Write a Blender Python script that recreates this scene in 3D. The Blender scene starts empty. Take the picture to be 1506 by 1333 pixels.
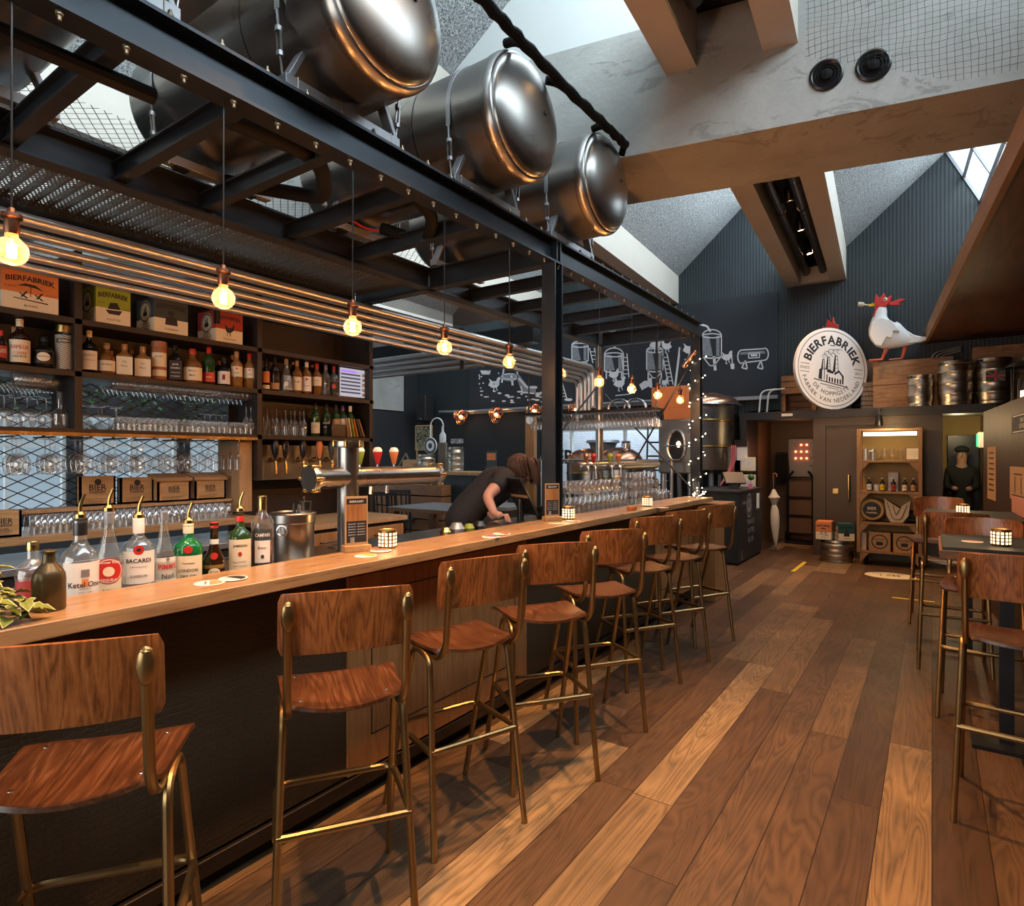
DAY_ROOF, DAY_LEFT, FILL_FRONT, WORLD, SPOT = 165, 16, 45, .7, 215
BULB_W, EXPO = 10.5, 1.62
import bpy, bmesh, math, random
from math import sin, cos, pi, radians, atan2, hypot
from mathutils import Vector, Matrix
RND = random.Random(7)
SC = bpy.context.scene
COL = SC.collection
# ------------------------------------------------------------------ camera model (used to survey the room)
F, CX, HY, HC = 890.0, 753.0, 671.0, 1.52
TH = math.atan2(618, F)
CS, SN = cos(TH), sin(TH)

def at(px, py, X=None, Y=None, Z=None, D=None):
    """3-D point seen at a photo pixel on a known plane of the room"""
    u = (px - CX) / F
    rx, ry, rz = CS * u - SN, SN * u + CS, (HY - py) / F
    if X is not None: d = X / rx
    elif Y is not None: d = Y / ry
    elif Z is not None: d = (Z - HC) / rz
    else: d = D
    return Vector((rx * d, ry * d, HC + rz * d))

def dep(p): return -SN * p[0] + CS * p[1]
def face_cam(p): return atan2(-p[1], -p[0]) + pi / 2

# ------------------------------------------------------------------ mesh builder
def fillet(pts, r, n=5):
    pts = [Vector(p) for p in pts]
    out = [pts[0]]
    for i in range(1, len(pts) - 1):
        a, b, c = pts[i - 1], pts[i], pts[i + 1]
        d1, d2 = (a - b), (c - b)
        l = min(r, d1.length * .49, d2.length * .49)
        p, q = b + d1.normalized() * l, b + d2.normalized() * l
        for k in range(n + 1):
            t = k / n
            out.append(p * (1 - t) ** 2 + b * 2 * t * (1 - t) + q * t * t)
    out.append(pts[-1])
    return out

_TXT = {}
def text_geo(txt, bold=0.0, spacing=1.0):
    k = (txt, bold, spacing)
    if k not in _TXT:
        cu = bpy.data.curves.new('t', 'FONT')
        cu.body = txt; cu.resolution_u = 2; cu.offset = bold; cu.space_character = spacing
        ob = bpy.data.objects.new('t', cu)
        me = bpy.data.meshes.new_from_object(ob)
        vs = [(v.co.x, v.co.y) for v in me.vertices]
        fs = [tuple(p.vertices) for p in me.polygons]
        bpy.data.objects.remove(ob); bpy.data.curves.remove(cu); bpy.data.meshes.remove(me)
        if vs:
            x0, x1 = min(v[0] for v in vs), max(v[0] for v in vs)
            y0, y1 = min(v[1] for v in vs), max(v[1] for v in vs)
            vs = [((x - (x0 + x1) / 2), (y - (y0 + y1) / 2)) for x, y in vs]
            _TXT[k] = (vs, fs, x1 - x0, y1 - y0)
        else: _TXT[k] = ([], [], 1, 1)
    return _TXT[k]

class MB:
    def __init__(s, mtx=None): s.v = []; s.f = []; s.m = []; s.mi = 0; s.x = mtx
    def add(s, vs, fs):
        b = len(s.v)
        if s.x is not None: vs = [s.x @ Vector(v) for v in vs]
        s.v += [tuple(v) for v in vs]
        s.f += [tuple(b + i for i in f) for f in fs]
        s.m += [s.mi] * len(fs)
        return s
    def box(s, c, d, rz=0, rx=0, ry=0):
        h = [x / 2 for x in d]
        vs = [Vector((x * h[0], y * h[1], z * h[2])) for x in (-1, 1) for y in (-1, 1) for z in (-1, 1)]
        if rz or rx or ry:
            m = Matrix.Rotation(rz, 3, 'Z') @ Matrix.Rotation(ry, 3, 'Y') @ Matrix.Rotation(rx, 3, 'X')
            vs = [m @ v for v in vs]
        c = Vector(c)
        return s.add([v + c for v in vs], [(0, 1, 3, 2), (4, 6, 7, 5), (0, 4, 5, 1), (2, 3, 7, 6), (0, 2, 6, 4), (1, 5, 7, 3)])
    def bb(s, lo, hi):
        return s.box([(a + b) / 2 for a, b in zip(lo, hi)], [abs(b - a) for a, b in zip(lo, hi)])
    def bar(s, a, b, w, h, up=(0, 0, 1)):
        """rectangular bar between two points"""
        a, b = Vector(a), Vector(b); t = (b - a).normalized(); up = Vector(up)
        if abs(t.dot(up)) > .98: up = Vector((0, 1, 0))
        x = t.cross(up).normalized(); y = x.cross(t)
        vs = []
        for p in (a, b):
            for i, j in ((-1, -1), (1, -1), (1, 1), (-1, 1)): vs.append(p + x * i * w / 2 + y * j * h / 2)
        return s.add(vs, [(0, 3, 2, 1), (4, 5, 6, 7), (0, 1, 5, 4), (1, 2, 6, 5), (2, 3, 7, 6), (3, 0, 4, 7)])
    def tube(s, pts, r, n=8, closed=False):
        pts = [Vector(p) for p in pts]; N = len(pts)
        rs = r if isinstance(r, (list, tuple)) else [r] * N
        T = []
        for i in range(N):
            a = pts[(i - 1) % N] if (closed or i > 0) else pts[i]
            b = pts[(i + 1) % N] if (closed or i < N - 1) else pts[i]
            d = b - a
            T.append(d.normalized() if d.length > 1e-9 else Vector((0, 0, 1)))
        up = Vector((0, 0, 1)) if abs(T[0].z) < .9 else Vector((1, 0, 0))
        x = T[0].cross(up).normalized()
        vs = []
        for i in range(N):
            x = (x - T[i] * x.dot(T[i])).normalized(); y = T[i].cross(x)
            for k in range(n):
                a = 2 * pi * k / n
                vs.append(pts[i] + (x * cos(a) + y * sin(a)) * rs[i])
        fs = []
        for i in range(N if closed else N - 1):
            j = (i + 1) % N
            for k in range(n):
                l = (k + 1) % n
                fs.append((i * n + k, i * n + l, j * n + l, j * n + k))
        if not closed:
            fs.append(tuple(range(n - 1, -1, -1))); fs.append(tuple((N - 1) * n + k for k in range(n)))
        return s.add(vs, fs)
    def cyl(s, a, b, r, r2=None, n=16):
        return s.tube([a, b], [r, r if r2 is None else r2], n)
    def lathe(s, prof, o=(0, 0, 0), n=24, sq=0, axis=None, a0=0, a1=2 * pi, sy=1.0):
        """revolve (r,z) profile; sq = superellipse power for squarish bottles"""
        o = Vector(o); full = abs(a1 - a0 - 2 * pi) < 1e-6
        m = n if full else n + 1
        rot = Vector((0, 0, 1)).rotation_difference(Vector(axis)).to_matrix() if axis is not None else None
        vs = []; fs = []
        for r, z in prof:
            for k in range(m):
                a = a0 + (a1 - a0) * k / n
                q = 1.0
                if sq: q = 1 / (abs(cos(a)) ** sq + abs(sin(a)) ** sq) ** (1 / sq)
                v = Vector((r * q * cos(a), r * q * sin(a) * sy, z))
                vs.append(o + (rot @ v if rot else v))
        for i in range(len(prof) - 1):
            for k in range(m if full else n):
                l = (k + 1) % m
                A, B, C, D = i * m + k, i * m + l, (i + 1) * m + l, (i + 1) * m + k
                if prof[i][0] < 1e-6: fs.append((A, C, D))
                elif prof[i + 1][0] < 1e-6: fs.append((A, B, C))
                else: fs.append((A, B, C, D))
        return s.add(vs, fs)
    def sphere(s, c, r, n=12, m=8, sc=(1, 1, 1)):
        vs, fs = [], []
        for i in range(m + 1):
            t = pi * i / m
            for k in range(n):
                a = 2 * pi * k / n
                vs.append((c[0] + r * sc[0] * sin(t) * cos(a), c[1] + r * sc[1] * sin(t) * sin(a), c[2] + r * sc[2] * cos(t)))
        for i in range(m):
            for k in range(n):
                l = (k + 1) % n
                fs.append((i * n + k, (i + 1) * n + k, (i + 1) * n + l, i * n + l))
        return s.add(vs, fs)
    def prism(s, poly, f0, f1):
        """extrude a 2-D polygon; f0/f1 map (x,y) to 3-D for both caps"""
        n = len(poly)
        vs = [f0(*p) for p in poly] + [f1(*p) for p in poly]
        fs = [tuple(range(n)), tuple(range(2 * n - 1, n - 1, -1))]
        for i in range(n):
            j = (i + 1) % n
            fs.append((i, n + i, n + j, j))
        return s.add(vs, fs)
    def quad(s, *p): return s.add(p, [tuple(range(len(p)))])
    def sheet(s, fn, nu, nv, th):
        """closed shell from a surface fn(u,v)->(point) with thickness along -normal"""
        P = [[Vector(fn(i / nu, j / nv)) for j in range(nv + 1)] for i in range(nu + 1)]
        Nn = [[None] * (nv + 1) for _ in range(nu + 1)]
        for i in range(nu + 1):
            for j in range(nv + 1):
                a = P[min(i + 1, nu)][j] - P[max(i - 1, 0)][j]
                b = P[i][min(j + 1, nv)] - P[i][max(j - 1, 0)]
                Nn[i][j] = a.cross(b).normalized()
        w = nv + 1; K = (nu + 1) * w
        vs = [P[i][j] for i in range(nu + 1) for j in range(w)] + [P[i][j] - Nn[i][j] * th for i in range(nu + 1) for j in range(w)]
        fs = []
        for i in range(nu):
            for j in range(nv):
                a, b, c, d = i * w + j, (i + 1) * w + j, (i + 1) * w + j + 1, i * w + j + 1
                fs.append((a, b, c, d)); fs.append((K + d, K + c, K + b, K + a))
        for i in range(nu):
            for j, fl in ((0, 1), (nv, 0)):
                a, b = i * w + j, (i + 1) * w + j
                fs.append((a, K + a, K + b, b) if fl else (b, K + b, K + a, a))
        for j in range(nv):
            for i, fl in ((0, 0), (nu, 1)):
                a, b = i * w + j, i * w + j + 1
                fs.append((a, K + a, K + b, b) if fl else (b, K + b, K + a, a))
        return s.add(vs, fs)
    def text(s, txt, h, fn, bold=0.0, maxw=None, spacing=1.0):
        """letters mapped through fn(x,y)->3-D; h = cap height; shrinks to maxw"""
        vs, fs, w, hh = text_geo(txt, bold, spacing)
        if not vs: return s
        k = h / hh; kx = k
        if maxw and w * k > maxw: kx = maxw / w
        return s.add([fn(x * kx, y * k) for x, y in vs], fs)
    def build(s, name, mat, parent=None, smooth=35, bevel=0, seg=2, loc=None, weld=False):
        me = bpy.data.meshes.new(name)
        me.from_pydata(s.v, [], s.f)
        mats = mat if isinstance(mat, (list, tuple)) else [mat]
        for m in mats: me.materials.append(m)
        if len(mats) > 1:
            for p, i in zip(me.polygons, s.m): p.material_index = i
        if weld:
            bm = bmesh.new(); bm.from_mesh(me); bmesh.ops.remove_doubles(bm, verts=bm.verts, dist=1e-5); bm.to_mesh(me); bm.free()
        if smooth:
            me.shade_smooth(); me.set_sharp_from_angle(angle=radians(smooth))
        o = bpy.data.objects.new(name, me); COL.objects.link(o)
        if parent is not None: o.parent = parent
        if loc is not None: o.location = loc
        if bevel:
            b = o.modifiers.new('bevel', 'BEVEL'); b.width = bevel; b.segments = seg; b.limit_method = 'ANGLE'; b.angle_limit = radians(50)
        return o

# ------------------------------------------------------------------ naming / tagging
def tag(o, label=None, cat=None, group=None, kind=None):
    if label: o['label'] = label
    if cat: o['category'] = cat
    if group: o['group'] = group
    if kind: o['kind'] = kind
    return o
def thing(name, label, cat, loc=(0, 0, 0), rz=0, group=None, kind=None):
    o = bpy.data.objects.new(name, None); COL.objects.link(o)
    o.empty_display_size = .05
    o.location = loc; o.rotation_euler = (0, 0, rz)
    return tag(o, label, cat, group, kind)
def one(name, mb, mat, label, cat, group=None, loc=None, rz=0, kind=None, **k):
    o = mb.build(name, mat, **k)
    if loc is not None: o.location = loc
    o.rotation_euler = (0, 0, rz)
    return tag(o, label, cat, group, kind)
def struct(name, mb, mat, parent=None, **k):
    o = mb.build(name, mat, parent, **k)
    if parent is None: o['kind'] = 'structure'
    return o
def kids(o): return list(o.children)
def dup(root, loc, rz=None, label=None, group=None, rot=None, scale=None):
    def cp(o, par):
        c = o.copy(); COL.objects.link(c)
        if par is not None: c.parent = par
        for ch in KIDS.get(o.name, ()): cp(ch, c)
        return c
    KIDS = {}
    def scan(o):
        KIDS[o.name] = kids(o)
        for ch in KIDS[o.name]: scan(ch)
    scan(root)
    r = cp(root, None)
    r.location = loc
    if rz is not None: r.rotation_euler = (0, 0, rz)
    if rot is not None: r.rotation_euler = rot
    if scale is not None: r.scale = (scale,) * 3 if isinstance(scale, (int, float)) else scale
    if label: r['label'] = label
    if group: r['group'] = group
    return r

# ------------------------------------------------------------------ materials
class NT:
    def __init__(s, name):
        s.m = bpy.data.materials.new(name); s.m.use_nodes = True; s.t = s.m.node_tree; s.t.nodes.clear()
        s.out = s.t.nodes.new('ShaderNodeOutputMaterial')
    def n(s, ty, ins=None, **props):
        d = s.t.nodes.new('ShaderNode' + ty)
        for k, v in props.items(): setattr(d, k, v)
        for k, v in (ins or {}).items():
            i = d.inputs[k]
            if hasattr(v, 'links') or isinstance(v, bpy.types.NodeSocket): s.t.links.new(v, i)
            else: i.default_value = v
        return d
    def math(s, op, a, b=0.0, c=None):
        d = s.n('Math', operation=op)
        for i, v in enumerate((a, b) if c is None else (a, b, c)):
            if isinstance(v, bpy.types.NodeSocket): s.t.links.new(v, d.inputs[i])
            else: d.inputs[i].default_value = v
        return d.outputs[0]
    def mix(s, f, a, b, mode='MIX'):
        d = s.n('Mix', data_type='RGBA', blend_type=mode)
        for k, v in ((0, f), (6, a), (7, b)):
            if isinstance(v, bpy.types.NodeSocket): s.t.links.new(v, d.inputs[k])
            elif k == 0: d.inputs[k].default_value = v
            else: d.inputs[k].default_value = (*v[:3], 1)
        return d.outputs[2]
    def ramp(s, f, stops):
        d = s.n('ValToRGB', {'Fac': f}); e = d.color_ramp.elements
        while len(e) < len(stops): e.new(.5)
        for i, (p, c) in enumerate(stops):
            e[i].position = p; e[i].color = (*c[:3], 1) if hasattr(c, '__len__') else (c, c, c, 1)
        return d.outputs[0]
    def coord(s, scale=(1, 1, 1), jitter=True, kind='Object', rot=(0, 0, 0)):
        tc = s.n('TexCoord').outputs[kind]
        mp = s.n('Mapping', {'Vector': tc, 'Scale': scale, 'Rotation': rot})
        if jitter:
            oi = s.n('ObjectInfo').outputs['Random']
            mul = s.math('MULTIPLY', oi, 37.0)
            cb = s.n('CombineXYZ', {0: mul, 1: mul, 2: mul})
            ad = s.n('VectorMath', {0: mp.outputs[0], 1: cb.outputs[0]}, operation='ADD')
            return ad.outputs[0]
        return mp.outputs[0]
    def noise(s, vec, scale, detail=3, rough=.55, dist=0.0):
        return s.n('TexNoise', {'Vector': vec, 'Scale': scale, 'Detail': detail, 'Roughness': rough, 'Distortion': dist}).outputs[0]
    def bump(s, h, strength=.2, dist=.01):
        return s.n('Bump', {'Height': h, 'Strength': strength, 'Distance': dist}).outputs[0]
    def bsdf(s, col, rough=.5, metal=0.0, normal=None, **k):
        b = s.n('BsdfPrincipled')
        def put(i, v):
            if isinstance(v, bpy.types.NodeSocket): s.t.links.new(v, b.inputs[i])
            elif hasattr(v, '__len__'): b.inputs[i].default_value = (*v[:3], 1)
            else: b.inputs[i].default_value = v
        put('Base Color', col); put('Roughness', rough); put('Metallic', metal)
        if normal is not None: put('Normal', normal)
        for i, v in k.items(): put(i.replace('_', ' '), v)
        return b.outputs[0]
    def done(s, sh): s.t.links.new(sh, s.out.inputs[0]); return s.m

def plain(name, col, rough=.5, metal=0.0, var=.12, scale=12, bump=0.0, **k):
    t = NT(name); v = t.coord()
    n = t.noise(v, scale, 4)
    c = t.mix(n, [x * (1 - var) for x in col], [min(1, x * (1 + var)) for x in col])
    nm = t.bump(n, bump, .01) if bump else None
    r = t.math('ADD', t.math('MULTIPLY', n, .16), rough - .08)
    return t.done(t.bsdf(c, r, metal, nm, **k))
def wood(name, c1, c2, c3=None, axis='Y', scale=1.0, rough=.45, ring=1.0, bump=.12, contrast=.5, coat=0.0):
    """dark c1, light c2; grain runs along axis"""
    t = NT(name)
    sc = {'X': (.12, 1, 1), 'Y': (1, .12, 1), 'Z': (1, 1, .12)}[axis]
    v = t.coord([x * scale for x in sc])
    big = t.noise(v, 5, 2, .5, .6)
    rings = t.math('FRACT', t.math('MULTIPLY', big, 9 * ring))
    rings = t.math('ABSOLUTE', t.math('SUBTRACT', rings, .5))
    fib = t.noise(t.coord([x * scale * (.5 if x < 1 else 1) for x in sc]), 70, 4, .65)
    f = t.math('ADD', t.math('MULTIPLY', rings, contrast), t.math('MULTIPLY', fib, 1 - contrast * .5))
    c = t.ramp(f, [(.22, c1), (.75, c2)] if c3 is None else [(.2, c1), (.55, c2), (.85, c3)])
    blot = t.noise(t.coord((1, 1, 1)), 3.0 * scale, 3)
    c = t.mix(t.math('MULTIPLY', blot, .55), c, [x * .45 for x in c1])
    nm = t.bump(fib, bump, .004)
    r = t.math('ADD', t.math('MULTIPLY', fib, .2), rough - .1)
    return t.done(t.bsdf(c, r, 0, nm, Coat_Weight=coat, Coat_Roughness=.2))
def glass(name, tint=(1, 1, 1), gloss=.08, edge=.75, rough=.03, body=0.0):
    """thin clear glass: see-through face-on, reflective at grazing angles"""
    t = NT(name)
    lw = t.n('LayerWeight', {'Blend': .35}).outputs['Facing']
    n = t.noise(t.coord(), 20)
    f = t.math('ADD', t.math('MULTIPLY', t.math('POWER', lw, 2.2), edge), t.math('ADD', t.math('MULTIPLY', n, .03), gloss - .015))
    tr = t.n('BsdfTransparent', {'Color': (*tint, 1)}).outputs[0]
    gl = t.n('BsdfGlossy', {'Color': (.95, .95, .95, 1), 'Roughness': rough}).outputs[0]
    if body:
        df = t.n('BsdfDiffuse', {'Color': (*tint, 1)}).outputs[0]
        tr = t.n('MixShader', {0: body, 1: tr, 2: df}).outputs[0]
    return t.done(t.n('MixShader', {0: f, 1: tr, 2: gl}).outputs[0])
def emit(name, col, strength, var=.0):
    t = NT(name)
    e = t.n('Emission', {'Color': (*col, 1), 'Strength': strength})
    return t.done(e.outputs[0])
def lattice(name, sx, sy, wire, col, metal=.6, rough=.5, axes=(0, 1), kind='Object', diamond=True, off=0):
    """expanded metal / netting: see-through cells between thin strands"""
    t = NT(name)
    tc = t.n('TexCoord').outputs[kind]
    sp = t.n('SeparateXYZ', {0: tc})
    a = t.math('DIVIDE', sp.outputs[axes[0]], sx); b = t.math('DIVIDE', sp.outputs[axes[1]], sy)
    if diamond: a, b = t.math('ADD', a, b), t.math('SUBTRACT', a, b)
    if off:
        w = t.noise(tc, 3.5, 2); w2 = t.noise(tc, 2.2, 2)
        a = t.math('ADD', a, t.math('MULTIPLY', w, off)); b = t.math('ADD', b, t.math('MULTIPLY', w2, off))
    da = t.math('ABSOLUTE', t.math('SUBTRACT', t.math('FRACT', a), .5))
    db = t.math('ABSOLUTE', t.math('SUBTRACT', t.math('FRACT', b), .5))
    m = t.math('LESS_THAN', t.math('MINIMUM', da, db), wire)
    tr = t.n('BsdfTransparent').outputs[0]
    bs = t.bsdf(col, rough, metal)
    return t.done(t.n('MixShader', {0: m, 1: tr, 2: bs}).outputs[0])

M = {}
M['black_steel'] = plain('black steel', (.034, .04, .047), .4, .75, .4, 6, .03)
M['black_paint'] = plain('black paint', (.012, .012, .013), .5, 0, .3)
M['black_matt'] = plain('matt black', (.008, .008, .009), .8, 0, .3)
M['black_plastic'] = plain('black plastic', (.01, .01, .011), .3, 0, .2)
M['rubber'] = plain('black rubber', (.006, .006, .006), .75, 0, .4, 40, .2, Specular_IOR_Level=.15)
M['brass'] = plain('aged brass tube', (.33, .22, .095), .33, .95, .3, 9)
M['gold'] = plain('brass fitting', (.55, .36, .13), .25, 1, .15)
M['tube_metal'] = plain('satin tube steel', (.68, .68, .68), .36, 1, .05)
M['bolt_metal'] = plain('dull zinc', (.3, .25, .17), .4, .9, .1)
M['chrome'] = plain('chrome', (.6, .6, .61), .26, 1, .08)
M['galv'] = plain('galvanised steel', (.42, .43, .45), .4, .85, .15, 8)
M['zinc'] = plain('grey painted steel', (.3, .31, .33), .42, .6, .15, 8)
M['copper'] = plain('copper', (.5, .24, .15), .28, 1, .2, 5)
M['white'] = plain('white paint', (.7, .7, .69), .5, 0, .05)
M['offwhite'] = plain('cream label paper', (.72, .64, .47), .6, 0, .06)
M['paper'] = plain('white label paper', (.75, .73, .68), .6, 0, .05)
M['kraft'] = plain('kraft paper', (.42, .25, .12), .7, 0, .1)
M['ink'] = plain('black ink', (.012, .012, .014), .6, 0, .1)
M['chalk'] = plain('white chalk', (.6, .6, .62), .9, 0, .25, 60)
M['red'] = plain('red enamel', (.5, .025, .02), .35, 0, .1)
M['orange'] = plain('orange card', (.62, .2, .06), .55, 0, .1)
M['green'] = plain('lime card', (.27, .34, .03), .55, 0, .1)
M['slate'] = plain('dark slate card', (.035, .05, .055), .55, 0, .1)
M['crimson'] = plain('crimson card', (.36, .03, .025), .55, 0, .1)
M['tealcard'] = plain('dark teal card', (.012, .075, .075), .55, 0, .1)
M['skin'] = plain('skin', (.5, .27, .19), .5, 0, .08, 20)
M['cloth_black'] = plain('black cotton', (.013, .013, .015), .85, 0, .3, 60, .3)
M['hair'] = plain('brown hair', (.06, .032, .02), .6, 0, .4, 80, .5)
M['yellow'] = plain('yellow tape', (.65, .47, .03), .5, 0, .1)
M['fabric'] = plain('beige cloth', (.55, .47, .36), .8, 0, .12, 20, .2)
M['stone'] = plain('black stoneware', (.09, .066, .03), .3, .6, .3, 5)

def mk_stainless():
    t = NT('brushed stainless')
    n = t.noise(t.coord((1, 1, 1)), 4, 1, .4)
    n2 = t.noise(t.coord((1, 1, 1)), 2.5, 3)
    c = t.mix(n2, (.27, .255, .235), (.37, .36, .345))
    r = t.math('ADD', t.math('MULTIPLY', n, .1), .24)
    return t.done(t.bsdf(c, r, 1.0))
M['stainless'] = mk_stainless()
def mk_keg():
    t = NT('worn keg steel')
    n2 = t.noise(t.coord(), 6, 4)
    c = t.mix(n2, (.3, .27, .22), (.55, .5, .43))
    return t.done(t.bsdf(c, t.math('ADD', t.math('MULTIPLY', n2, .25), .2), 1.0, t.bump(n2, .12, .01)))
M['keg'] = mk_keg()
M['glass'] = glass('clear glass', (.97, .98, .98), .07, .8)
M['glassware'] = glass('bar glassware', (.95, .93, .91), .12, .95, .05, .03)
M['pane'] = glass('window pane', (.93, .97, 1.0), .04, .5)
def mk_bulb():
    t = NT('amber bulb glass'); n = t.noise(t.coord(), 30)
    lw = t.n('LayerWeight', {'Blend': .4}).outputs['Facing']
    tr = t.n('BsdfTransparent', {'Color': (1, .74, .5, 1)}).outputs[0]
    tl = t.n('BsdfTranslucent', {'Color': (1, .62, .4, 1)}).outputs[0]
    gl = t.n('BsdfGlossy', {'Color': (1, .9, .8, 1), 'Roughness': .05}).outputs[0]
    f = t.math('ADD', t.math('MULTIPLY', lw, .06), t.math('MULTIPLY', n, .02))
    a = t.n('MixShader', {0: f, 1: tr, 2: tl}).outputs[0]
    return t.done(t.n('MixShader', {0: .08, 1: a, 2: gl}).outputs[0])
M['bulb_glass'] = mk_bulb()
M['clear_bottle'] = glass('clear bottle glass', (.9, .92, .9), .1, .8, .03, .06)
M['gold_spirit'] = glass('amber spirit', (.85, .5, .14), .08, .6, .04, .25)
def tinted(name, col, rough=.06):
    t = NT(name); n = t.noise(t.coord(), 8)
    c = t.mix(n, [x * .8 for x in col], col)
    return t.done(t.bsdf(c, rough, 0, None, Transmission_Weight=.55, IOR=1.4, Coat_Weight=.5))
M['green_glass'] = tinted('green bottle glass', (.02, .34, .09))
M['dark_green_glass'] = tinted('dark green bottle glass', (.05, .13, .03))
M['brown_glass'] = tinted('dark brown glass', (.05, .022, .01))
M['dark_glass'] = tinted('smoky black glass', (.02, .02, .024))
M['red_liquid'] = tinted('red aperitif', (.5, .02, .03))
M['amber_glass'] = tinted('whisky amber', (.45, .2, .04))

M['counter_wood'] = wood('honey oak worktop', (.25, .125, .05), (.47, .28, .13), (.58, .38, .2), 'Y', 1.2, .3, .8, .1, .35, .25)
M['stool_wood'] = wood('stained beech ply', (.085, .024, .006), (.42, .138, .036), (.6, .235, .072), 'Z', 2.4, .33, 1.3, .08, .55, .3)
M['seat_wood'] = wood('worn stained seat ply', (.03, .01, .005), (.115, .04, .014), (.25, .11, .05), 'Y', 2.0, .36, 1.0, .08, .5, .3)
M['oak_panel'] = wood('oak veneer panel', (.22, .085, .025), (.44, .2, .07), (.52, .27, .1), 'Z', 1.3, .45, .6, .1, .35)
M['pale_oak'] = wood('pale oak', (.3, .15, .06), (.52, .31, .14), (.62, .4, .2), 'Z', 1.3, .5, .6, .1, .35)
M['dark_wood'] = wood('near-black stained wood', (.008, .005, .004), (.028, .016, .01), None, 'Y', 1.5, .5, 1, .15)
M['brown_wall'] = wood('dark brown veneer', (.02, .008, .004), (.06, .027, .014), None, 'Z', 1.0, .45, .7, .05)
M['crate_wood'] = wood('old crate boards', (.14, .065, .025), (.38, .2, .09), (.5, .3, .15), 'X', 2.0, .65, 1, .25)
M['pine'] = wood('printed pine box', (.3, .16, .06), (.5, .3, .13), (.6, .4, .2), 'Y', 2.0, .55, .7, .1, .35)
M['soffit'] = wood('red-brown plywood', (.045, .014, .006), (.15, .045, .014), (.22, .075, .025), 'Y', .7, .5, .8, .08, .5)
M['fascia'] = wood('raw ply edge', (.25, .12, .05), (.42, .24, .11), None, 'Y', 1.0, .6, .5, .1)
M['table_wood'] = wood('solid table wood', (.16, .06, .02), (.34, .15, .055), None, 'Y', 1.4, .45, .8, .1)
M['grey_wood'] = wood('grey pallet wood', (.1, .08, .06), (.26, .21, .16), None, 'Z', 2.0, .75, 1, .3)

def mk_floor():
    t = NT('oak plank floor')
    tc = t.n('TexCoord').outputs['Object']; sp = t.n('SeparateXYZ', {0: tc})
    W, L = .185, 2.1
    fx = t.math('DIVIDE', sp.outputs[0], W); ix = t.math('FLOOR', fx)
    rx = t.n('TexWhiteNoise', {'W': ix}, noise_dimensions='1D').outputs['Value']
    fy = t.math('ADD', t.math('DIVIDE', sp.outputs[1], L), t.math('MULTIPLY', rx, 7.3)); iy = t.math('FLOOR', fy)
    idv = t.n('CombineXYZ', {0: ix, 1: iy})
    rnd = t.n('TexWhiteNoise', {'Vector': idv.outputs[0]}, noise_dimensions='2D')
    r = rnd.outputs['Value']
    off = t.n('VectorMath', {0: rnd.outputs['Color'], 1: (31, 47, 9)}, operation='MULTIPLY').outputs[0]
    v = t.n('VectorMath', {0: tc, 1: off}, operation='ADD').outputs[0]
    g = t.n('Mapping', {'Vector': v, 'Scale': (1, .11, 1)}).outputs[0]
    g2 = t.n('Mapping', {'Vector': v, 'Scale': (1, .05, 1)}).outputs[0]
    big = t.noise(g, 6.5, 2, .5, .8)
    rings = t.math('ABSOLUTE', t.math('SUBTRACT', t.math('FRACT', t.math('MULTIPLY', big, 15)), .5))
    fib = t.noise(g2, 95, 4, .7)
    base = t.ramp(r, [(0, (.075, .038, .02)), (.4, (.12, .064, .033)), (.68, (.16, .09, .046)), (.8, (.21, .122, .06)), (.88, (.3, .185, .09)), (1, (.4, .265, .135))])
    ln = t.ramp(t.math('ADD', t.math('MULTIPLY', rings, .9), t.math('MULTIPLY', fib, .7)), [(.25, .45), (.5, .85), (.8, 1.15)])
    c = t.mix(1.0, base, ln, 'MULTIPLY')
    dirt = t.noise(tc, 1.3, 4, .6)
    c = t.mix(t.math('MULTIPLY', t.math('SUBTRACT', dirt, .3), 1.5), c, (.04, .028, .021))
    ex = t.math('ABSOLUTE', t.math('SUBTRACT', t.math('FRACT', fx), .5)); ey = t.math('ABSOLUTE', t.math('SUBTRACT', t.math('FRACT', fy), .5))
    gap = t.math('MAXIMUM', t.math('GREATER_THAN', ex, .489), t.math('GREATER_THAN', ey, .499))
    c = t.mix(gap, c, (.018, .009, .005))
    h = t.math('SUBTRACT', t.math('MULTIPLY', fib, .25), gap)
    ro = t.math('ADD', t.math('MULTIPLY', fib, .25), .22)
    ro = t.math('ADD', ro, t.math('MULTIPLY', dirt, .15))
    return t.done(t.bsdf(c, ro, 0, t.bump(h, .25, .004), Specular_IOR_Level=.4))
M['floor'] = mk_floor()
def mk_concrete(name, a, b, scale=1.2):
    t = NT(name); v = t.coord(jitter=False)
    n = t.noise(v, scale, 6, .62, .4); n2 = t.noise(v, 30, 4)
    tr = t.noise(t.coord((1, 1, 2.5), jitter=False), 2.2, 5, .7, 1.5)
    c = t.ramp(n, [(.3, a), (.7, b)])
    c = t.mix(t.ramp(tr, [(.58, 0), (.63, .55)]), c, [x * .62 for x in a])
    c = t.mix(t.math('MULTIPLY', n2, .25), c, [x * .5 for x in a])
    return t.done(t.bsdf(c, .75, 0, t.bump(t.math('ADD', n2, tr), .25, .01)))
M['concrete'] = mk_concrete('trowelled plaster', (.27, .27, .25), (.42, .42, .395))
M['beige'] = plain('beige painted steel', (.47, .43, .37), .6, 0, .1, 3)
M['palepaint'] = plain('pale grey board', (.5, .52, .51), .6, 0, .05, 2)
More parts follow.
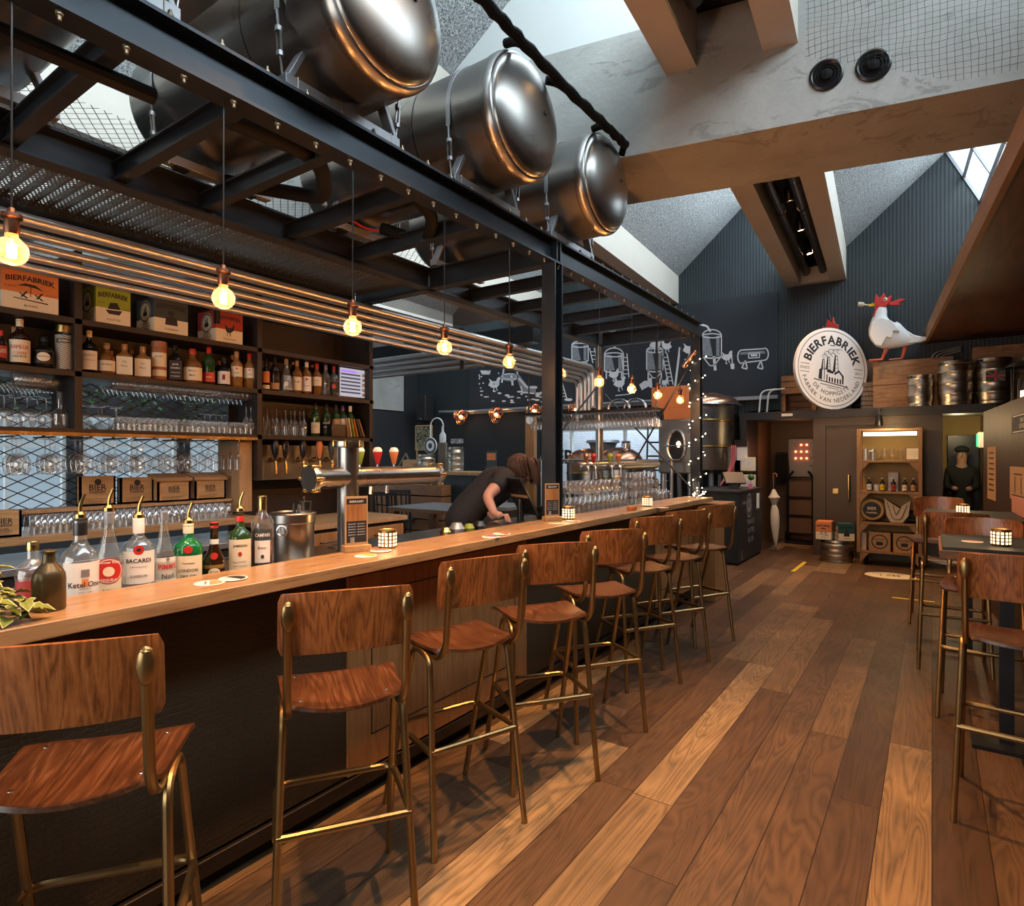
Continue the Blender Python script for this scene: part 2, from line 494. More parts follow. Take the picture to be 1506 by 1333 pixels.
def mk_stipple():
    t = NT('sprayed acoustic plaster'); v = t.coord(jitter=False)
    n = t.noise(v, 55, 2, .8); n2 = t.noise(v, 130, 1, .6)
    c = t.ramp(t.math('ADD', t.math('MULTIPLY', n, .7), t.math('MULTIPLY', n2, .3)), [(.38, (.1, .105, .105)), (.62, (.5, .52, .52))])
    return t.done(t.bsdf(c, .95, 0, t.bump(n, .9, .03)))
M['stipple'] = mk_stipple()
def mk_ribbed():
    t = NT('ribbed dark wall'); tc = t.n('TexCoord').outputs['Object']; sp = t.n('SeparateXYZ', {0: tc})
    w = t.math('SINE', t.math('MULTIPLY', sp.outputs[0], 2 * pi / .05))
    n = t.noise(tc, 1.5, 4)
    c = t.mix(n, (.011, .018, .021), (.02, .029, .033))
    c = t.mix(t.math('GREATER_THAN', w, .55), c, (.009, .014, .016))
    return t.done(t.bsdf(c, .6, 0, t.bump(w, .2, .006)))
M['ribbed'] = mk_ribbed()
M['chalkboard'] = plain('chalkboard', (.014, .017, .023), .75, 0, .3, 2)
M['dark_wall'] = plain('charcoal wall', (.013, .015, .017), .7, 0, .25, 2)
def mk_croc():
    t = NT('embossed dark leather panel'); v = t.coord((1, 1, 1), jitter=False)
    vo = t.n('TexVoronoi', {'Vector': v, 'Scale': 48, 'Randomness': .45}, feature='DISTANCE_TO_EDGE').outputs['Distance']
    e = t.ramp(vo, [(.0, 0), (.12, 1)])
    n = t.noise(v, 2, 4)
    c = t.mix(n, (.02, .013, .007), (.08, .05, .026))
    return t.done(t.bsdf(c, .5, 0, t.bump(e, .4, .006), Specular_IOR_Level=.3))
M['croc'] = mk_croc()
def mk_brick():
    t = NT('white brick'); tc = t.n('TexCoord').outputs['Object']
    sp = t.n('SeparateXYZ', {0: tc}); v = t.n('CombineXYZ', {0: sp.outputs[0], 1: sp.outputs[2]}).outputs[0]
    b = t.n('TexBrick', {'Vector': v, 'Color1': (.62, .62, .66, 1), 'Color2': (.56, .56, .6, 1), 'Mortar': (.4, .4, .43, 1), 'Scale': 4.5, 'Mortar Size': .02})
    return t.done(t.bsdf(b.outputs[0], .8))
M['brick'] = mk_brick()
M['mesh_shelf'] = lattice('expanded metal backing', .13, .07, .05, (.015, .014, .013), .5, .5, (1, 2))
M['mesh_deck'] = lattice('expanded metal grating', .045, .022, .24, (.16, .14, .1), .7, .5, (0, 1))
M['mesh_roof'] = lattice('wire mesh guard', .085, .06, .045, (.02, .02, .02), .3, .6, (0, 1))
M['net'] = lattice('bird netting', .038, .038, .03, (.015, .018, .015), 0, .8, (0, 2), diamond=False, off=.9)
M['corrug'] = plain('galvanised deck', (.16, .15, .12), .5, .5, .2)
M['filament'] = emit('glowing filament', (1.0, .62, .22), 60)
M['lamp_glow'] = emit('warm lamp glow', (1.0, .62, .3), 14)
M['fairy'] = emit('fairy light', (1.0, .72, .4), 22)
M['candle_glow'] = emit('candle glow', (1.0, .7, .38), 1.1)
M['red_lamp'] = emit('red indicator', (1.0, .12, .05), 4)
M['exit_green'] = emit('green exit sign', (.05, .75, .15), 1.2)
M['screen'] = emit('lit screen', (.55, .52, .58), .3)
M['screen_dark'] = emit('screen dark row', (.07, .06, .08), .4)
M['screen_purple'] = emit('screen purple', (.25, .1, .6), .7)
def mk_leaf():
    t = NT('variegated ivy'); v = t.n('TexCoord').outputs['UV']
    at_ = t.n('Attribute', attribute_name='edge').outputs['Fac']
    n = t.noise(t.coord(), 40, 3)
    g = t.mix(n, (.06, .12, .02), (.26, .3, .05))
    c = t.mix(t.math('GREATER_THAN', t.math('ADD', at_, t.math('MULTIPLY', n, .3)), .85), g, (.62, .58, .3))
    return t.done(t.bsdf(c, .4))
M['leaf'] = mk_leaf()
M['leaf_green'] = plain('green leaves', (.04, .12, .03), .45, 0, .4, 20)
# ================================================================== THE ROOM
XL, XR, YF, YB = -10.5, 2.6, -3.0, 11.0
SK = .058                                   # the roof runs slightly askew to the bar
VC = [-1.57 + 2.74 * k for k in range(-4, 2)]  # valley gutters at the back wall
def sx(x, y): return x + SK * (YB - y)
struct('floor', MB().bb((XL - .2, YF - .2, -.12), (XR + .2, 12.6, 0)), M['floor'], smooth=0)

# back wall with its gables, window and door openings
w = MB()
out = [(XL - .3, 2.2), (XR + .3, 2.2), (XR + .3, 4.85)]
for c in reversed(VC):
    for p in ((c + 2.74 - .45, 4.85), (c + 1.74, 6.02), (c + .42, 4.85)):
        if XL - .3 < p[0] < XR + .3: out.append(p)
out.append((XL - .3, 4.85))
w.prism(out, lambda x, z: (x, YB, z), lambda x, z: (x, YB + .2, z))
for lo, hi in (((XL - .3, 0), (-6.85, 2.2)), ((-6.85, 0), (-4.1, .85)), ((-6.85, 2.08), (-4.1, 2.2)), ((-4.1, 0), (-2.55, 2.2)), ((.6, 0), (XR + .3, 2.2))):
    w.bb((lo[0], YB, lo[1]), (hi[0], YB + .2, hi[1]))
struct('wall_back', w, M['ribbed'], smooth=0)
# window to the yard behind the kettles
g = MB()
for x in (-6.85, -6.2, -5.55, -5.0, -4.13): g.bb((x, YB + .04, .85), (x + .05, YB + .12, 2.08))
for z in (.85, 2.03): g.bb((-6.85, YB + .03, z), (-4.1, YB + .13, z + .05))
wn = struct('window_1', g, M['white'], smooth=0)
struct('pane', MB().bb((-6.8, YB + .07, .9), (-4.12, YB + .08, 2.03)), M['pane'], wn, smooth=0)
struct('wall_yard', MB().bb((-9.5, 13.2, 0), (-1.5, 13.3, 3.2)), M['brick'], smooth=0)

struct('wall_sky_block', MB().bb((-14.2, -4, 0), (-14, 13, 6.0)), M['palepaint'], smooth=0)  # added outside to cut the white sky seen through the left windows
# left wall with street windows
w = MB()
w.bb((XL - .2, YF, 0), (XL, 12, .7)); w.bb((XL - .2, YF, 2.15), (XL, 12, 4.85))
WY = [(.6, 2.0), (2.2, 3.6), (3.8, 5.2), (5.4, 6.8), (7.9, 9.3)]
ys = [YF] + [v for p in WY for v in p] + [12]
for a, b in zip(ys[::2], ys[1::2]): w.bb((XL - .2, a, .7), (XL, b, 2.15))
struct('wall_left', w, M['dark_wall'], smooth=0)
for i, (a, b) in enumerate(WY):
    g = MB(); 
    for y in (a, (a + b) / 2 - .02, b - .05): g.bb((XL - .12, y, .7), (XL - .05, y + .05, 2.15))
    for z in (.7, 1.65, 2.1): g.bb((XL - .13, a, z), (XL - .04, b, z + .05))
    wn = struct('window_%d' % (i + 2), g, M['palepaint'], smooth=0)
    struct('pane', MB().bb((XL - .09, a, .7), (XL - .08, b, 2.15)), M['pane'], wn, smooth=0)
struct('wall_right', MB().bb((XR, YF, 0), (XR + .2, 12, 4.85)), M['dark_wall'], smooth=0)
# wall behind the viewer with an unseen window added to light the foreground
w = MB()
for lo, hi in (((XL, 0), (-5, 4.85)), ((-5, 0), (-.2, .7)), ((-5, 2.9), (-.2, 4.85)), ((-.2, 0), (XR, 4.85))):
    w.bb((lo[0], YF - .2, lo[1]), (hi[0], YF, hi[1]))
struct('wall_front', w, M['dark_wall'], smooth=0)
g = MB()
for x in (-5, -3.4, -1.8, -.25): g.bb((x, YF - .14, .7), (x + .05, YF - .06, 2.9))
for z in (.7, 2.85): g.bb((-5, YF - .14, z), (-.2, YF - .06, z + .05))
wn = struct('window_7', g, M['black_paint'], smooth=0)
struct('pane', MB().bb((-5, YF - .1, .7), (-.2, YF - .095, 2.9)), M['pane'], wn, smooth=0)

# saw-tooth roof: grey sprayed slopes, glazed steep sides, gutters between
c_ = MB(); 
for c in VC:
    p, q = c + .40, c + 1.74
    a = [(sx(p, YF), YF, 4.83), (sx(p, YB), YB, 4.83), (sx(q, YB), YB, 6.02), (sx(q, YF), YF, 6.02)]
    b = [(x, y, z + .15) for x, y, z in a]
    c_.add(a + b, [(0, 1, 2, 3), (7, 6, 5, 4), (0, 4, 5, 1), (2, 6, 7, 3), (1, 5, 6, 2), (3, 7, 4, 0)])
struct('ceiling', c_, M['stipple'], smooth=0)
for i, c in enumerate(VC):
    q, r = c + 1.74, c + 2.74 - .42
    g = MB(); gl = MB()
    def P(t, y, o=0): return Vector((sx(q + (r - q) * t + o * .9, y), y, 6.02 + (4.83 - 6.02) * t + o * .44))
    for t in (0, .36, .7, 1): g.bar(P(t, YF), P(t, YB), .03, .05)
    for k in range(15):
        y = YF + k
        g.bar(P(0, y), P(1, y), .04, .035)
    gl.quad(P(0, YF, .02), P(1, YF, .02), P(1, YB, .02), P(0, YB, .02))
    wn = struct('window_%d' % (8 + i), g, M['zinc'], smooth=0)
    struct('pane', gl, M['pane'], wn, smooth=0)
# gutters (valley beams) with their recess
for c in VC:
    b = MB(); 
    def L(x, y, z): return (sx(x, y), y, z)
    for x0, x1 in ((-.44, -.22), (.22, .44)):
        vs = [L(c + x, y, z) for y in (YF, YB) for x in (x0, x1) for z in (4.35, 4.86)]
        b.add(vs, [(0, 1, 3, 2), (4, 6, 7, 5), (0, 4, 5, 1), (2, 3, 7, 6), (0, 2, 6, 4), (1, 5, 7, 3)])
    vs = [L(c + x, y, z) for y in (YB - .14, YB) for x in (-.22, .22) for z in (4.35, 4.6)]
    b.add(vs, [(0, 1, 3, 2), (4, 6, 7, 5), (0, 4, 5, 1), (2, 3, 7, 6), (0, 2, 6, 4), (1, 5, 7, 3)])
    bm_ = struct('beam', b, M['beige'], smooth=0)
    d = MB()
    vs = [L(c + x, y, z) for y in (YF, YB) for x in (-.22, .22) for z in (4.75, 4.86)]
    d.add(vs, [(0, 1, 3, 2), (4, 6, 7, 5), (0, 4, 5, 1), (2, 3, 7, 6), (0, 2, 6, 4), (1, 5, 7, 3)])
    struct('recess', d, M['black_matt'], bm_, smooth=0)
# big plastered cross beam and the pale infill over it
BD = Vector((.9798, .2, 0)); BN = Vector((-.2, .9798, 0)); B0 = Vector((-1.96, 4.27, 0))
def onbeam(x, off=0):
    t = (x - B0.x - BN.x * off) / BD.x
    return B0 + BD * t + BN * off
b = MB()
ps = [onbeam(XL, 0), onbeam(XR, 0), onbeam(XR, .88), onbeam(XL, .88)]
b.add([(p.x, p.y, z) for z in (3.8, 4.74) for p in ps], [(3, 2, 1, 0), (4, 5, 6, 7), (0, 1, 5, 4), (1, 2, 6, 5), (2, 3, 7, 6), (3, 0, 4, 7)])
struct('beam', b, M['concrete'], smooth=0)
g = MB()
for c in VC:
    pts = []
    for x, z in ((c + .2, 4.74), (c + .40, 4.83), (c + 1.74, 6.02), (c + 2.32, 4.83), (c + 2.5, 4.74)):
        y = 4.2
        for _ in range(4): y = onbeam(sx(x, y), .1).y
        pts.append(Vector((sx(x, y), y, z)))
    n = len(pts); o = BN * .3
    g.add([*pts, *[p + o for p in pts]], [tuple(range(n)), tuple(range(2 * n - 1, n - 1, -1))] + [(i, n + i, n + (i + 1) % n, (i + 1) % n) for i in range(n)])
struct('wall_infill', g, M['palepaint'], smooth=0)

# plywood soffit on the right
def sofx(y): return .745 - .0735 * y
b = MB()
ps = [(sofx(-2.9), -2.9), (sofx(10.95), 10.95), (XR, 10.95), (XR, -2.9)]
b.add([(x, y, z) for z in (3.2, 3.36) for x, y in ps], [(0, 1, 2, 3), (7, 6, 5, 4), (0, 4, 5, 1), (1, 5, 6, 2), (2, 6, 7, 3), (3, 7, 4, 0)])
sf = struct('ceiling_soffit', b, M['soffit'], smooth=0)
b = MB()
ps = [(sofx(-2.9) - .04, -2.9), (sofx(10.95) - .04, 10.95), (sofx(10.95), 10.95), (sofx(-2.9), -2.9)]
b.add([(x, y, z) for z in (3.19, 3.38) for x, y in ps], [(0, 1, 2, 3), (7, 6, 5, 4), (0, 4, 5, 1), (1, 5, 6, 2), (2, 6, 7, 3), (3, 7, 4, 0)])
struct('fascia', b, M['fascia'], sf, smooth=0)
# booth partition the high tables are fixed to
def parx(y): return .44 + .07 * (8 - y)
b = MB()
b.add([(parx(y) + o, y, z) for z in (0, 1.98) for y, o in ((1.5, 0), (8, 0), (8, .07), (1.5, .07))], [(0, 1, 2, 3), (7, 6, 5, 4), (0, 4, 5, 1), (1, 5, 6, 2), (2, 6, 7, 3), (3, 7, 4, 0)])
struct('wall_partition', b, M['brown_wall'], smooth=0)

# entrance block under the ledge
YE = 10.2
b = MB().bb((-2.56, YE, 2.1), (.66, YB, 2.22)); b.bb((-2.56, YE, 0), (-2.47, YB, 2.1))
struct('trim_1', b, M['black_paint'], smooth=0)
b = MB().bb((-1.5, YE + .06, 0), (-1.33, YE + .2, 2.1)); b.bb((-.17, YE + .06, 0), (.12, YE + .2, 2.1)); b.bb((-1.33, YE + .06, 1.98), (-.17, YE + .2, 2.1))
b.bb((-1.5, YE + .2, 0), (-1.42, 12, 2.1)); b.bb((.05, YE + .2, 0), (.12, 12, 2.1))
M['entr'] = plain('bronze lacquer wall', (.06, .04, .02), .42, .2, .2, 2)
M['alcove'] = plain('tan wall', (.22, .12, .06), .6, 0, .15, 2)
M['passage'] = plain('mustard wall', (.5, .34, .11), .6, 0, .1, 2)
struct('wall_entrance', b, M['entr'], smooth=0)
d = struct('door_1', MB().bb((-1.335, YE + .1, .0), (-.165, YE + .16, 1.985)), M['entr'], bevel=.006)
struct('handle', MB().tube(fillet([(-1.02, YE + .1, .86), (-1.02, YE + .03, .86), (-1.02, YE + .03, 1.24), (-1.02, YE + .1, 1.24)], .02), .013, 10), M['gold'], d)
struct('lock_plate', MB().bb((-1.24, YE + .085, .95), (-1.16, YE + .1, 1.03)), M['gold'], d, bevel=.004)
struct('wall_alcove', MB().bb((-2.6, 12, 0), (-1.4, 12.1, 2.3)).bb((-2.6, YB, 0), (-2.47, 12, 2.3)), M['alcove'], smooth=0)
b = MB().bb((.05, 12, 0), (.7, 12.1, 2.3)); b.bb((.62, 10.3, 0), (.7, 12, 2.2))
struct('wall_passage', b, M['passage'], smooth=0)
struct('ceiling_passage', MB().bb((-2.6, YB, 2.2), (.7, 12.1, 2.3)), M['black_matt'], smooth=0)
d = struct('door_2', MB().bb((.2, 11.9, .01), (.6, 11.97, 1.85)), M['black_plastic'], bevel=.005)
struct('push_bar', MB().bar((.24, 11.87, 1.0), (.56, 11.87, 1.0), .03, .03), M['chrome'], d)
e = thing('exit_sign', 'green lit exit sign at the edge of the narrow passage', 'exit sign', (.56, 10.9, 0))
struct('housing', MB().bb((-.02, -.05, 1.64), (.05, .3, 1.86)), M['white'], e, bevel=.005)
struct('sign_face', MB().bb((-.028, -.03, 1.66), (-.021, .28, 1.84)), M['exit_green'], e)

# low black divider in the far dining area
b = MB().bb((-9.6, 7.9, 0), (-5.35, 8.0, 1.2)); 
M['tarwood'] = wood('black brushed wood', (.008, .012, .014), (.035, .05, .055), None, 'Z', 1.2, .5, .6, .2)
dv = one('room_divider', b, M['tarwood'], 'long black timber divider with a bare wood ledge, behind the beer taps', 'divider', smooth=0)
b = MB().bb((-9.6, 7.85, 1.2), (-5.3, 8.6, 1.25)); b.build('ledge', M['pale_oak'], dv, smooth=0)

# ------------------------------------------------------------------ lights of the room
def area(name, loc, rot, sx_, sy_, energy, col):
    l = bpy.data.lights.new(name, 'AREA'); l.shape = 'RECTANGLE'; l.size = sx_; l.size_y = sy_; l.energy = energy; l.color = col
    o = bpy.data.objects.new(name, l); COL.objects.link(o); o.location = loc; o.rotation_euler = rot
    return o
SKY = (.84, .95, 1.0)
# daylight through the roof glazing (lamps stand outside each glazed side, facing in)
for i, c in enumerate(VC):
    xm = c + 2.03 + .25; 
    o = area('roof_daylight', (sx(xm, 4) + .22, 4, 5.43 + .15), (0, 0, 0), 13.5, 1.15, DAY_ROOF * (1.0 if i > 0 else .6), SKY)
    n = Vector((-.9, 0, -.44)); xax = Vector((-SK, 1, 0)).normalized(); zax = -n.normalized()
    yax = zax.cross(xax).normalized(); zax = xax.cross(yax)
    o.matrix_world = Matrix.Translation(o.location) @ Matrix((xax, yax, zax)).transposed().to_4x4()
area('street_daylight', (XL - .35, 3.8, 1.45), (0, -pi / 2, 0), 1.5, 7.0, DAY_LEFT, SKY)
area('front_fill_light', (-2.6, YF - .35, 1.8), (pi / 2, 0, 0), 4.6, 2.1, FILL_FRONT, (1.0, .8, .6))  # warm fill lamp added behind the viewer for the foreground
area('yard_daylight', (-5.5, 12.2, 3.6), (radians(35), 0, 0), 4, 1.2, 60, SKY)
wd = bpy.data.worlds.new('World'); SC.world = wd; wd.use_nodes = True
wd.node_tree.nodes['Background'].inputs[0].default_value = (.72, .86, 1.0, 1)
wd.node_tree.nodes['Background'].inputs[1].default_value = WORLD

def spotlight(name, loc, tgt, energy, col, ang=60, blend=.6, r=.04):
    l = bpy.data.lights.new(name, 'SPOT'); l.energy = energy; l.color = col; l.spot_size = radians(ang); l.spot_blend = blend; l.shadow_soft_size = r
    o = bpy.data.objects.new(name, l); COL.objects.link(o); o.location = loc
    o.rotation_euler = (Vector(tgt) - Vector(loc)).to_track_quat('-Z', 'Y').to_euler()
    return o
def point(name, loc, energy, col, r=.03):
    l = bpy.data.lights.new(name, 'POINT'); l.energy = energy; l.color = col; l.shadow_soft_size = r
    o = bpy.data.objects.new(name, l); COL.objects.link(o); o.location = loc
    return o
WARM = (1.0, .5, .19)
# track spots and pipes inside the gutters
trk = None
def gutter_spot(c, y, tgt, e, where):
    global trk
    x = sx(c, y); loc = Vector((x, y, 4.58)); lbl = 'small black track spotlight glowing ' + where
    d = (Vector(tgt) - loc).normalized()
    if trk is None:
        trk = thing('track_spotlight', lbl, 'spotlight', loc, 0, 'track spotlights in the roof gutters')
        MB().lathe([(0, -.1), (.045, -.1), (.05, -.08), (.05, .05), (.044, .06), (.04, .05), (0, .05)], n=16).build('housing', M['black_plastic'], trk)
        MB().lathe([(0, .052), (.038, .052)], n=16).build('lamp', M['lamp_glow'], trk)
        MB().cyl((0, 0, -.08), (0, -.02, -.19), .012, n=8).build('bracket', M['black_plastic'], trk)
        o = trk
    else: o = dup(trk, loc, label=lbl)
    o.rotation_euler = d.to_track_quat('Z', 'Y').to_euler()
    spotlight('gutter_lamp', loc + d * .075, tgt, e, WARM, 78, .8)
V1, V2 = VC[-2], VC[-3]
for y, tgt, e, wh in ((3.9, (.3, 2.4, 0), SPOT, 'over the near floor, in front of the plaster beam'), (2.2, (-1.4, 1.6, .6), SPOT * .8, 'above the near floor, nearest the viewer'),(.2, (-1.5, .6, .8), SPOT * .85, 'overhead, out of the picture'),
                  (6.9, (-.5, 6.5, 0), SPOT * .5, 'just behind the plaster beam'), (7.7, (-1, 9, 0), SPOT * .25, 'second behind the plaster beam'), (8.8, (-.9, 9.5, 0), SPOT * .3, 'third behind the plaster beam'), (9.9, (-.5, 9.8, 0), SPOT * .3, 'by the dark ribbed wall')):
    gutter_spot(V1, y, tgt, e, wh)
for x, who in ((-.12, 'left'), (.12, 'right')):
    p = MB()
    pts = [(sx(V1 + x, y), y, 4.52) for y in (YF + .1, 3.95)]
    p.tube(pts, .062, 14); p.tube([(sx(V1 + x, y), y, 4.52) for y in (3.55, 3.6)], .07, 14)
    one('gutter_pipe', p, M['black_plastic'], 'fat black pipe on the %s side of the near gutter' % who, 'pipe', 'black pipes in the roof gutters')
    p = MB()
    p.tube([(sx(V1 + x, y), y, 4.5) for y in (5.35, 10.8)], .055, 14); p.tube([(sx(V1 + x, y), y, 4.5) for y in (7.9, 7.97)], .063, 14)
    one('gutter_pipe', p, M['black_plastic'], 'fat black pipe on the %s side of the far gutter, behind the plaster beam' % who, 'pipe', 'black pipes in the roof gutters')
p = MB().tube([(sx(V2 + .1, y), y, 4.5) for y in (5.35, 10.8)], .055, 14)
one('gutter_pipe', p, M['black_plastic'], 'black pipe in the gutter just right of the steel frame', 'pipe', 'black pipes in the roof gutters')

# two round black speakers in the plaster beam, netting over it
for px, py, lb in ((1215, 111, 'round black speaker with ringed cone, lower left of the two on the plaster beam'), (1284, 97, 'round black speaker with ringed cone, upper right of the two, half under the net')):
    u = (px - CX) / F; dr = Vector((CS * u - SN, SN * u + CS, (HY - py) / F))
    d = (B0.dot(BN)) / dr.dot(BN); pos = Vector((0, 0, HC)) + dr * d
    t = thing('beam_speaker', lb, 'speaker', pos, atan2(BD.y, BD.x), 'speakers on the plaster beam')
    MB().lathe([(.105, 0), (.105, .012), (.092, .02), (.08, .012), (.072, -.0), (.072, .0)], n=32, axis=(0, -1, 0)).build('rim', M['black_plastic'], t)
    MB().lathe([(.085, .008), (.07, .016), (.06, .006), (.05, .016), (.042, .006), (.036, .022), (.02, .03), (0, .032)], n=32, axis=(0, -1, 0)).build('cone', M['rubber'], t)
nt = MB(Matrix.Translation(B0) @ Matrix.Rotation(atan2(BD.y, BD.x), 4, 'Z'))
def netp(u, v):
    x = 1.275 + u * 1.8; low = max(0, (1.0 - u * 2.2)) * .38
    z = 3.84 + low + v * (.9 - low)
    return (x, -.035 - .03 * abs(sin(u * 5 + v * 5)) - .02 * abs(sin(v * 6)), z)
rows = [[netp(i / 24, j / 10) for j in range(11)] for i in range(25)]
nt.add([p for r in rows for p in r], [(i * 11 + j, (i + 1) * 11 + j, (i + 1) * 11 + j + 1, i * 11 + j + 1) for i in range(24) for j in range(10)])
o = nt.build('bird_net', M['net']); tag(o, 'fine dark netting stretched over the right of the plaster beam', 'net')
# ================================================================== BAR FRONT
ZC = 1.095                                            # height of the bar top
Y0, Y1 = -.55, 6.32
top = MB().bb((-2.15, Y0, ZC - .045), (-1.86, Y1, ZC))
one('oak_worktop', top, M['counter_wood'], 'long honey oak bar top carrying bottles, candle holders and coasters', 'bar top', bevel=.004)
bf = thing('bar_counter', 'dark embossed bar counter with inset oak panels below the oak top', 'bar', (-2.08, 0, 0))
def frontp(name, y0, y1, mat, th=0):
    return MB().bb((-.03, y0, .13), (th, y1, ZC - .1)).build(name, M[mat], bf, smooth=0, bevel=.003)
frontp('dark_panel', Y0, 1.74, 'croc'); frontp('dark_panel', 3.14, 5.28, 'croc')
for a, b in ((1.74, 3.14), (5.28, 6.3)):
    p = frontp('oak_panel', a, b, 'oak_panel', .012)
    m = MB(); z0, z1 = .27, ZC - .19
    for lo, hi in (((a + .13, z0), (b - .13, z0 + .006)), ((a + .13, z1), (b - .13, z1 + .006)), ((a + .13, z0), (a + .136, z1)), ((b - .136, z0), (b - .13, z1))):
        m.bb((.012, lo[0], lo[1]), (.0135, hi[0], hi[1]))
    m.build('groove', M['ink'], p, smooth=0)
MB().bb((-.03, Y0, ZC - .1), (-.005, 6.3, ZC - .046)).build('top_rail', M['black_matt'], bf, smooth=0)
MB().bb((-.06, Y0, 0), (-.035, 6.3, .07)).bb((-.3, 6.2, 0), (-.035, 6.3, ZC - .05)).build('plinth', M['black_matt'], bf, smooth=0)
MB().bb((-.035, Y0, .06), (.015, 6.3, .12)).build('kick_rail', M['dark_wood'], bf, bevel=.004)
for y in (2.0, 3.7): 
    MB().cyl((.03, y, 0), (.03, y, .12), .008, n=10).lathe([(.0, .006), (.02, .004), (.022, 0)], (.03, y, 0), 12).build('foot_peg', M['brass'], bf)
m = MB().lathe([(.0, .02), (.03, .018), (.034, 0)], (0.0, .38, .3), 16, axis=(1, 0, 0)).box((.03, .38, .3), (.03, .02, .02))
m.build('power_socket', M['black_plastic'], bf)
# short lower slab that wraps the far end
one('bar_end_slab', MB().bb((-2.5, 6.34, .98), (-1.75, 6.75, 1.03)), M['counter_wood'], 'short lower oak slab at the far end of the bar', 'bar top', bevel=.004)
m = MB().bb((-2.45, 6.36, 0), (-1.85, 6.7, .98))
one('bar_end_cabinet', m, M['oak_panel'], 'pale oak cabinet under the low slab at the far bar end', 'cabinet', bevel=.004)
# steel working ledge behind the bar top
lg = thing('steel_work_counter', 'stainless work counter running behind the oak bar top', 'counter', (-2.4, 0, 0))
MB().bb((-.24, Y0, 1.02), (.235, 6.18, 1.05)).build('worktop', M['stainless'], lg, bevel=.006)
MB().bb((-.2, Y0, .1), (.2, 6.14, 1.02)).build('cabinet_body', M['black_paint'], lg, smooth=0)
MB().bb((-.17, Y0, 0), (.17, 6.14, .1)).build('plinth', M['black_matt'], lg, smooth=0)

# ------------------------------------------------------------------ bar stools
def make_stool(label, group):
    t = thing('bar_stool', label, 'bar stool', (0, 0, 0), 0, group)
    def seat(u, v):
        y = -.185 + .385 * v
        hw = .178 + .022 * v
        e = 1 - max(0, (v - .86) / .14) ** 2.5 * .16 - max(0, (.12 - v) / .12) ** 2.5 * .16
        x = (u * 2 - 1) * hw * e
        z = .772 - .012 * (1 - (2 * u - 1) ** 2) * (1 - v * .5) - .03 * max(0, (v - .7) / .3) ** 2 + .008 * max(0, .2 - v) / .2
        y -= .035 * (1 - (2 * u - 1) ** 2) * max(0, 1 - v * 2.2)
        return (x, y, z)
    s = MB().sheet(seat, 12, 14, .012).build('seat', M['seat_wood'], t, smooth=50)
    for x, y in ((-.13, -.12), (.13, -.12), (-.14, .1), (.14, .1)):
        MB().lathe([(0, .004), (.006, .003), (.007, 0)], (x, y, .766), 8).build('rivet', M['chrome'], s)
    def back(u, v):
        a = (u * 2 - 1); h = .93 + .2 * v
        e = 1 - (max(0, (v - .8) / .2) ** 3 + max(0, (.2 - v) / .2) ** 3) * .05
        z = 1.04 + (h - 1.03) * (.92 + .0 * a) - .01 * a * a
        return (a * .197 * e, -.262 + .055 * a * a - .02 * v, z)
    MB().sheet(back, 16, 8, .011).build('backrest', M['stool_wood'], t, smooth=50)
    for sx_ in (-1, 1):
        x = sx_
        fr = fillet([(x * .21, -.215, .0), (x * .182, -.125, .735), (x * .182, .015, .752), (x * .203, .255, 0)], .055, 6)
        MB().tube(fr, .0125, 10).build('leg', M['brass'], t)
        bt = fillet([(x * .165, .06, .748), (x * .168, -.17, .738), (x * .17, -.232, .80), (x * .17, -.263, 1.085)], .045, 6)
        rs = [.0125] * len(bt)
        bt += [Vector((x * .17, -.2665, 1.10)), Vector((x * .17, -.267, 1.107))]; rs += [.0125, .006]
        b = MB(); b.tube(bt, rs, 10)
        b.sphere((x * .17, -.27, 1.066), .018, 12, 10, (1.05, .6, 2.4))
        b.build('back_support', M['brass'], t)
    ring = fillet([(-.2, -.17, .385), (-.2, .15, .385), (.2, .15, .385), (.2, -.17, .385)], .05, 5)
    MB().tube(ring, .0122, 10).build('footrest', M['brass'], t)
    MB().tube([(-.2, -.17, .385), (.2, -.17, .385)], .0122, 10).build('rear_stretcher', M['brass'], t)
    return t
GB = 'bar stools along the oak bar'
ST = [(-1.528, .508, 37, 'nearest bar stool, cut off at the left, before the ivy end of the bar'),
      (-1.425, 1.2, 34, 'second bar stool from the near end, before the join of dark and oak panels'),
      (-1.44, 1.885, 20, 'third bar stool from the near end, squarely before the first oak panel'),
      (-1.395, 2.375, 37, 'fourth bar stool from the near end, before the far edge of the oak panel'),
      (-1.40, 2.975, 36, 'fifth bar stool from the near end, level with the thick steel post'),
      (-1.475, 3.77, 33, 'sixth bar stool from the near end, fourth counted from the far end'[:60]),
      (-1.445, 4.31, 31, 'seventh bar stool from the near end, next to the last one'),
      (-1.42, 4.93, 28, 'farthest bar stool, at the far end near the black host desk')]
ST[5] = (ST[5][0], ST[5][1], ST[5][2], 'sixth bar stool from the near end, partly behind the fifth')
st0 = None
def stool(bx, by, ang, lbl, grp, facing_bar=True):
    """bx,by = middle of the backrest; ang = turn"""
    global st0
    rz = radians(90 - ang) if facing_bar else radians(ang)
    off = Matrix.Rotation(rz, 3, 'Z') @ Vector((0, -.235, 0))
    loc = (bx - off.x, by - off.y, 0)
    if st0 is None:
        st0 = make_stool(lbl, grp); st0.location = loc; st0.rotation_euler = (0, 0, rz); return st0
    return dup(st0, loc, rz, lbl, grp)
for x, y, a, l in ST: stool(x, y, a, l, GB)
GT = 'bar stools at the high tables'
stool(.28, 3.08, -4, 'nearest bar stool at the right, its back to us before the near high table', GT, False)
stool(.26, 4.78, 176, 'bar stool on the far side of the near high table, facing us', GT, False)
stool(.13, 5.2, 2, 'bar stool on the near side of the far high table, mostly hidden', GT, False)
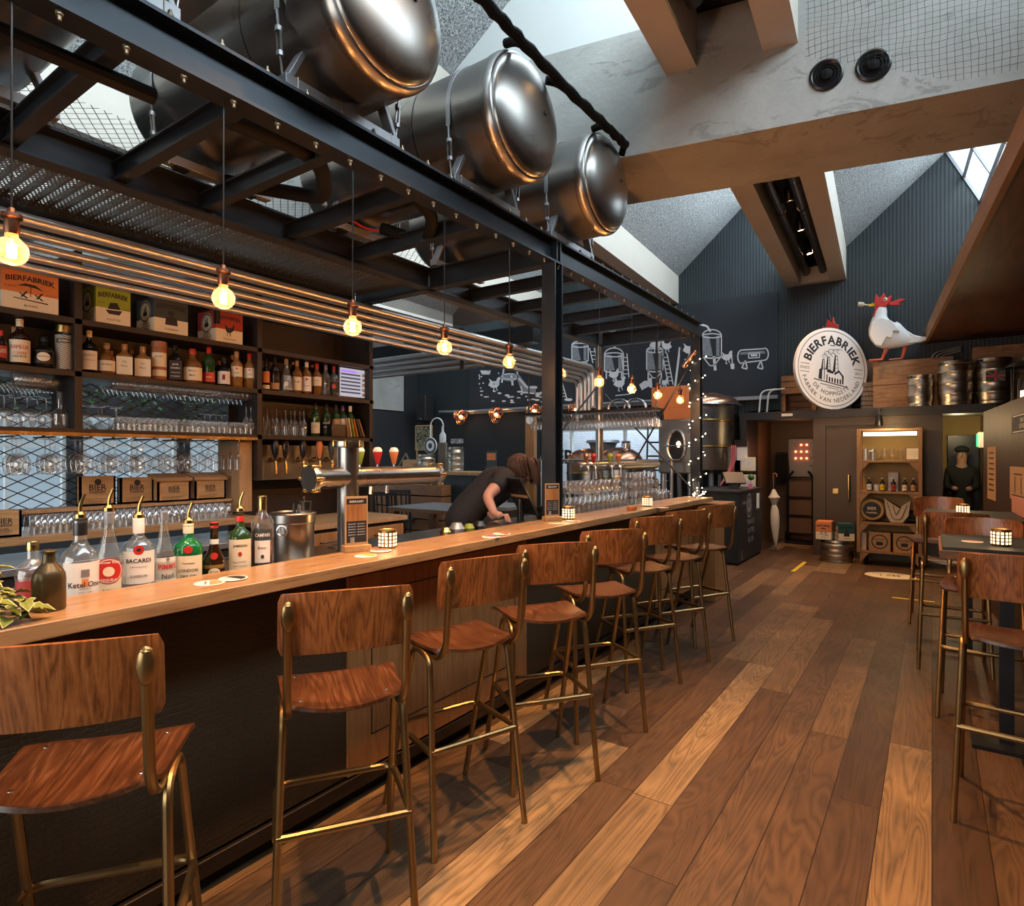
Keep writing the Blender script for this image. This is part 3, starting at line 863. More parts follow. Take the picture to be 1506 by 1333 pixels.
stool(.05, 7.05, 178, 'farthest bar stool at the right, beyond the far high table', GT, False)

# ------------------------------------------------------------------ steel frame over the bar
fx, bx_ = -2.25, -3.45
fr = thing('steel_gantry', 'black bolted steel frame carrying the tanks above the bar', 'gantry', (fx, 0, 0))
def ibeam(a, b, h=.17, w=.11, tw=.012, tf=.014, up=(0, 0, 1)):
    m = MB(); a, b = Vector(a), Vector(b); u = Vector(up)
    m.bar(a, b, tw, h - 2 * tf, up)
    for s in (-1, 1): m.bar(a + u * s * (h - tf) / 2, b + u * s * (h - tf) / 2, w, tf, up)
    return m
ZB = 2.985
m = ibeam((0, -1.0, ZB), (0, 7.05, ZB)); m.build('main_beam', M['black_steel'], fr, smooth=0)
m = ibeam((bx_ - fx, -1.0, ZB), (bx_ - fx, 6.9, ZB)); m.build('main_beam', M['black_steel'], fr, smooth=0)
for y in (-.1, .45, .95, 1.4, 1.85, 2.4, 2.95, 4.3, 4.9, 5.6, 6.2):
    ibeam((.0, y, ZB - .01), (bx_ - fx, y, ZB - .01), .1, .06, .01, .01).build('cross_beam', M['black_steel'], fr, smooth=0)
for y in (3.75, 6.95):
    ibeam((-.02, y, ZB), (bx_ - fx + .02, y, ZB), .17, .1).build('cross_beam', M['black_steel'], fr, smooth=0)
ibeam((bx_ - fx, 3.75, ZB - .02), (-4.35 - fx, 3.75, ZB - .02), .14, .09).build('cross_beam', M['black_steel'], fr, smooth=0)
def post(x, y, z0, mat='black_steel', w=.11):
    m = MB(); up = (0, 1, 0)
    a, b = Vector((x, y, z0)), Vector((x, y, ZB - .085))
    m.bar(a, b, .012, w - .02, up)
    for s in (-1, 1): m.bar(a + Vector((0, s * (w - .012) / 2, 0)), b + Vector((0, s * (w - .012) / 2, 0)), w, .012, up)
    return m.build('post', M[mat], fr, smooth=0)
post(0, 3.75, 1.052); post(0, 7.0, 0)
MB().cyl((bx_ - fx, 6.9, 0), (bx_ - fx, 6.9, ZB - .085), .048, n=18).build('round_post', M['stainless'], fr)
for y0, y1 in ((3.8, 6.95), (6.95, 3.8)):
    pass
for a, b in (((.02, 6.95, 2.72), (bx_ - fx + .3, 6.95, 1.2)), ((bx_ - fx + .05, 6.95, 2.3), (-.05, 6.95, 1.15)), ((bx_ - fx, 6.85, 2.4), (bx_ - fx, 4.9, 1.1))):
    MB().cyl(a, b, .011, n=8).build('brace_rod', M['black_steel'], fr)
MB().cyl((.015, 6.95, 2.74), (-.14, 6.95, 2.56), .03, n=12).build('brace_sleeve', M['copper'], fr)
bt0 = None
def bolt(x, y, z, up=1):
    global bt0
    if bt0 is None:
        b = MB().lathe([(0, .03), (.006, .03), (.006, .014), (.012, .014), (.012, .004), (.006, .004), (.006, 0)], n=8)
        bt0 = b.build('bolt', M['bolt_metal'], fr); o = bt0
    else:
        o = bt0.copy(); COL.objects.link(o); o.parent = fr
    o.location = (x, y, z); o.rotation_euler = (0 if up > 0 else pi, 0, 0)
for k in range(34):
    y = .5 + k * .19
    bolt(.035, y, ZB + .085); bolt(.03, y + .05, ZB - .085, -1)
# stiffener plates above the thick post
MB().bb((-.05, 3.72, ZB - .075), (.055, 3.735, ZB + .075)).bb((-.05, 3.77, ZB - .075), (.055, 3.785, ZB + .075)).build('stiffener', M['black_steel'], fr, smooth=0)

# ------------------------------------------------------------------ horizontal beer tanks
ZT, RT = 3.51, .35
def make_tank(label, loc):
    t = thing('beer_tank', label, 'tank', loc, 0, 'stainless beer tanks on the steel frame')
    L_ = -1.62
    c = MB(); c.lathe([(RT, L_), (RT, -.055)], (0, 0, 0), 48, axis=(1, 0, 0))
    c.build('shell', M['stainless'], t)
    prof = [(RT * 1.0, -.055), (RT * 1.02, -.05), (RT * 1.025, -.025), (RT * 1.015, .0), (RT * .985, .018), (RT * .955, .022)]
    MB().lathe(prof, n=48, axis=(1, 0, 0)).build('rim', M['stainless'], t)
    prof = [(RT * .955, .022)] + [(RT * .95 * cos(a), .022 + .085 * sin(a)) for a in [k * pi / 2 / 12 for k in range(13)]]
    MB().lathe(prof, n=48, axis=(1, 0, 0)).build('end_cap', M['stainless'], t)
    prof = [(RT * cos(a), L_ - .09 * sin(a)) for a in [k * pi / 2 / 8 for k in range(9)]]
    MB().lathe(prof, n=48, axis=(1, 0, 0)).build('rear_cap', M['stainless'], t)
    MB().lathe([(0, .012), (.012, .01), (.014, 0)], (.105, .08, .03), 10, axis=(1, 0, 0)).build('plug', M['black_plastic'], t)
    MB().lathe([(RT * 1.002, -.56), (RT * 1.002, -.553)], n=48, axis=(1, 0, 0)).build('seam', M['black_steel'], t)
    for x in (-.27, -1.37):
        cr = MB(); z0 = -RT - .075
        cr.bar((x, -.33, z0 + .02), (x, .33, z0 + .02), .06, .05)
        for s in (-1, 1):
            cr.bar((x, s * .31, z0 + .03), (x, s * .22, z0 + .205), .055, .025, (0, 1, .3))
        o = cr.build('cradle', M['zinc'], t, bevel=.003)
        for s in (-1, 1): 
            MB().bb((x - .03, s * .2 - .035, z0 - .017), (x + .03, s * .2 + .035, z0 - .005)).build('spacer', M['black_steel'], o, smooth=0)
            MB().cyl((x + .025, s * .27, z0 - .016), (x + .025, s * .27, z0 + .05), .006, n=8).build('bolt', M['bolt_metal'], o)
        st = MB(); sp = []
        for k in range(17):
            a = pi * k / 16
            sp.append((x, cos(a) * (RT + .006), sin(a) * (RT + .006)))
        sp = [(x, RT + .004, -.12)] + sp + [(x, -RT - .004, -.12)]
        for a, b in zip(sp[:-1], sp[1:]): st.bar(a, b, .028, .005, (0, 0, 1) if abs(a[2] - b[2]) < abs(a[1] - b[1]) else (0, 1, 0))
        s_ = st.build('strap', M['galv'], t)
        for s in (-1, 1):
            tb = MB(); y = s * (RT + .002)
            tb.cyl((x, y, -.12), (x, y * .98, -.2), .006, n=6)
            for d in (-.012, .012): tb.bar((x + d, y * .98, -.2), (x + d, y * .96, -.3), .006, .008)
            tb.cyl((x, y * .98, -.19), (x, y * .98, -.21), .016, n=8); tb.cyl((x, y * .96, -.29), (x, y * .96, -.31), .016, n=8)
            tb.cyl((x, y * .96, -.3), (x, y * .92, -.4), .005, n=6)
            tb.build('turnbuckle', M['galv'], s_)
    return t
TK = [(.78, 'nearest steel tank, cut off by the top left picture corner'), (1.87, 'big steel tank whose domed end nearly touches the top picture edge'),
      (2.96, 'middle steel tank of the row, its rim touched by two stubs of black hose'), (4.02, 'farthest steel tank, just right of the thick post')]
tk = make_tank(TK[0][1], (-1.98, TK[0][0], ZT))
for y, l in TK[1:]: dup(tk, (-1.98, y, ZT), label=l)
# insulated hose over the tank ends
hp = [at(640, -75, X=-1.86), at(720, 10, X=-1.84), at(772, 66, X=-1.83), at(838, 135, X=-1.83), at(893, 187, X=-1.85), at(920, 213, X=-1.87)]
h = MB(); hh = []
pts = []
for i in range(len(hp) - 1):
    for k in range(9):
        p = hp[i].lerp(hp[i + 1], k / 9); pts.append(p + Vector((0, 0, .006 * sin((i * 9 + k) * 1.7))))
pts.append(hp[-1])
h.tube(pts, [.03 + .003 * sin(i * 2.1) for i in range(len(pts))], 10)
hs = one('insulated_hose', h, M['rubber'], 'lumpy black insulated hose sloping past the domed tank ends', 'hose')
for a, b in ((at(772, 66, X=-1.83), at(744, 64, X=-1.98)), (at(838, 135, X=-1.83), at(803, 118, X=-1.93)), (at(893, 187, X=-1.85), at(872, 190, X=-1.97)), (at(920, 213, X=-1.87), at(914, 228, X=-1.93))):
    MB().tube(fillet([a, a.lerp(b, .5) + Vector((0, 0, .02)), b], .05), .026, 10).build('branch', M['rubber'], hs)
# hoses under the tanks
h1 = MB().tube(fillet([(-2.45, -.3, 2.88), (-2.42, .6, 2.86), (-2.4, 1.1, 2.87)], .2), [.03] * 8, 10)
one('ribbed_hose', h1, M['rubber'], 'black ribbed hose under the near frame beam, top left', 'hose')
h2 = MB().tube(fillet([(-2.45, 1.42, 2.95), (-2.45, 1.9, 2.98), (-2.75, 2.15, 2.95), (-2.95, 2.2, 3.02), (-3.3, 1.9, 3.08)], .25, 8), .04, 12)
one('ribbed_hose', h2, M['rubber'], 'black hose curling down between the frame beams, left of the middle tank', 'hose')
h2 = MB().tube(fillet([(-2.5, 2.6, 3.05), (-2.5, 2.75, 2.99), (-2.8, 3.05, 2.96), (-3.1, 2.9, 3.08)], .25, 8), .04, 12)
one('ribbed_hose', h2, M['rubber'], 'black hose looping above the cross beams, near the thick post', 'hose')
rw = MB().tube(fillet([(-3.5, 2.45, 3.06), (-3.1, 2.6, 3.06), (-3.2, 2.85, 3.08), (-3.0, 3.1, 3.07)], .1, 6), .008, 8)
one('red_cable', rw, M['red'], 'thin red cable lying across the frame under the tanks', 'cable')

# grating panels between the frame and the back bar, mesh guards above
gd = MB()
for y0, y1 in ((-1.0, 3.68),): gd.quad((-4.3, y0, 2.96), (-3.52, y0, 2.96), (-3.52, y1, 2.96), (-4.3, y1, 2.96))
g = one('metal_grating', gd, M['mesh_deck'], 'long expanded-metal grating between the frame and the pipes, left of the thick post', 'grating', 'grating panels', smooth=0)
MB().bb((-4.34, -1.0, 2.9), (-4.28, 3.68, 3.0)).build('edge_angle', M['black_steel'], g, smooth=0)
cr = MB()
for k in range(66):
    y = -.95 + k * .07
    cr.bar((-4.28, y, 2.99), (-3.52, y, 2.99), .018, .03)
cr.build('slats', M['corrug'], g, smooth=0)
gd = MB().quad((-4.3, 3.84, 2.96), (-3.52, 3.84, 2.96), (-3.52, 5.2, 2.96), (-4.3, 5.2, 2.96))
one('metal_grating', gd, M['mesh_deck'], 'shorter grating panel beyond the cross beam at the thick post', 'grating', 'grating panels', smooth=0)
gd = MB().quad((-4.6, -1, 3.3), (-3.5, -1, 3.3), (-3.5, 4.6, 3.3), (-4.6, 4.6, 3.3))
one('mesh_guard', gd, M['mesh_roof'], 'black diamond wire mesh lying behind the tanks, sky light showing through', 'wire mesh', smooth=0)

# bundle of steel tubes above the back bar
pz = [2.775, 2.71, 2.657, 2.604, 2.553]
pb = thing('tube_bundle', 'bundle of five shiny steel tubes running above the back bar', 'tubes', (-3.95, 0, 0))
for i, z in enumerate(pz):
    pts = fillet([(-.03 * i, -1.2, z), (-.03 * i, 7.7 - .06 * i, z), (-.03 * i, 7.7 - .06 * i, z - .55)], .12, 6)
    MB().tube(pts, .034 if i == 0 else .023, 16).build('tube', M['tube_metal'], pb)
MB().bb((-.25, -1.2, 2.8), (-.13, 5.1, 2.86)).build('carrier', M['black_steel'], pb, smooth=0)
for y in (.9, 2.3, 3.7, 5.0):
    MB().bb((-.2, y, 2.45), (-.17, y + .03, 2.89)).build('hanger', M['black_steel'], pb, smooth=0)
pb = thing('tube_bundle', 'second steel tube bundle branching left above the far dining area', 'tubes', (-3.95, 5.3, 0))
for i, z in enumerate((2.74, 2.68, 2.62, 2.56)):
    MB().tube([(-.16, .02 * i, z - .02), (-6.4, .02 * i, z - .02)], .03, 14).build('tube', M['galv'], pb)
m = MB().bb((-10.4, 5.9, 2.85), (-3.8, 6.05, 3.05))
one('service_duct', m, M['black_steel'], 'black square duct crossing behind the tube bundles', 'duct', smooth=0)

# ------------------------------------------------------------------ pendant bulbs
def make_pendant(label, loc, L_):
    t = thing('pendant_bulb', label, 'pendant lamp', loc, 0, 'bare filament bulbs above the bar')
    prof = []
    for k in range(15):
        a = pi * k / 14
        r = .0415 * sin(a); z = -.0415 * cos(a)
        if z > .026: r = max(r, .017)
        prof.append((r, z))
    prof = [(r, z) for r, z in prof if z < .036] + [(.0165, .042), (.0155, .058)]
    MB().lathe(prof, n=20).build('bulb', M['bulb_glass'], t)
    f = MB(); fp = []
    for k in range(61):
        a = k / 60 * 2 * pi * 5
        fp.append((.009 * cos(a), .009 * sin(a), -.022 + .042 * k / 60))
    f.tube(fp, .0016, 5)
    for k in range(6):
        a = 2 * pi * k / 6
        f.tube([(.011 * cos(a), .011 * sin(a), -.02), (.011 * cos(a + .5), .011 * sin(a + .5), .022)], .0014, 4)
    f.build('filament', M['filament'], t)
    MB().lathe([(.0, .13), (.009, .128), (.012, .115), (.026, .11), (.027, .098), (.019, .092), (.0195, .06), (.017, .05), (0, .05)], n=18).build('socket', M['copper_dark'], t)
    MB().cyl((0, 0, .125), (0, 0, L_), .0032, n=6).build('cord', M['black_plastic'], t)
    return t
M['copper_dark'] = plain('dark copper socket', (.13, .06, .035), .35, .9, .3)
pn = None
names = ['nearest hanging bulb, cut off at the left edge beside the orange box', 'second hanging bulb, before the red and dark beer boxes', 'third hanging bulb, above the right end of the bottle shelf',
         'fourth hanging bulb, just left of the thick post', 'fifth hanging bulb, against the left side of the thick post', 'sixth hanging bulb, first right of the thick post',
         'seventh hanging bulb, in front of the round steel post', 'eighth hanging bulb, between round post and orange box', 'ninth hanging bulb, at the left edge of the orange box', 'tenth and farthest hanging bulb, in front of the orange box']
for i, l in enumerate(names):
    y = .63 + .645 * i + (.01 if i % 2 else 0)
    loc = (-2.25, y, 2.13)
    Lc = ZB - .088 - 2.13
    if pn is None: pn = make_pendant(l, loc, Lc)
    else: dup(pn, loc, label=l)
    point('bulb_light', (loc[0], loc[1], 2.128), BULB_W, (1.0, .5, .2), .012)

# string of tiny lights round the far post
sl = thing('fairy_lights', 'string of tiny warm lights wound round the far frame post', 'string lights', (fx, 7.0, 0))
pts = []
for k in range(140):
    a = k * .33; z = 1.08 + 1.65 * k / 139
    pts.append((.085 * cos(a) * (1 + .15 * sin(k)), .085 * sin(a), z))
MB().tube(pts, .0025, 4).build('wire', M['black_plastic'], sl)
for k in range(2, 140, 3):
    p = pts[k]; MB().sphere((p[0] * 1.12, p[1] * 1.12, p[2]), .006, 6, 4).build('bulb', M['fairy'], sl)
for k in range(14):
    MB().sphere((.1 + RND.uniform(-.1, .08), -.1 + RND.uniform(-.06, .03), 1.06 + RND.uniform(0, .1)), .006, 6, 4).build('bulb', M['fairy'], sl)
# ================================================================== BACK BAR SHELVING
SXF, SXB = -4.2, -4.56
su = thing('bar_shelving', 'tall dark wooden shelving behind the bar with glasses and bottles', 'shelving', (SXB, 0, 0))
def sb(name, y0, y1, z0, z1, mat='dark_wood', x0=SXB, x1=SXF, par=None):
    return MB().bb((x0 - SXB, y0, z0), (x1 - SXB, y1, z1)).build(name, M[mat], par or su, bevel=.002)
SZ = [1.684, 2.03, 2.345]
for z in SZ: sb('shelf', -.1, 3.83, z - .035, z)
for y in (-.1, 1.497, 2.687, 3.8): sb('upright', y - .02, y + .02, 1.02 if y in (-.1, 3.8) else 1.34 if y > 2 else 1.68, 2.75)
sb('back_panel', -.1, 3.8, 2.03, 2.75, x1=SXB + .012); sb('back_panel', 2.64, 3.8, .9, 2.03, x1=SXB + .012)
sb('side_panel', 2.56, 2.66, 1.1, 1.66, 'pale_oak', SXB, SXF - .06)
MB().bb((.36, -.1, 1.64), (.375, 2.66, 1.66)).build('glass_rail', M['gold'], su)
for k in range(11):
    y = .62 + k * .19
    m = MB().tube([(.02, y, 1.632), (.36, y, 1.632)], .006, 6); m.build('hanger_rail', M['gold'], su)
bm_ = MB().quad((SXB + .02, -.1, 1.08), (SXB + .02, 2.62, 1.08), (SXB + .02, 2.62, 2.0), (SXB + .02, -.1, 2.0))
one('mesh_backing', bm_, M['mesh_shelf'], 'black expanded-metal mesh forming the open back of the glass shelves', 'mesh', smooth=0)
one('oak_shelf', MB().bb((SXB + .03, -.07, 1.18), (-4.34, 2.55, 1.2)), M['pale_oak'], 'narrow pale oak ledge holding the printed pine boxes', 'shelf', bevel=.002)
wt = one('oak_back_counter', MB().bb((SXB, -.07, 1.03), (-4.1, 2.62, 1.076)), M['counter_wood'], 'pale oak back counter under the rows of upturned tumblers', 'counter', bevel=.003)
fc = thing('bar_fridge', 'long steel-topped fridge unit under the back bar', 'fridge', (-4.2, 0, 0))
MB().bb((-.3, -.1, .9), (.32, 2.62, .94)).build('steel_lid', M['galv'], fc, bevel=.004)
MB().bb((-.3, -.1, .0), (.3, 2.62, .9)).build('body', M['black_paint'], fc, smooth=0)
for y in (0, .88, 1.76): MB().bb((.3, y + .02, .12), (.315, y + .82, .84)).build('door', M['stainless'], fc, bevel=.004)
cb = thing('drawer_cabinet', 'low oak cabinet with drawers, beside the foot of the beer tower', 'cabinet', (-4.1, 0, 0))
MB().bb((-.4, 2.72, .96), (.3, 3.86, 1.0)).build('worktop', M['pale_oak'], cb, bevel=.003)
MB().bb((-.4, 2.74, .0), (.27, 3.84, .96)).build('body', M['dark_wood'], cb, smooth=0)
for y in (2.76, 3.3):
    d = MB().bb((.27, y, .62), (.29, y + .52, .93)).build('drawer', M['oak_panel'], cb, bevel=.003)
    MB().tube(fillet([(.29, y + .18, .86), (.32, y + .18, .86), (.32, y + .34, .86), (.29, y + .34, .86)], .01), .006, 6).build('handle', M['black_steel'], d)
    MB().bb((.27, y, .1), (.29, y + .52, .6)).build('door', M['oak_panel'], cb, bevel=.003)

# tap plate with five taps
tp = thing('wall_tap_plate', 'steel plate with five beer taps below the bottle shelf', 'beer taps', (-4.33, 0, 0))
MB().bb((0, 2.72, 1.33), (.012, 3.55, 1.61)).build('plate', M['stainless'], tp, bevel=.004)
for k, (px, mt) in enumerate(((403, 'black_plastic'), (418, 'brown_glass'), (444, 'black_plastic'), (468, 'orange'), (486, 'slate'))):
    y = at(px, 682, X=-4.26).y
    t = MB(); t.tube(fillet([(.012, y, 1.49), (.09, y, 1.49), (.1, y, 1.38)], .03), .011, 10); t.lathe([(.022, 0), (.022, .012), (.012, .03)], (.012, y, 1.49), 12, axis=(1, 0, 0))
    o = t.build('tap', M['gold'], tp)
    MB().lathe([(.0, .15), (.02, .145), (.03, .11), (.022, .04), (.01, 0)], (.085, y, 1.5), 12).build('tap_handle', M[mt], o)

# ------------------------------------------------------------------ beer boxes on the top shelf
def txt_plane(o, ux, uy): return lambda x, y: Vector(o) + Vector(ux) * x + Vector(uy) * y
def icon(mb, kind, f):
    """little line pictures printed on the boxes; f maps unit coords"""
    def poly(*p): mb.add([f(x, y) for x, y in p], [tuple(range(len(p)))])
    def ring(r0, r1, n=20, cx=0, cy=0):
        mb.add([f(cx + r * cos(2 * pi * k / n), cy + r * sin(2 * pi * k / n)) for r in (r0, r1) for k in range(n)], [(k, (k + 1) % n, n + (k + 1) % n, n + k) for k in range(n)])
    if kind == 'badge': ring(.86, 1.0); poly((-.4, -.4), (.4, -.4), (.35, 0), (.22, 0), (.18, .5), (.08, .5), (.05, 0), (-.1, 0), (-.13, .4), (-.22, .4), (-.26, -.05), (-.4, -.05))
    if kind == 'beach':
        poly((-.7, .55), (-.3, .85), (.25, .8), (.7, .3), (.3, .5), (-.2, .6)); poly((-.02, .6), (.02, .6), (.0, -.4), (-.04, -.4))
        for s in (-.55, .25): poly((s, -.5), (s + .12, -.5), (s + .4, .1), (s + .28, .1)); poly((s - .1, -.1), (s, -.1), (s + .42, -.55), (s + .3, -.6))
        poly((-.9, -.62), (.9, -.78), (.9, -.9), (-.9, -.7))
    if kind == 'ship': poly((-.7, -.3), (-.4, -.7), (.5, -.7), (.75, -.2)); poly((-.5, -.2), (-.3, .5), (.3, .6), (.6, -.1))
    if kind == 'man': ring(0, .3, 12, 0, .55); poly((-.55, -.8), (-.5, 0), (-.2, .2), (.2, .2), (.5, 0), (.55, -.8))
    if kind == 'cock': poly((-.4, -.3), (-.55, .5), (-.1, .1), (.3, .2), (.45, .7), (.55, .4), (.5, -.1), (.1, -.5), (.1, -.95), (.03, -.95), (0, -.5), (-.2, -.5), (-.2, -.95), (-.27, -.95), (-.26, -.45))
def beer_box(label, lo, hi, top, pic, cap, split=.5, grp='beer boxes on the top shelf', tm='ink', front='x'):
    """printed carton; side facing +x is the picture side, -y side carries the round badge"""
    lo = Vector(lo); hi = Vector(hi); c = Vector(((lo.x + hi.x) / 2, (lo.y + hi.y) / 2, lo.z))
    t = thing('beer_box', label, 'box', c, 0, grp)
    s = (hi - lo); zs = s.z * .42
    m = MB(); m.mi = 0; m.bb((-s.x / 2, -s.y / 2, zs), (s.x / 2, s.y / 2, s.z)); m.mi = 1; m.bb((-s.x / 2, -s.y / 2, 0), (s.x / 2, s.y / 2, zs))
    m.build('carton', [M[top], M['offwhite']], t, smooth=0)
    p = MB(); W = s.y; fx_ = s.x / 2 + .0008
    p.text('BIERFABRIEK', s.z * .13, lambda x, y: (fx_, x, s.z * .785 + y - .25 * x * x / W), .03, W * .88)
    icon(p, pic, lambda x, y: (fx_, x * W * .34, s.z * .45 + y * s.z * .25))
    p.text(cap, s.z * .05, lambda x, y: (fx_, x, s.z * .13 + y), .01, W * .6)
    for k in range(2): p.text('HET BIER VAN', s.z * .028, lambda x, y: (fx_, x - W * (.36 if k else -.36), s.z * (.55 if k else .45) + y), 0, W * .2)
    p.build('print', M['ink'], t, smooth=0)
    p = MB(); fy = -s.y / 2 - .0008
    n = 24; p.add([(0, fy, s.z * .62)] + [(s.x * .3 * cos(2 * pi * k / n), fy, s.z * .62 + s.x * .3 * sin(2 * pi * k / n)) for k in range(n)], [(0, 1 + k, 1 + (k + 1) % n) for k in range(n)])
    b = p.build('badge', M['offwhite'], t, smooth=0)
    p = MB(); icon(p, 'badge', lambda x, y: (x * s.x * .28, fy - .0006, s.z * .62 + y * s.x * .28))
    for k, tx in enumerate(('BIERFABRIEK', 'VAN NEDERLAND', 'AMSTERDAM')): p.text(tx, s.z * .05, lambda x, y: (x, fy - .0006, s.z * (.28 - .08 * k) + y), .01, s.x * .7)
    p.build('badge_print', M['ink'], b, smooth=0)
    return t
bz = 2.3455
beer_box('orange beer box with beach chairs picture, leftmost of the top shelf row', (-4.48, 1.14, bz), (-4.23, 1.405, bz + .235), 'orange', 'beach', 'BLONDE')
beer_box('lime green beer box with ship picture on the top shelf', (-4.48, 1.6, bz), (-4.23, 1.795, bz + .235), 'green', 'ship', 'SCHATTIG')
beer_box('dark slate beer box with a man pictured on its front', (-4.48, 1.94, bz), (-4.23, 2.16, bz + .235), 'slate', 'man', 'PLOEGBAAS')
beer_box('crimson beer box with rooster picture, rightmost of the top shelf row', (-4.48, 2.36, bz), (-4.23, 2.565, bz + .235), 'crimson', 'cock', 'VOLLE HAAN')

# ------------------------------------------------------------------ bottles
SHP = {
 'spirit': [(0, 0), (.9, 0), (1, .02), (1, .58), (.92, .66), (.45, .74), (.34, .78), (.33, .95), (.36, .955), (.36, .97), (.3, .97), (0, .97)],
 'tall': [(0, 0), (.92, 0), (1, .015), (1, .6), (.95, .66), (.42, .77), (.36, .8), (.34, .96), (.38, .965), (.38, .98), (0, .98)],
 'wine': [(0, 0), (.93, 0), (1, .015), (1, .62), (.92, .69), (.46, .77), (.38, .8), (.36, .97), (.4, .972), (.4, .99), (0, .99)],
 'cone': [(0, 0), (.94, 0), (1, .015), (1, .3), (.9, .42), (.55, .62), (.33, .76), (.28, .95), (.34, .955), (.34, .975), (0, .975)],
 'squat': [(0, 0), (.94, 0), (1, .02), (1, .5), (.9, .6), (.5, .68), (.36, .74), (.33, .94), (.38, .945), (.38, .97), (0, .97)],
 'cyl': [(0, 0), (.96, 0), (1, .01), (1, .8), (.95, .84), (.4, .87), (.34, .9), (.34, .97), (0, .97)],
 'onion': [(0, 0), (.85, 0), (.95, .03), (1, .18), (.9, .34), (.55, .48), (.36, .6), (.3, .9), (.36, .91), (.36, .94), (0, .94)],
 'jug': [(0, 0), (.94, 0), (1, .02), (1, .52), (.96, .6), (.8, .68), (.5, .76), (.4, .81), (.38, .94), (.46, .95), (.48, .98), (.4, 1), (0, 1)],
}
def rad(sh, f):
    p = SHP[sh]
    for (r0, z0), (r1, z1) in zip(p, p[1:]):
        if z0 <= f <= z1 and z1 > z0: return r0 + (r1 - r0) * (f - z0) / (z1 - z0)
    return 1.0
def bottle(label, loc, H, Rr, shape='spirit', glass_='dark_glass', cap=('black_plastic', .86, 1.0), labels=(), group=None, sq=0, spout=False, turn=0.0, liquid=None, name='bottle', n=20):
    """labels: (z0, z1, mat, halfangle, [(text, zc, height, mat, bold)])"""
    t = thing(name, label, 'bottle', loc, face_cam(loc) + turn, group)
    pr = SHP[shape]
    MB().lathe([(r * Rr, z * H) for r, z in pr], n=n if not sq else 28, sq=sq).build('glass_body', M[glass_], t, smooth=50)
    if liquid:
        mt, f = liquid; q = [(r * Rr * .93, z * H + .004) for r, z in pr if z < f]
        q.append((rad(shape, f) * Rr * .93, f * H)); q.append((0, f * H))
        MB().lathe(q, n=n, sq=sq).build('contents', M[mt], t, smooth=50)
    if cap:
        mt, a, b = cap; r = rad(shape, min(a, .95)) * Rr * 1.08
        MB().lathe([(r, a * H), (r, b * H - .003), (r * .9, b * H), (0, b * H)], n=14).build('cap', M[mt], t)
    if spout:
        m = MB(); m.lathe([(.016, H), (.016, H + .012), (.009, H + .02), (0, H + .02)], n=12); m.tube(fillet([(0, 0, H + .015), (0, 0, H + .04), (.012, 0, H + .075)], .02), [.0055] * 7 + [.0045], 8)
        m.build('pour_spout', M['gold'], t)
    for z0, z1, mt, ha, texts in labels:
        r = max(rad(shape, z0), rad(shape, z1), rad(shape, (z0 + z1) / 2)) * Rr + .0008
        r1 = rad(shape, z1) * Rr + .001; r0 = rad(shape, z0) * Rr + .001
        if sq:
            r = Rr + .0012; w_ = Rr * ha
            lb = MB().box((0, -r, (z0 + z1) / 2 * H), (2 * w_, .001, (z1 - z0) * H)); f = lambda zc: (lambda x, y: (x, -r - .0009, zc * H + y))
        elif mt == 'disc':
            pass
        else:
            lb = MB().lathe([(r0, z0 * H), (r1, z1 * H)], n=32, a0=-pi / 2 - ha, a1=-pi / 2 + ha); rr = max(r0, r1) + .0006
            f = lambda zc: (lambda x, y: (rr * sin(x / rr), -rr * cos(x / rr), zc * H + y))
        o = lb.build('label', M[mt], t)
        mm = {}
        for qi, (tx, zc, h, m_, b) in enumerate(texts):
            mb = MB()
            if tx.startswith('@'):     # round or oval printed patch
                k = 22; rx, ry = h * float(tx[1:] or 1), h
                mb.add([f(zc)(0, 0)] + [f(zc)(rx * cos(2 * pi * i / k) * q, ry * sin(2 * pi * i / k) * q) for q in (.17, .33, .5, .67, .83, 1) for i in range(k)],
                       [(0, 1 + i, 1 + (i + 1) % k) for i in range(k)] + [(1 + g * k + i, 1 + g * k + k + i, 1 + g * k + k + (i + 1) % k, 1 + g * k + (i + 1) % k) for g in range(5) for i in range(k)])
            elif tx.startswith('#'):
                rx = h * float(tx[1:]); mb.add([f(zc)(x, y) for y in (-h, h) for x in (-rx, 0, rx)], [(0, 1, 4, 3), (1, 2, 5, 4)])
            else: mb.text(tx, h, f(zc), b, r * ha * 1.4)
            sc_ = 1 + (.0004 + .0003 * qi) / r
            mb.v = [(x * sc_, y * sc_, z) for x, y, z in mb.v]
            T_ = mm.setdefault(m_, MB()); T_.add(mb.v, mb.f)
        for m_, mb in mm.items():
            mb.build('print', M[m_], o, smooth=0)
    return t
GBS = 'spirits bottles on the upper shelf'
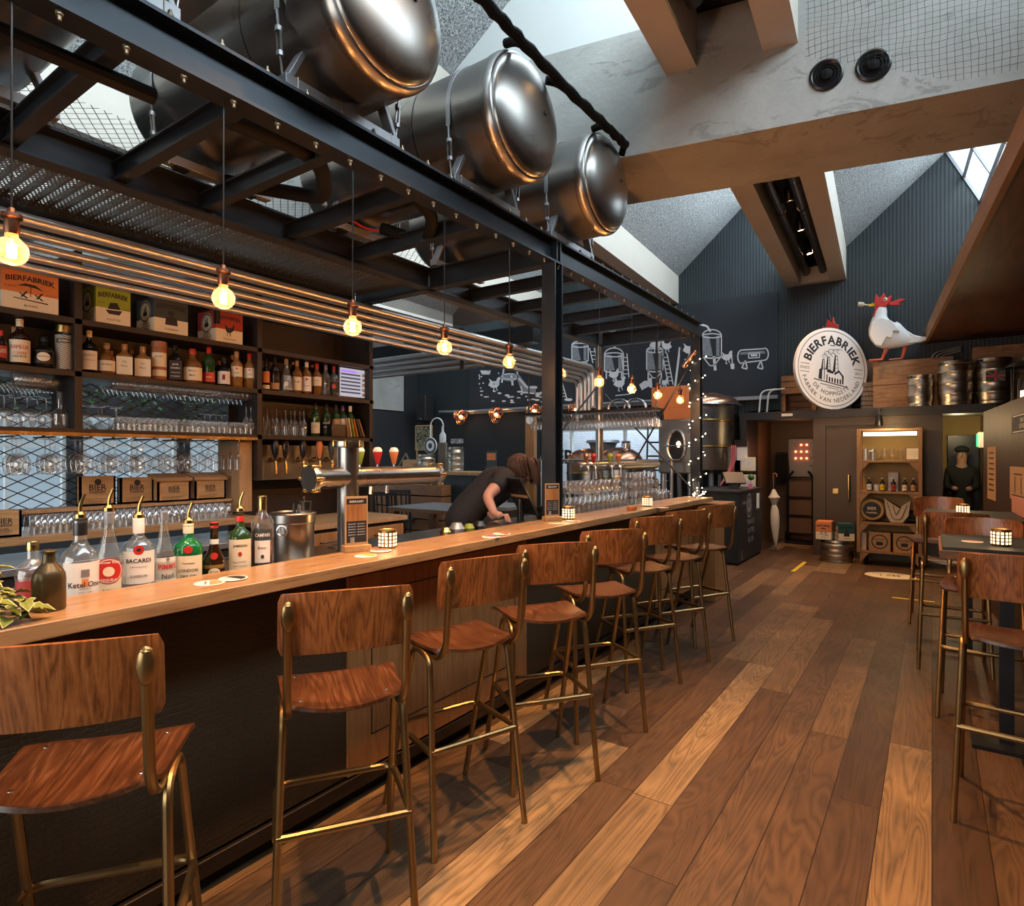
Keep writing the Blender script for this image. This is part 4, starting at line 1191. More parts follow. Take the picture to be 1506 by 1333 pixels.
BS = [  # px, top, bottom, width px, shape, glass, cap mat, labels, sq, label text
 (1, 488, 539, 16, 'spirit', 'brown_glass', 'red', [(.2, .55, 'crimson', 1.2, [('BAILEYS', .4, .02, 'offwhite', .01)])], 0, 'brown cream liqueur bottle with red label, cut off at the left edge'),
 (29, 466, 541, 25, 'spirit', 'brown_glass', 'offwhite', [(.08, .55, 'offwhite', 1.3, [('KAHLUA', .4, .022, 'red', .02), ('COFFEE', .27, .014, 'red', .01), ('LIQUEUR', .2, .014, 'ink', .01)])], 0, 'tall dark coffee liqueur bottle with big cream and red label'),
 (64, 497, 545, 27, 'squat', 'dark_glass', 'black_plastic', [(.15, .55, 'dark_wood', 1.2, [('@1.25', .35, .026, 'offwhite', 0), ('HENDRICKS', .36, .008, 'ink', .01)])], 0, 'squat black gin bottle with a cream diamond label'),
 (95, 476, 546, 23, 'cyl', 'dark_glass', 'gold', [(.03, .78, 'patterned', 1.4, []), (.6, .7, 'ink', 1.0, [('BOBBYS', .65, .012, 'offwhite', .01)])], 0, 'gin bottle covered in a black and white geometric pattern'),
 (131, 489, 552, 21, 'spirit', 'dark_glass', 'offwhite', [(.08, .52, 'paper', 1.2, [('Bosford', .42, .012, 'ink', 0), ('LONDON GIN', .3, .006, 'ink', 0)])], 0, 'dark bottle with white label, first right of the left shelf upright'),
 (157, 507, 554, 21, 'squat', 'amber_glass', 'kraft', [(.12, .45, 'offwhite', 1.3, [('MONKEY', .32, .01, 'ink', .01)])], 0, 'small bottle with short cork and a low cream label'),
 (183, 508, 556, 23, 'spirit', 'gold_spirit', 'kraft', [(.06, .6, 'offwhite', .95, [('Gin', .45, .012, 'ink', 0), ('Mare', .32, .012, 'ink', 0)])], 5, 'square amber bottle with cream label, left of the matching pair'),
 (210, 512, 559, 23, 'spirit', 'gold_spirit', 'kraft', [(.06, .6, 'offwhite', .95, [('Gin', .45, .012, 'ink', 0), ('Mare', .32, .012, 'ink', 0)])], 5, 'square amber bottle with cream label, right of the matching pair'),
 (234, 503, 560, 20, 'cyl', 'clay', 'clay', [(.34, .7, 'offwhite', 1.2, [('BULLEIT', .6, .01, 'ink', .01)]), (.1, .26, 'offwhite', 1.2, [])], 0, 'orange-brown stoneware bottle with two cream labels'),
 (258, 507, 562, 19, 'spirit', 'dark_glass', 'black_plastic', [(.05, .56, 'ink', .95, [('JACK', .45, .016, 'paper', .01), ("DANIEL'S", .36, .012, 'paper', .01), ('Tennessee', .24, .009, 'paper', 0), ('WHISKEY', .14, .009, 'paper', 0)])], 5, 'square whiskey bottle with black label'),
 (283, 511, 562, 26, 'squat', 'amber_glass', 'red', [(.08, .45, 'offwhite', 1.3, [("Maker's", .35, .012, 'ink', .01), ('Mark', .22, .013, 'ink', .01)])], 0, 'squat whisky bottle with dripping red wax neck'),
 (307, 506, 565, 17, 'wine', 'dark_green_glass', 'red', [(.08, .33, 'red', 1.3, [('JAGER', .2, .012, 'offwhite', .01)])], 0, 'dark green bottle with red label and red neck'),
 (329, 525, 569, 18, 'squat', 'dark_glass', 'black_plastic', [(.08, .5, 'paper', 1.2, [('#.5', .3, .02, 'crimson', 0), ('47', .3, .014, 'ink', .02)])], 0, 'small dark bottle with white and red label'),
 (348, 515, 571, 17, 'tall', 'gold_spirit', 'kraft', [(.3, .58, 'offwhite', 1.1, [('@1', .52, .007, 'red', 0), ('GLEN', .4, .01, 'ink', .01)])], 0, 'golden whisky bottle with cork cap and shield label'),
 (367, 517, 573, 17, 'tall', 'gold_spirit', 'red', [(.3, .58, 'paper', 1.1, [('@1', .52, .007, 'red', 0), ('GLEN', .4, .01, 'ink', .01)])], 0, 'golden whisky bottle with red cap, just left of the middle upright'),
 (391, 529, 576, 11, 'spirit', 'dark_glass', 'black_plastic', [(.25, .6, 'orange', 1.2, []), (.06, .18, 'offwhite', 1.2, [])], 0, 'slim dark bottle with orange label, just right of the middle upright'),
 (404, 519, 577, 14, 'tall', 'brown_glass', 'black_plastic', [(.06, .25, 'kraft', 1.2, [])], 0, 'plain dark brown bottle with low tan label'),
 (421, 521, 578, 18, 'cone', 'clear_bottle', 'kraft', [(.08, .5, 'zinc', 1.2, [('@.8', .25, .02, 'paper', 0)])], 0, 'clear bottle with a grey swirled label'),
 (437, 524, 579, 14, 'spirit', 'amber_glass', 'kraft', [(.1, .5, 'offwhite', 1.2, [('RUM', .35, .012, 'ink', .01)])], 0, 'amber rum bottle with cream label, right of the grey label'),
 (451, 524, 580, 14, 'tall', 'amber_glass', 'offwhite', [(.1, .55, 'paper', 1.2, [('@1', .46, .01, 'crimson', 0), ('BACARDI', .26, .008, 'ink', .01)])], 0, 'amber bottle with white label and round red mark'),
 (466, 528, 582, 14, 'tall', 'amber_glass', 'red', [(.3, .58, 'offwhite', 1.2, [('JAMESON', .46, .008, 'ink', .01)])], 0, 'amber bottle with red cap and yellowed label'),
 (479, 530, 584, 13, 'tall', 'clear_bottle', 'zinc', [], 0, 'clear bottle without label'),
 (491, 530, 585, 13, 'tall', 'clear_bottle', 'crimson', [(.15, .5, 'ink', 1.2, [('@1', .34, .02, 'red', 0)])], 0, 'dark bottle with a round red label, next to the lit screen'),
]
def mk_pattern():
    t = NT('geometric pattern'); tc = t.n('TexCoord').outputs['Object']; sp = t.n('SeparateXYZ', {0: tc})
    an = t.math('MULTIPLY', t.math('ARCTAN2', sp.outputs[1], sp.outputs[0]), 10 / (2 * pi) * 2)
    z = t.math('DIVIDE', sp.outputs[2], .011)
    s_ = t.math('FRACT', t.math('ADD', z, t.math('PINGPONG', an, 1.0)))
    return t.done(t.bsdf(t.mix(t.math('GREATER_THAN', s_, .5), (.01, .01, .012), (.6, .55, .44)), .4))
M['patterned'] = mk_pattern()
M['clay'] = plain('orange stoneware', (.32, .12, .05), .45, 0, .15)
for px, t_, b_, w_, sh, gl, cp, lb, sq, lbl in BS:
    p = at(px, b_, X=-4.29); p.z = 2.0305
    d = dep(p); H = min(.273, (b_ - t_) * d / F); Rr = w_ * d / F / 2
    bottle(lbl + ', on the upper shelf' if len(lbl.split()) < 10 else lbl, p, H, Rr * (.92 if sq else 1), sh, gl, (cp, .84, 1.0), lb, GBS, sq, n=16)
for px, t_, b_ in ((21, 477, 541), (193, 511, 557), (163, 512, 554), (322, 527, 569), (342, 518, 571), (362, 520, 572), (431, 524, 578), (459, 528, 581), (485, 528, 584)):
    p = at(px, b_, X=-4.29); d = dep(p); p = at(px, b_, X=-4.43); p.z = 2.0305
    bottle('half-hidden bottle in the back row of the upper shelf', p, (b_ - t_) * d / F, .034, 'tall', 'dark_glass', ('kraft', .86, 1.0), (), 'back row bottles on the upper shelf', n=12)
GW = 'wine bottles on the glass shelf'
for px, b_, mt, lb, l in ((464, 640, 'black_plastic', (.1, .42, 'offwhite', 1.2, [('VINO', .3, .01, 'ink', 0)]), 'dark wine bottle with low cream label, leftmost of the wine bottles'),
                        (480, 641, 'black_plastic', (.12, .5, 'ink', 1.2, [('MERLOT', .42, .012, 'paper', .01), ('ROUGE', .3, .012, 'paper', .01)]), 'dark wine bottle with black label and white writing'),
                        (494, 642, 'ink', (.1, .55, 'kraft', 1.0, []), 'dark wine bottle with a tall tan label'),
                        (504, 642, 'purple', (.3, .58, 'paper', 1.2, [('BIANCO', .45, .009, 'ink', 0)]), 'wine bottle with purple capsule and white label'),
                        (515, 642, 'offwhite', (.28, .56, 'offwhite', 1.2, [('BLANC', .4, .009, 'ink', 0)]), 'wine bottle with cream label and pale capsule, rightmost of the row')):
    if 'purple' not in M: M['purple'] = plain('purple foil', (.12, .05, .22), .35, .4, .1)
    p = at(px, b_, X=-4.3); p.z = 1.6845
    bottle(l, p, .285, .037, 'wine', 'dark_green_glass', (mt, .82, 1.0), [lb], GW, n=16)

# lit till screen at the right end of the upper shelf
p0, p1 = at(497, 583, X=-4.27), at(541, 583, X=-4.27)
ts = thing('order_screen', 'lit touch screen with rows of orders at the right end of the upper shelf', 'screen', (-4.27, p0.y, 2.0305))
W_ = p1.y - p0.y; H_ = .27
MB().bb((-.03, 0, .0), (0, W_, H_ + .02)).build('housing', M['black_plastic'], ts, bevel=.006)
MB().bb((0, .02, .02), (.002, W_ - .02, H_)).build('display', M['screen'], ts, smooth=0)
m = MB()
for k in range(6): m.bb((.002, .03, .05 + k * .032), (.003, W_ - .09, .05 + k * .032 + .014))
m.build('order_rows', M['screen_dark'], ts, smooth=0)
MB().bb((.002, .03, .235), (.003, W_ * .6, .252)).build('header_bar', M['screen_purple'], ts, smooth=0)
for k in range(5): 
    MB().bb((.002, W_ - .07, .03 + k * .045), (.0035, W_ - .035, .06 + k * .045)).build('button', M['paper'], ts, smooth=0)
# leaning menus
for k in range(6):
    m = MB().box((0, 0, .085), (.2, .008, .17), rx=radians(8 + k * 3))
    one('menu_book', m, M[('kraft', 'offwhite', 'green', 'orange', 'slate', 'kraft')[k]], 'thin menu leaning in the right end of the glass shelf', 'menu', 'leaning menus on the glass shelf', loc=(-4.34, 3.56 + k * .033, 1.6875), bevel=.001)
one('storage_box', MB().bb((-.12, 0, 0), (.1, .15, .11)), M['black_plastic'], 'small black box beside the leaning menus', 'box', loc=(-4.3, 3.36, 1.6845), bevel=.004)

# ------------------------------------------------------------------ glassware
def gproto(name, prof, n=14):
    return MB().lathe(prof, n=n).build(name, M['glassware'], smooth=60)
WINE = [(.034, 0), (.03, .003), (.006, .006), (.0042, .015), (.0042, .085), (.009, .092), (.03, .105), (.042, .13), (.043, .155), (.037, .19), (.032, .215)]
BALLOON = [(.036, 0), (.03, .003), (.006, .006), (.0045, .015), (.0045, .085), (.012, .092), (.036, .105), (.05, .135), (.051, .16), (.045, .195), (.038, .215)]
FLUTE = [(.03, 0), (.026, .003), (.005, .006), (.004, .02), (.005, .07), (.014, .085), (.023, .11), (.026, .15), (.023, .21)]
MARTINI = [(.036, 0), (.03, .003), (.005, .006), (.004, .015), (.004, .09), (.008, .095), (.054, .15)]
COUPE = [(.034, 0), (.03, .003), (.006, .006), (.0045, .015), (.0045, .05), (.015, .056), (.042, .07), (.05, .095), (.05, .11)]
TUMB = [(0, .006), (.026, .006), (.027, 0), (.03, .002), (.036, .1)]
TUMB2 = [(0, .006), (.03, .006), (.031, 0), (.033, .002), (.037, .05), (.036, .085)]
TULIP = [(.033, 0), (.029, .003), (.008, .008), (.006, .03), (.01, .04), (.03, .06), (.039, .09), (.037, .12), (.03, .155), (.032, .165)]
PINT = [(0, .006), (.027, .006), (.028, 0), (.031, .004), (.037, .1), (.0425, .14)]
protos = {}
def glassat(kind, loc, label, group, rot=(0, 0, 0), name=None, sc=None):
    prof, nm = {'wine': (WINE, 'wine_glass'), 'balloon': (BALLOON, 'balloon_glass'), 'flute': (FLUTE, 'champagne_flute'), 'martini': (MARTINI, 'martini_glass'), 'coupe': (COUPE, 'coupe_glass'),
                'tumbler': (TUMB, 'tumbler'), 'low': (TUMB2, 'tumbler'), 'tulip': (TULIP, 'beer_glass'), 'pint': (PINT, 'pint_glass')}[kind]
    if kind not in protos:
        o = gproto(nm, prof); protos[kind] = o; tag(o, label, 'glass', group); o.location = loc; o.rotation_euler = rot
    else: o = dup(protos[kind], loc, label=label, group=group, rot=rot)
    if sc: o.scale = (sc,) * 3
    return o
FLIP = (pi, 0, 0)
# stemware hanging under the glass shelf: nine rails, three deep
rails = [30, 80, 125.5, 168.5, 210, 250, 280, 315.5, 350]
for i, px in enumerate(rails):
    y = at(px, 660, X=-4.27).y
    if 0: pass
    kd = 'balloon' if i < 5 else 'wine' if i < 7 else 'flute'
    for k in range(3):
        glassat(kd, (-4.265 - .112 * k, y + .012 * k, 1.6245), ('round stemmed glass hanging upside down from the left rails under the glass shelf', 'slender wine glass hanging upside down from the middle rails under the glass shelf', 'narrow flute hanging upside down from the right rails under the glass shelf')[0 if i < 5 else 1 if i < 7 else 2],
                ('hanging round glasses', 'hanging wine glasses', 'hanging flutes')[0 if i < 5 else 1 if i < 7 else 2], FLIP)
# rows on the glass shelf
gz = 1.6845
for k in range(26):
    for r in range(2):
        px = 178 + (372 - 178) * k / 25; y = at(px, 630, X=-4.25).y
        glassat('low', (-4.255 - .085 * r, y, gz + .0855), 'upturned tumbler in the rows in the middle bay of the glass shelf', 'upturned tumblers on the glass shelf', FLIP)
for k, px in enumerate((113, 124, 139, 146, 153, 167, 178)):
    y = at(px, 618, X=-4.3).y
    glassat('martini', (-4.26 if k % 2 else -4.38, y, gz + .151), 'upturned cocktail glass at the left of the middle bay', 'upturned cocktail glasses', FLIP)
for k, px in enumerate((303, 311, 320, 328)):
    y = at(px, 618, X=-4.45).y
    glassat('martini', (-4.47, y, gz + .151), 'upturned cocktail glass behind the tumblers in the middle bay', 'cocktail glasses behind the tumblers', FLIP)
for k in range(10):
    px = 393 + 54 * (k % 5) / 4 + (4 if k > 4 else 0); y = at(px, 618, X=-4.26).y
    glassat('flute', (-4.26 - .09 * (k // 5), y, gz + .211), 'upturned champagne flute standing in the right bay of the glass shelf', 'upturned flutes in the right bay', FLIP)
for px in (362, 369):
    glassat('flute', (-4.26, at(px, 618, X=-4.26).y, gz + .211), 'upturned champagne flute just left of the middle upright', 'flutes left of the middle upright', FLIP)
for g_, px in enumerate((165, 208, 252, 292, 335)):
    for k in range(6):
        y = at(px - 16 + k * 6.4, 587, X=-4.3).y
        glassat('coupe', (-4.3, y, 1.93), 'coupe glass in the slanting nested rows under the bottle shelf', 'nested coupe glasses in the middle bay', (radians(-58), 0, 0))
for g_, px in enumerate((14, 42)):
    for k in range(6):
        y = at(px - 14 + k * 6.4, 587, X=-4.3).y
        glassat('coupe', (-4.3 - .1 * g_, y, 1.9), 'coupe glass in the slanting nested pile of the left bay', 'nested coupe glasses in the left bay', (radians(-58), 0, 0), sc=1.15)
for k, (px, x) in enumerate(((6, -4.28), (22, -4.4), (40, -4.27), (55, -4.4), (68, -4.28))):
    glassat('balloon', (x, at(px, 620, X=x).y, gz + .18), 'big upturned balloon glass in the left bay of the glass shelf', 'upturned balloon glasses in the left bay', FLIP, sc=.83)
dc = thing('decanter', 'long-necked glass decanter at the right end of the left bay', 'decanter', (-4.29, at(88, 632, X=-4.29).y, gz))
MB().lathe([(0, .003), (.045, 0), (.052, .03), (.048, .085), (.03, .105), (.014, .12), (.013, .215), (.017, .222)], n=18).build('vessel', M['glassware'], dc)
# tumblers on the back counter
for k in range(30):
    for r in range(2):
        px = 52 + (332 - 52) * k / 29; y = at(px, 765, X=-4.22).y
        glassat('tumbler', (-4.2 - .09 * r, y, 1.0765 + .1005), 'upturned tumbler in the rows on the oak back counter', 'upturned tumblers on the oak back counter', FLIP)
# printed pine boxes on the oak ledge
def pine_box(label, px0, px1, h, lid, text, X=-4.36, z=1.2005, hole=False, depth=.12):
    y0, y1 = at(px0, 740, X=X).y, at(px1, 740, X=X).y; W = y1 - y0
    t = thing('pine_box', label, 'wooden box', (X, (y0 + y1) / 2, z), 0, 'printed pine boxes')
    m = MB(); m.bb((-.012, -W / 2, 0), (0, W / 2, h)); m.bb((-depth, -W / 2, 0), (-depth + .012, W / 2, h)); m.bb((-depth, -W / 2, 0), (0, -W / 2 + .012, h)); m.bb((-depth, W / 2 - .012, 0), (0, W / 2, h)); m.bb((-depth, -W / 2, 0), (0, W / 2, .012))
    m.build('body', M['pine'], t, smooth=0)
    if lid:
        l = MB().box((-depth / 2, 0, h + .02), (depth + .03, W + .02, .022), ry=radians(14)); l.build('lid', M['pine'], t, bevel=.003)
    if hole:
        MB().lathe([(0, .0), (.02, .0)], (.0008, 0, h * .8), 16, axis=(1, 0, 0)).build('hole', M['ink'], t, smooth=0)
    p = MB()
    for i, tx in enumerate(text): p.text(tx, h * (.2 if i == 0 and len(text[0]) < 6 else .1), lambda x, y: (.0008, x, h * (.62 - .16 * i) + y), .02, W * .85)
    for i in range(4): p.bb((.0, -W * .38, h * (.08 + .05 * i)), (.0006, W * (.1 + .05 * i), h * (.08 + .05 * i) + .002))
    p.build('print', M['ink'], t, smooth=0)
pine_box('flat printed pine board box with a round hole, first of the row', 117, 170, .19, False, ['BIER', 'FABRIEK'], hole=True, X=-4.42, depth=.05)
pine_box('flat printed pine box with a round hole, second of the row', 177, 226, .175, False, ['BIER', 'FABRIEK'], hole=True, X=-4.42, depth=.05)
pine_box('printed pine box with tilted slatted lid, third of the row', 232, 280, .15, True, ['BIER', 'FABRIEK'])
pine_box('printed pine box with tilted lid, rightmost of the row', 287, 332, .15, True, ['BIER', 'FABRIEK'])
pine_box('printed pine box standing on the oak back counter at the far left edge', -20, 32, .145, False, ['BIER', 'FABRIEK', 'KOEL'], X=-4.14, z=1.0765)
# greenery behind the mesh
RL = random.Random(3)
for i, (y, z) in enumerate(((1.5, 1.92), (2.2, 1.9), (2.9, 1.86), (3.6, 1.9))):
    m = MB()
    for k in range(70):
        c = Vector((RL.gauss(0, .1), RL.gauss(0, .15), RL.gauss(0, .1))); a = RL.uniform(0, 2 * pi); tl = RL.uniform(-.8, .8); s_ = RL.uniform(.03, .055)
        d = Vector((cos(a) * cos(tl), sin(a) * cos(tl), sin(tl))); sd = d.cross(Vector((0, 0, 1))).normalized() * s_ * .5
        m.quad(c, c + d * s_ * .6 + sd, c + d * s_ * 1.4, c + d * s_ * .6 - sd)
    for k in range(5): m.tube([(0, -.3 + .15 * k, .1), (0, -.3 + .15 * k, .55)], .003, 4)
    hp_ = at(30 + i * 85, 590, X=-7.0)
    one('hanging_plant', m, M['leaf_green'], 'trailing green plant hanging in front of the windows, seen through the shelf mesh', 'plant', 'plants behind the shelf mesh', loc=(hp_.x, hp_.y, 2.15), smooth=0)
# dining table seen through the mesh
dt = thing('dining_table', 'dining table by the windows, seen through the shelf mesh', 'table', (-7.6, 3.2, 0))
MB().bb((-.4, -1.6, .72), (.4, 1.6, .76)).build('tabletop', M['table_wood'], dt, bevel=.004)
for x in (-.34, .34):
    for y in (-1.5, 1.5): MB().bb((x - .03, y - .03, 0), (x + .03, y + .03, .72)).build('leg', M['black_steel'], dt)
# ================================================================== THINGS ON THE BAR
ZW = 1.0505
def bp(px, py=840, X=-2.225): 
    p = at(px, py, X=X); p.z = ZW; return p
GB2 = 'spirit bottles lined up on the bar'
def barbottle(label, px, top, bot, wpx, shape, **k):
    p = bp(px); d = dep(p); H = (bot - top) * d / F
    return bottle(label, p, H + (p.z - (HC - (bot - HY) * d / F)) * -1, wpx * d / F / 2, shape, group=GB2, n=28, **k)
barbottle('clear vodka bottle with cream label and orange initial block, beside the black stoneware bottle', 118, 762, 874, 47, 'squat', glass_='clear_bottle', cap=('black_plastic', .8, 1.0), spout=True, turn=.25,
    labels=[(.06, .5, 'paper', 1.25, [('#.75', .27, .012, 'orange', 0), ('Ketel One', .25, .017, 'ink', .01), ('VODKA', .2, .006, 'ink', 0), ('FAMILY MADE', .16, .004, 'ink', 0), ('#1', .38, .011, 'zinc', 0)])])
barbottle('bell-shaped clear tequila bottle with round red label', 160, 752, 868, 42, 'cone', glass_='clear_bottle', cap=('zinc', .86, 1.0), spout=True,
    labels=[(.03, .3, 'offwhite', .8, [('BLANCO', .13, .006, 'ink', 0)]), (.2, .46, 'clear_bottle', 1.3, [('@1', .34, .042, 'red', 0), ('@1.0', .34, .0385, 'paper', 0), ('@1', .34, .036, 'red', 0), ('@1', .335, .016, 'offwhite', 0), ('Rooster Rojo', .435, .0105, 'paper', .02), ('TEQUILA', .24, .0095, 'paper', .02)])])
barbottle('clear rum bottle with white label and red bat roundel', 204, 762, 862, 41, 'spirit', glass_='clear_bottle', cap=('paper', .8, 1.0), spout=True,
    labels=[(.16, .58, 'paper', 1.25, [('@1', .6, .016, 'red', 0), ('@1.1', .6, .006, 'ink', 0), ('BACARDI', .46, .014, 'ink', .02), ('CARTA BLANCA', .38, .005, 'ink', 0), ('- SUPERIOR -', .26, .008, 'ink', .01)])])
barbottle('clear bottle with white label and red lettering, behind the two white coasters', 241, 752, 857, 33, 'cone', glass_='clear_bottle', cap=('zinc', .88, 1.0), turn=.3,
    labels=[(.03, .42, 'paper', 1.05, [("PIMM'S", .31, .02, 'red', .02), ('No1', .19, .016, 'ink', 0), ('@1', .4, .006, 'zinc', 0)])])
barbottle('green gin bottle with cream label and red seal', 277, 770, 850, 39, 'spirit', glass_='green_glass', cap=('offwhite', .84, 1.0), spout=True,
    labels=[(.04, .5, 'offwhite', 1.1, [('Tanqueray', .38, .009, 'ink', .01), ('LONDON', .27, .011, 'ink', .01), ('DRY GIN', .18, .01, 'ink', .01)]), (.54, .66, 'green_glass', .6, [('@1', .6, .014, 'red', 0)])])
barbottle('small dark liqueur bottle with red seal and slanted white band', 315, 764, 846, 33, 'onion', glass_='brown_glass', cap=('red', .86, .95),
    labels=[(.08, .28, 'gold_spirit', 1.0, [('@1.3', .16, .016, 'offwhite', 0), ('DOM', .16, .009, 'ink', .02)]), (.38, .46, 'brown_glass', .6, [('@1', .42, .013, 'red', 0)]), (.6, .68, 'paper', 1.4, [])])
barbottle('green whiskey bottle with yellowed label and red neck band', 353, 752, 836, 31, 'spirit', glass_='dark_green_glass', cap=('red', .84, .93), spout=True,
    labels=[(.08, .58, 'offwhite', 1.2, [('JAMESON', .48, .012, 'ink', .02), ('@.8', .36, .009, 'crimson', 0), ('IRISH WHISKEY', .24, .005, 'ink', 0), ('TRIPLE DISTILLED', .18, .0045, 'ink', 0)])])
barbottle('red bitter aperitif bottle with blue and white label, next to the ice bucket', 386, 727, 830, 31, 'tall', glass_='clear_bottle', cap=('gold', .8, .98), liquid=('red_liquid', .5),
    labels=[(.42, .56, 'slate', .95, [('CAMPARI', .49, .014, 'paper', .02)]), (.14, .42, 'paper', .7, [('Bitter', .33, .01, 'ink', 0), ('@.8', .22, .008, 'slate', 0)])])
p = at(72, 897, Z=ZC); p.z = ZC + .0005
bottle('matt black stoneware bottle with brass sheen, beside the ivy', p, .165, .039, 'jug', 'stone', None, (), None, n=32)
p = bp(30, 840, -2.3)
bottle('clear bottle with a dark tag round its neck, hidden behind the stoneware bottle', at(48, 840, X=-2.34).xy.to_3d() + Vector((0, 0, ZW)), .2, .045, 'squat', 'clear_bottle', ('gold', .86, 1.0), [(.1, .4, 'crimson', 1.2, [])], None, liquid=('red_liquid', .4), n=20)

# ivy
RI = random.Random(11)
iv = thing('ivy_plant', 'variegated ivy spilling over the near end of the bar top', 'plant', (-2.0, .47, ZC))
st_ = MB()
def ivyleaf(c, d, up, s):
    d = d.normalized(); sd = d.cross(up).normalized(); up = sd.cross(d)
    pl = [(0, 0), (.34, -.1), (.52, .18), (.3, .4), (.36, .62), (.0, 1.1), (-.36, .62), (-.3, .4), (-.52, .18), (-.34, -.1)]
    pts = [c + d * (y * s) + sd * (x * s) + up * (abs(x) * s * .35 - y * y * s * .22) for x, y in pl]
    mid = c + d * (.35 * s) - up * .02 * s
    inn = [mid.lerp(p_, .78) for p_ in pts]
    return mid, inn, pts
lv, lf, la = [], [], []
for k in range(420):
    y = RI.uniform(-.35, .1); x = RI.gauss(-.01, .075); z = abs(RI.gauss(0, .05)) + .012 + max(0, .07 - abs(x)) * .8
    base = Vector((x, y - .04 + (.05 if z < .06 else 0), z))
    a = RI.uniform(0, 2 * pi); d = Vector((cos(a) + .5, sin(a) + .3, RI.uniform(-.35, .3)))
    if x > .1: base.x = .1
    if base.x > .06 and base.z < .05: d.z = -.1
    mid, inn, pts = ivyleaf(base, d, Vector((RI.uniform(-.3, .3), RI.uniform(-.3, .3), 1)), RI.uniform(.028, .05))
    b = len(lv); n = len(pts); lv.append(mid); la.append(0); lv += inn; la += [.35] * n; lv += pts; la += [1.0] * n
    for i in range(n):
        j = (i + 1) % n; lf.append((b, b + 1 + i, b + 1 + j)); lf.append((b + 1 + i, b + 1 + n + i, b + 1 + n + j, b + 1 + j))
lv = [Vector((v.x, v.y, max(v.z, .002))) if v.x < .139 else v for v in lv]
me = bpy.data.meshes.new('foliage'); me.from_pydata([tuple(v) for v in lv], [], lf); me.materials.append(M['leaf'])
ca = me.attributes.new('edge', 'FLOAT', 'POINT')
for i, v in enumerate(la): ca.data[i].value = v
me.shade_smooth(); lo_ = bpy.data.objects.new('foliage', me); COL.objects.link(lo_); lo_.parent = iv
for k in range(7): st_.tube(fillet([(RI.uniform(-.1, 0), -.3, .02), (RI.uniform(-.08, .06), -.05 + RI.uniform(-.1, .1), .07), (RI.uniform(-.05, .09), .12, .02)], .1), .0025, 5)
st_.build('stems', M['brown_glass'], iv)

# ice bucket
p = bp(431, 830, -2.36); ib = thing('ice_bucket', 'polished steel ice bucket with ring handles and tongs', 'bucket', p)
MB().lathe([(0, .0), (.086, 0), (.09, .006), (.092, .17), (.097, .175), (.097, .21), (.1, .214), (.096, .218), (.09, .212), (.088, .02), (0, .02)], n=36).build('pail', M['stainless'], ib)
for s in (-1, 1):
    e = Vector((cos(radians(-62 if s > 0 else 118)), sin(radians(-62 if s > 0 else 118)), 0))
    r_ = [Vector((e.x * .102, e.y * .102, .165)) + Vector((-e.y * .022 * cos(a), e.x * .022 * cos(a), .022 * sin(a) - .02)) for a in [k * pi / 8 for k in range(16)]]
    MB().tube(r_, .0035, 6, closed=True).build('ring_handle', M['chrome'], ib)
tg_ = MB().tube([(-.03, .02, .05), (-.075, .06, .25)], .006, 8); o = one('bar_spoon', tg_, M['black_plastic'], 'black handled tool sticking out of the ice bucket', 'utensil', loc=p)
sp_ = MB().bar((.03, -.01, .05), (.045, .0, .255), .018, .004); one('ice_tongs', sp_, M['chrome'], 'flat steel tongs sticking out of the ice bucket', 'tongs', loc=p)
# steel shaker on the drawer cabinet
p = at(449, 756, X=-3.95); p.z = 1.0005
sh = thing('shaker_cup', 'steel shaker cup with a spoon, in front of the tap plate', 'shaker', (p.x, p.y, 1.0005))
MB().lathe([(0, 0), (.032, 0), (.045, .17), (.046, .172), (.043, .17), (.03, .006), (0, .006)], n=20).build('cup', M['stainless'], sh)
MB().bar((0, 0, .03), (-.02, 0, .21), .02, .004).build('spoon', M['chrome'], sh)

# beer tower
TX, TY = -2.36, 1.985
bt_ = thing('beer_tower', 'polished steel T-shaped beer tower with three coloured tap badges', 'beer tower', (TX, TY, ZW))
zt = 1.415 - ZW
MB().cyl((0, 0, 0), (0, 0, 1.575 - ZW), .052, n=32).build('column', M['stainless'], bt_)
MB().lathe([(.052, 1.56 - ZW), (.072, 1.562 - ZW), (.074, 1.572 - ZW), (.072, 1.592 - ZW), (0, 1.594 - ZW)], n=32).build('top_flange', M['stainless'], bt_)
MB().tube([(0, -.2, zt), (0, .63, zt)], .05, 32).build('cross_arm', M['stainless'], bt_)
for y, s in ((-.2, -1), (.63, 1)):
    f_ = MB().lathe([(0, .03), (.06, .03), (.064, .024), (.064, 0), (.05, -.004)], (0, y, zt), 32, axis=(0, s, 0)).build('end_flange', M['stainless'], bt_)
    for k in range(6):
        a = k * pi / 3; c = (.064 * cos(a), y + s * .014, zt + .064 * sin(a))
        MB().lathe([(0, .024), (.008, .023), (.011, .012), (.011, -.012), (.008, -.023), (0, -.024)], c, 10, axis=(0, 1, 0)).build('clamp_knob', M['gold'], f_)
for k in range(6):
    a = k * pi / 3 + .2
    MB().lathe([(0, .02), (.008, .019), (.01, .01), (.01, -.01), (0, -.016)], (.072 * cos(a), .072 * sin(a), 1.578 - ZW), 10).build('clamp_knob', M['gold'], bt_)
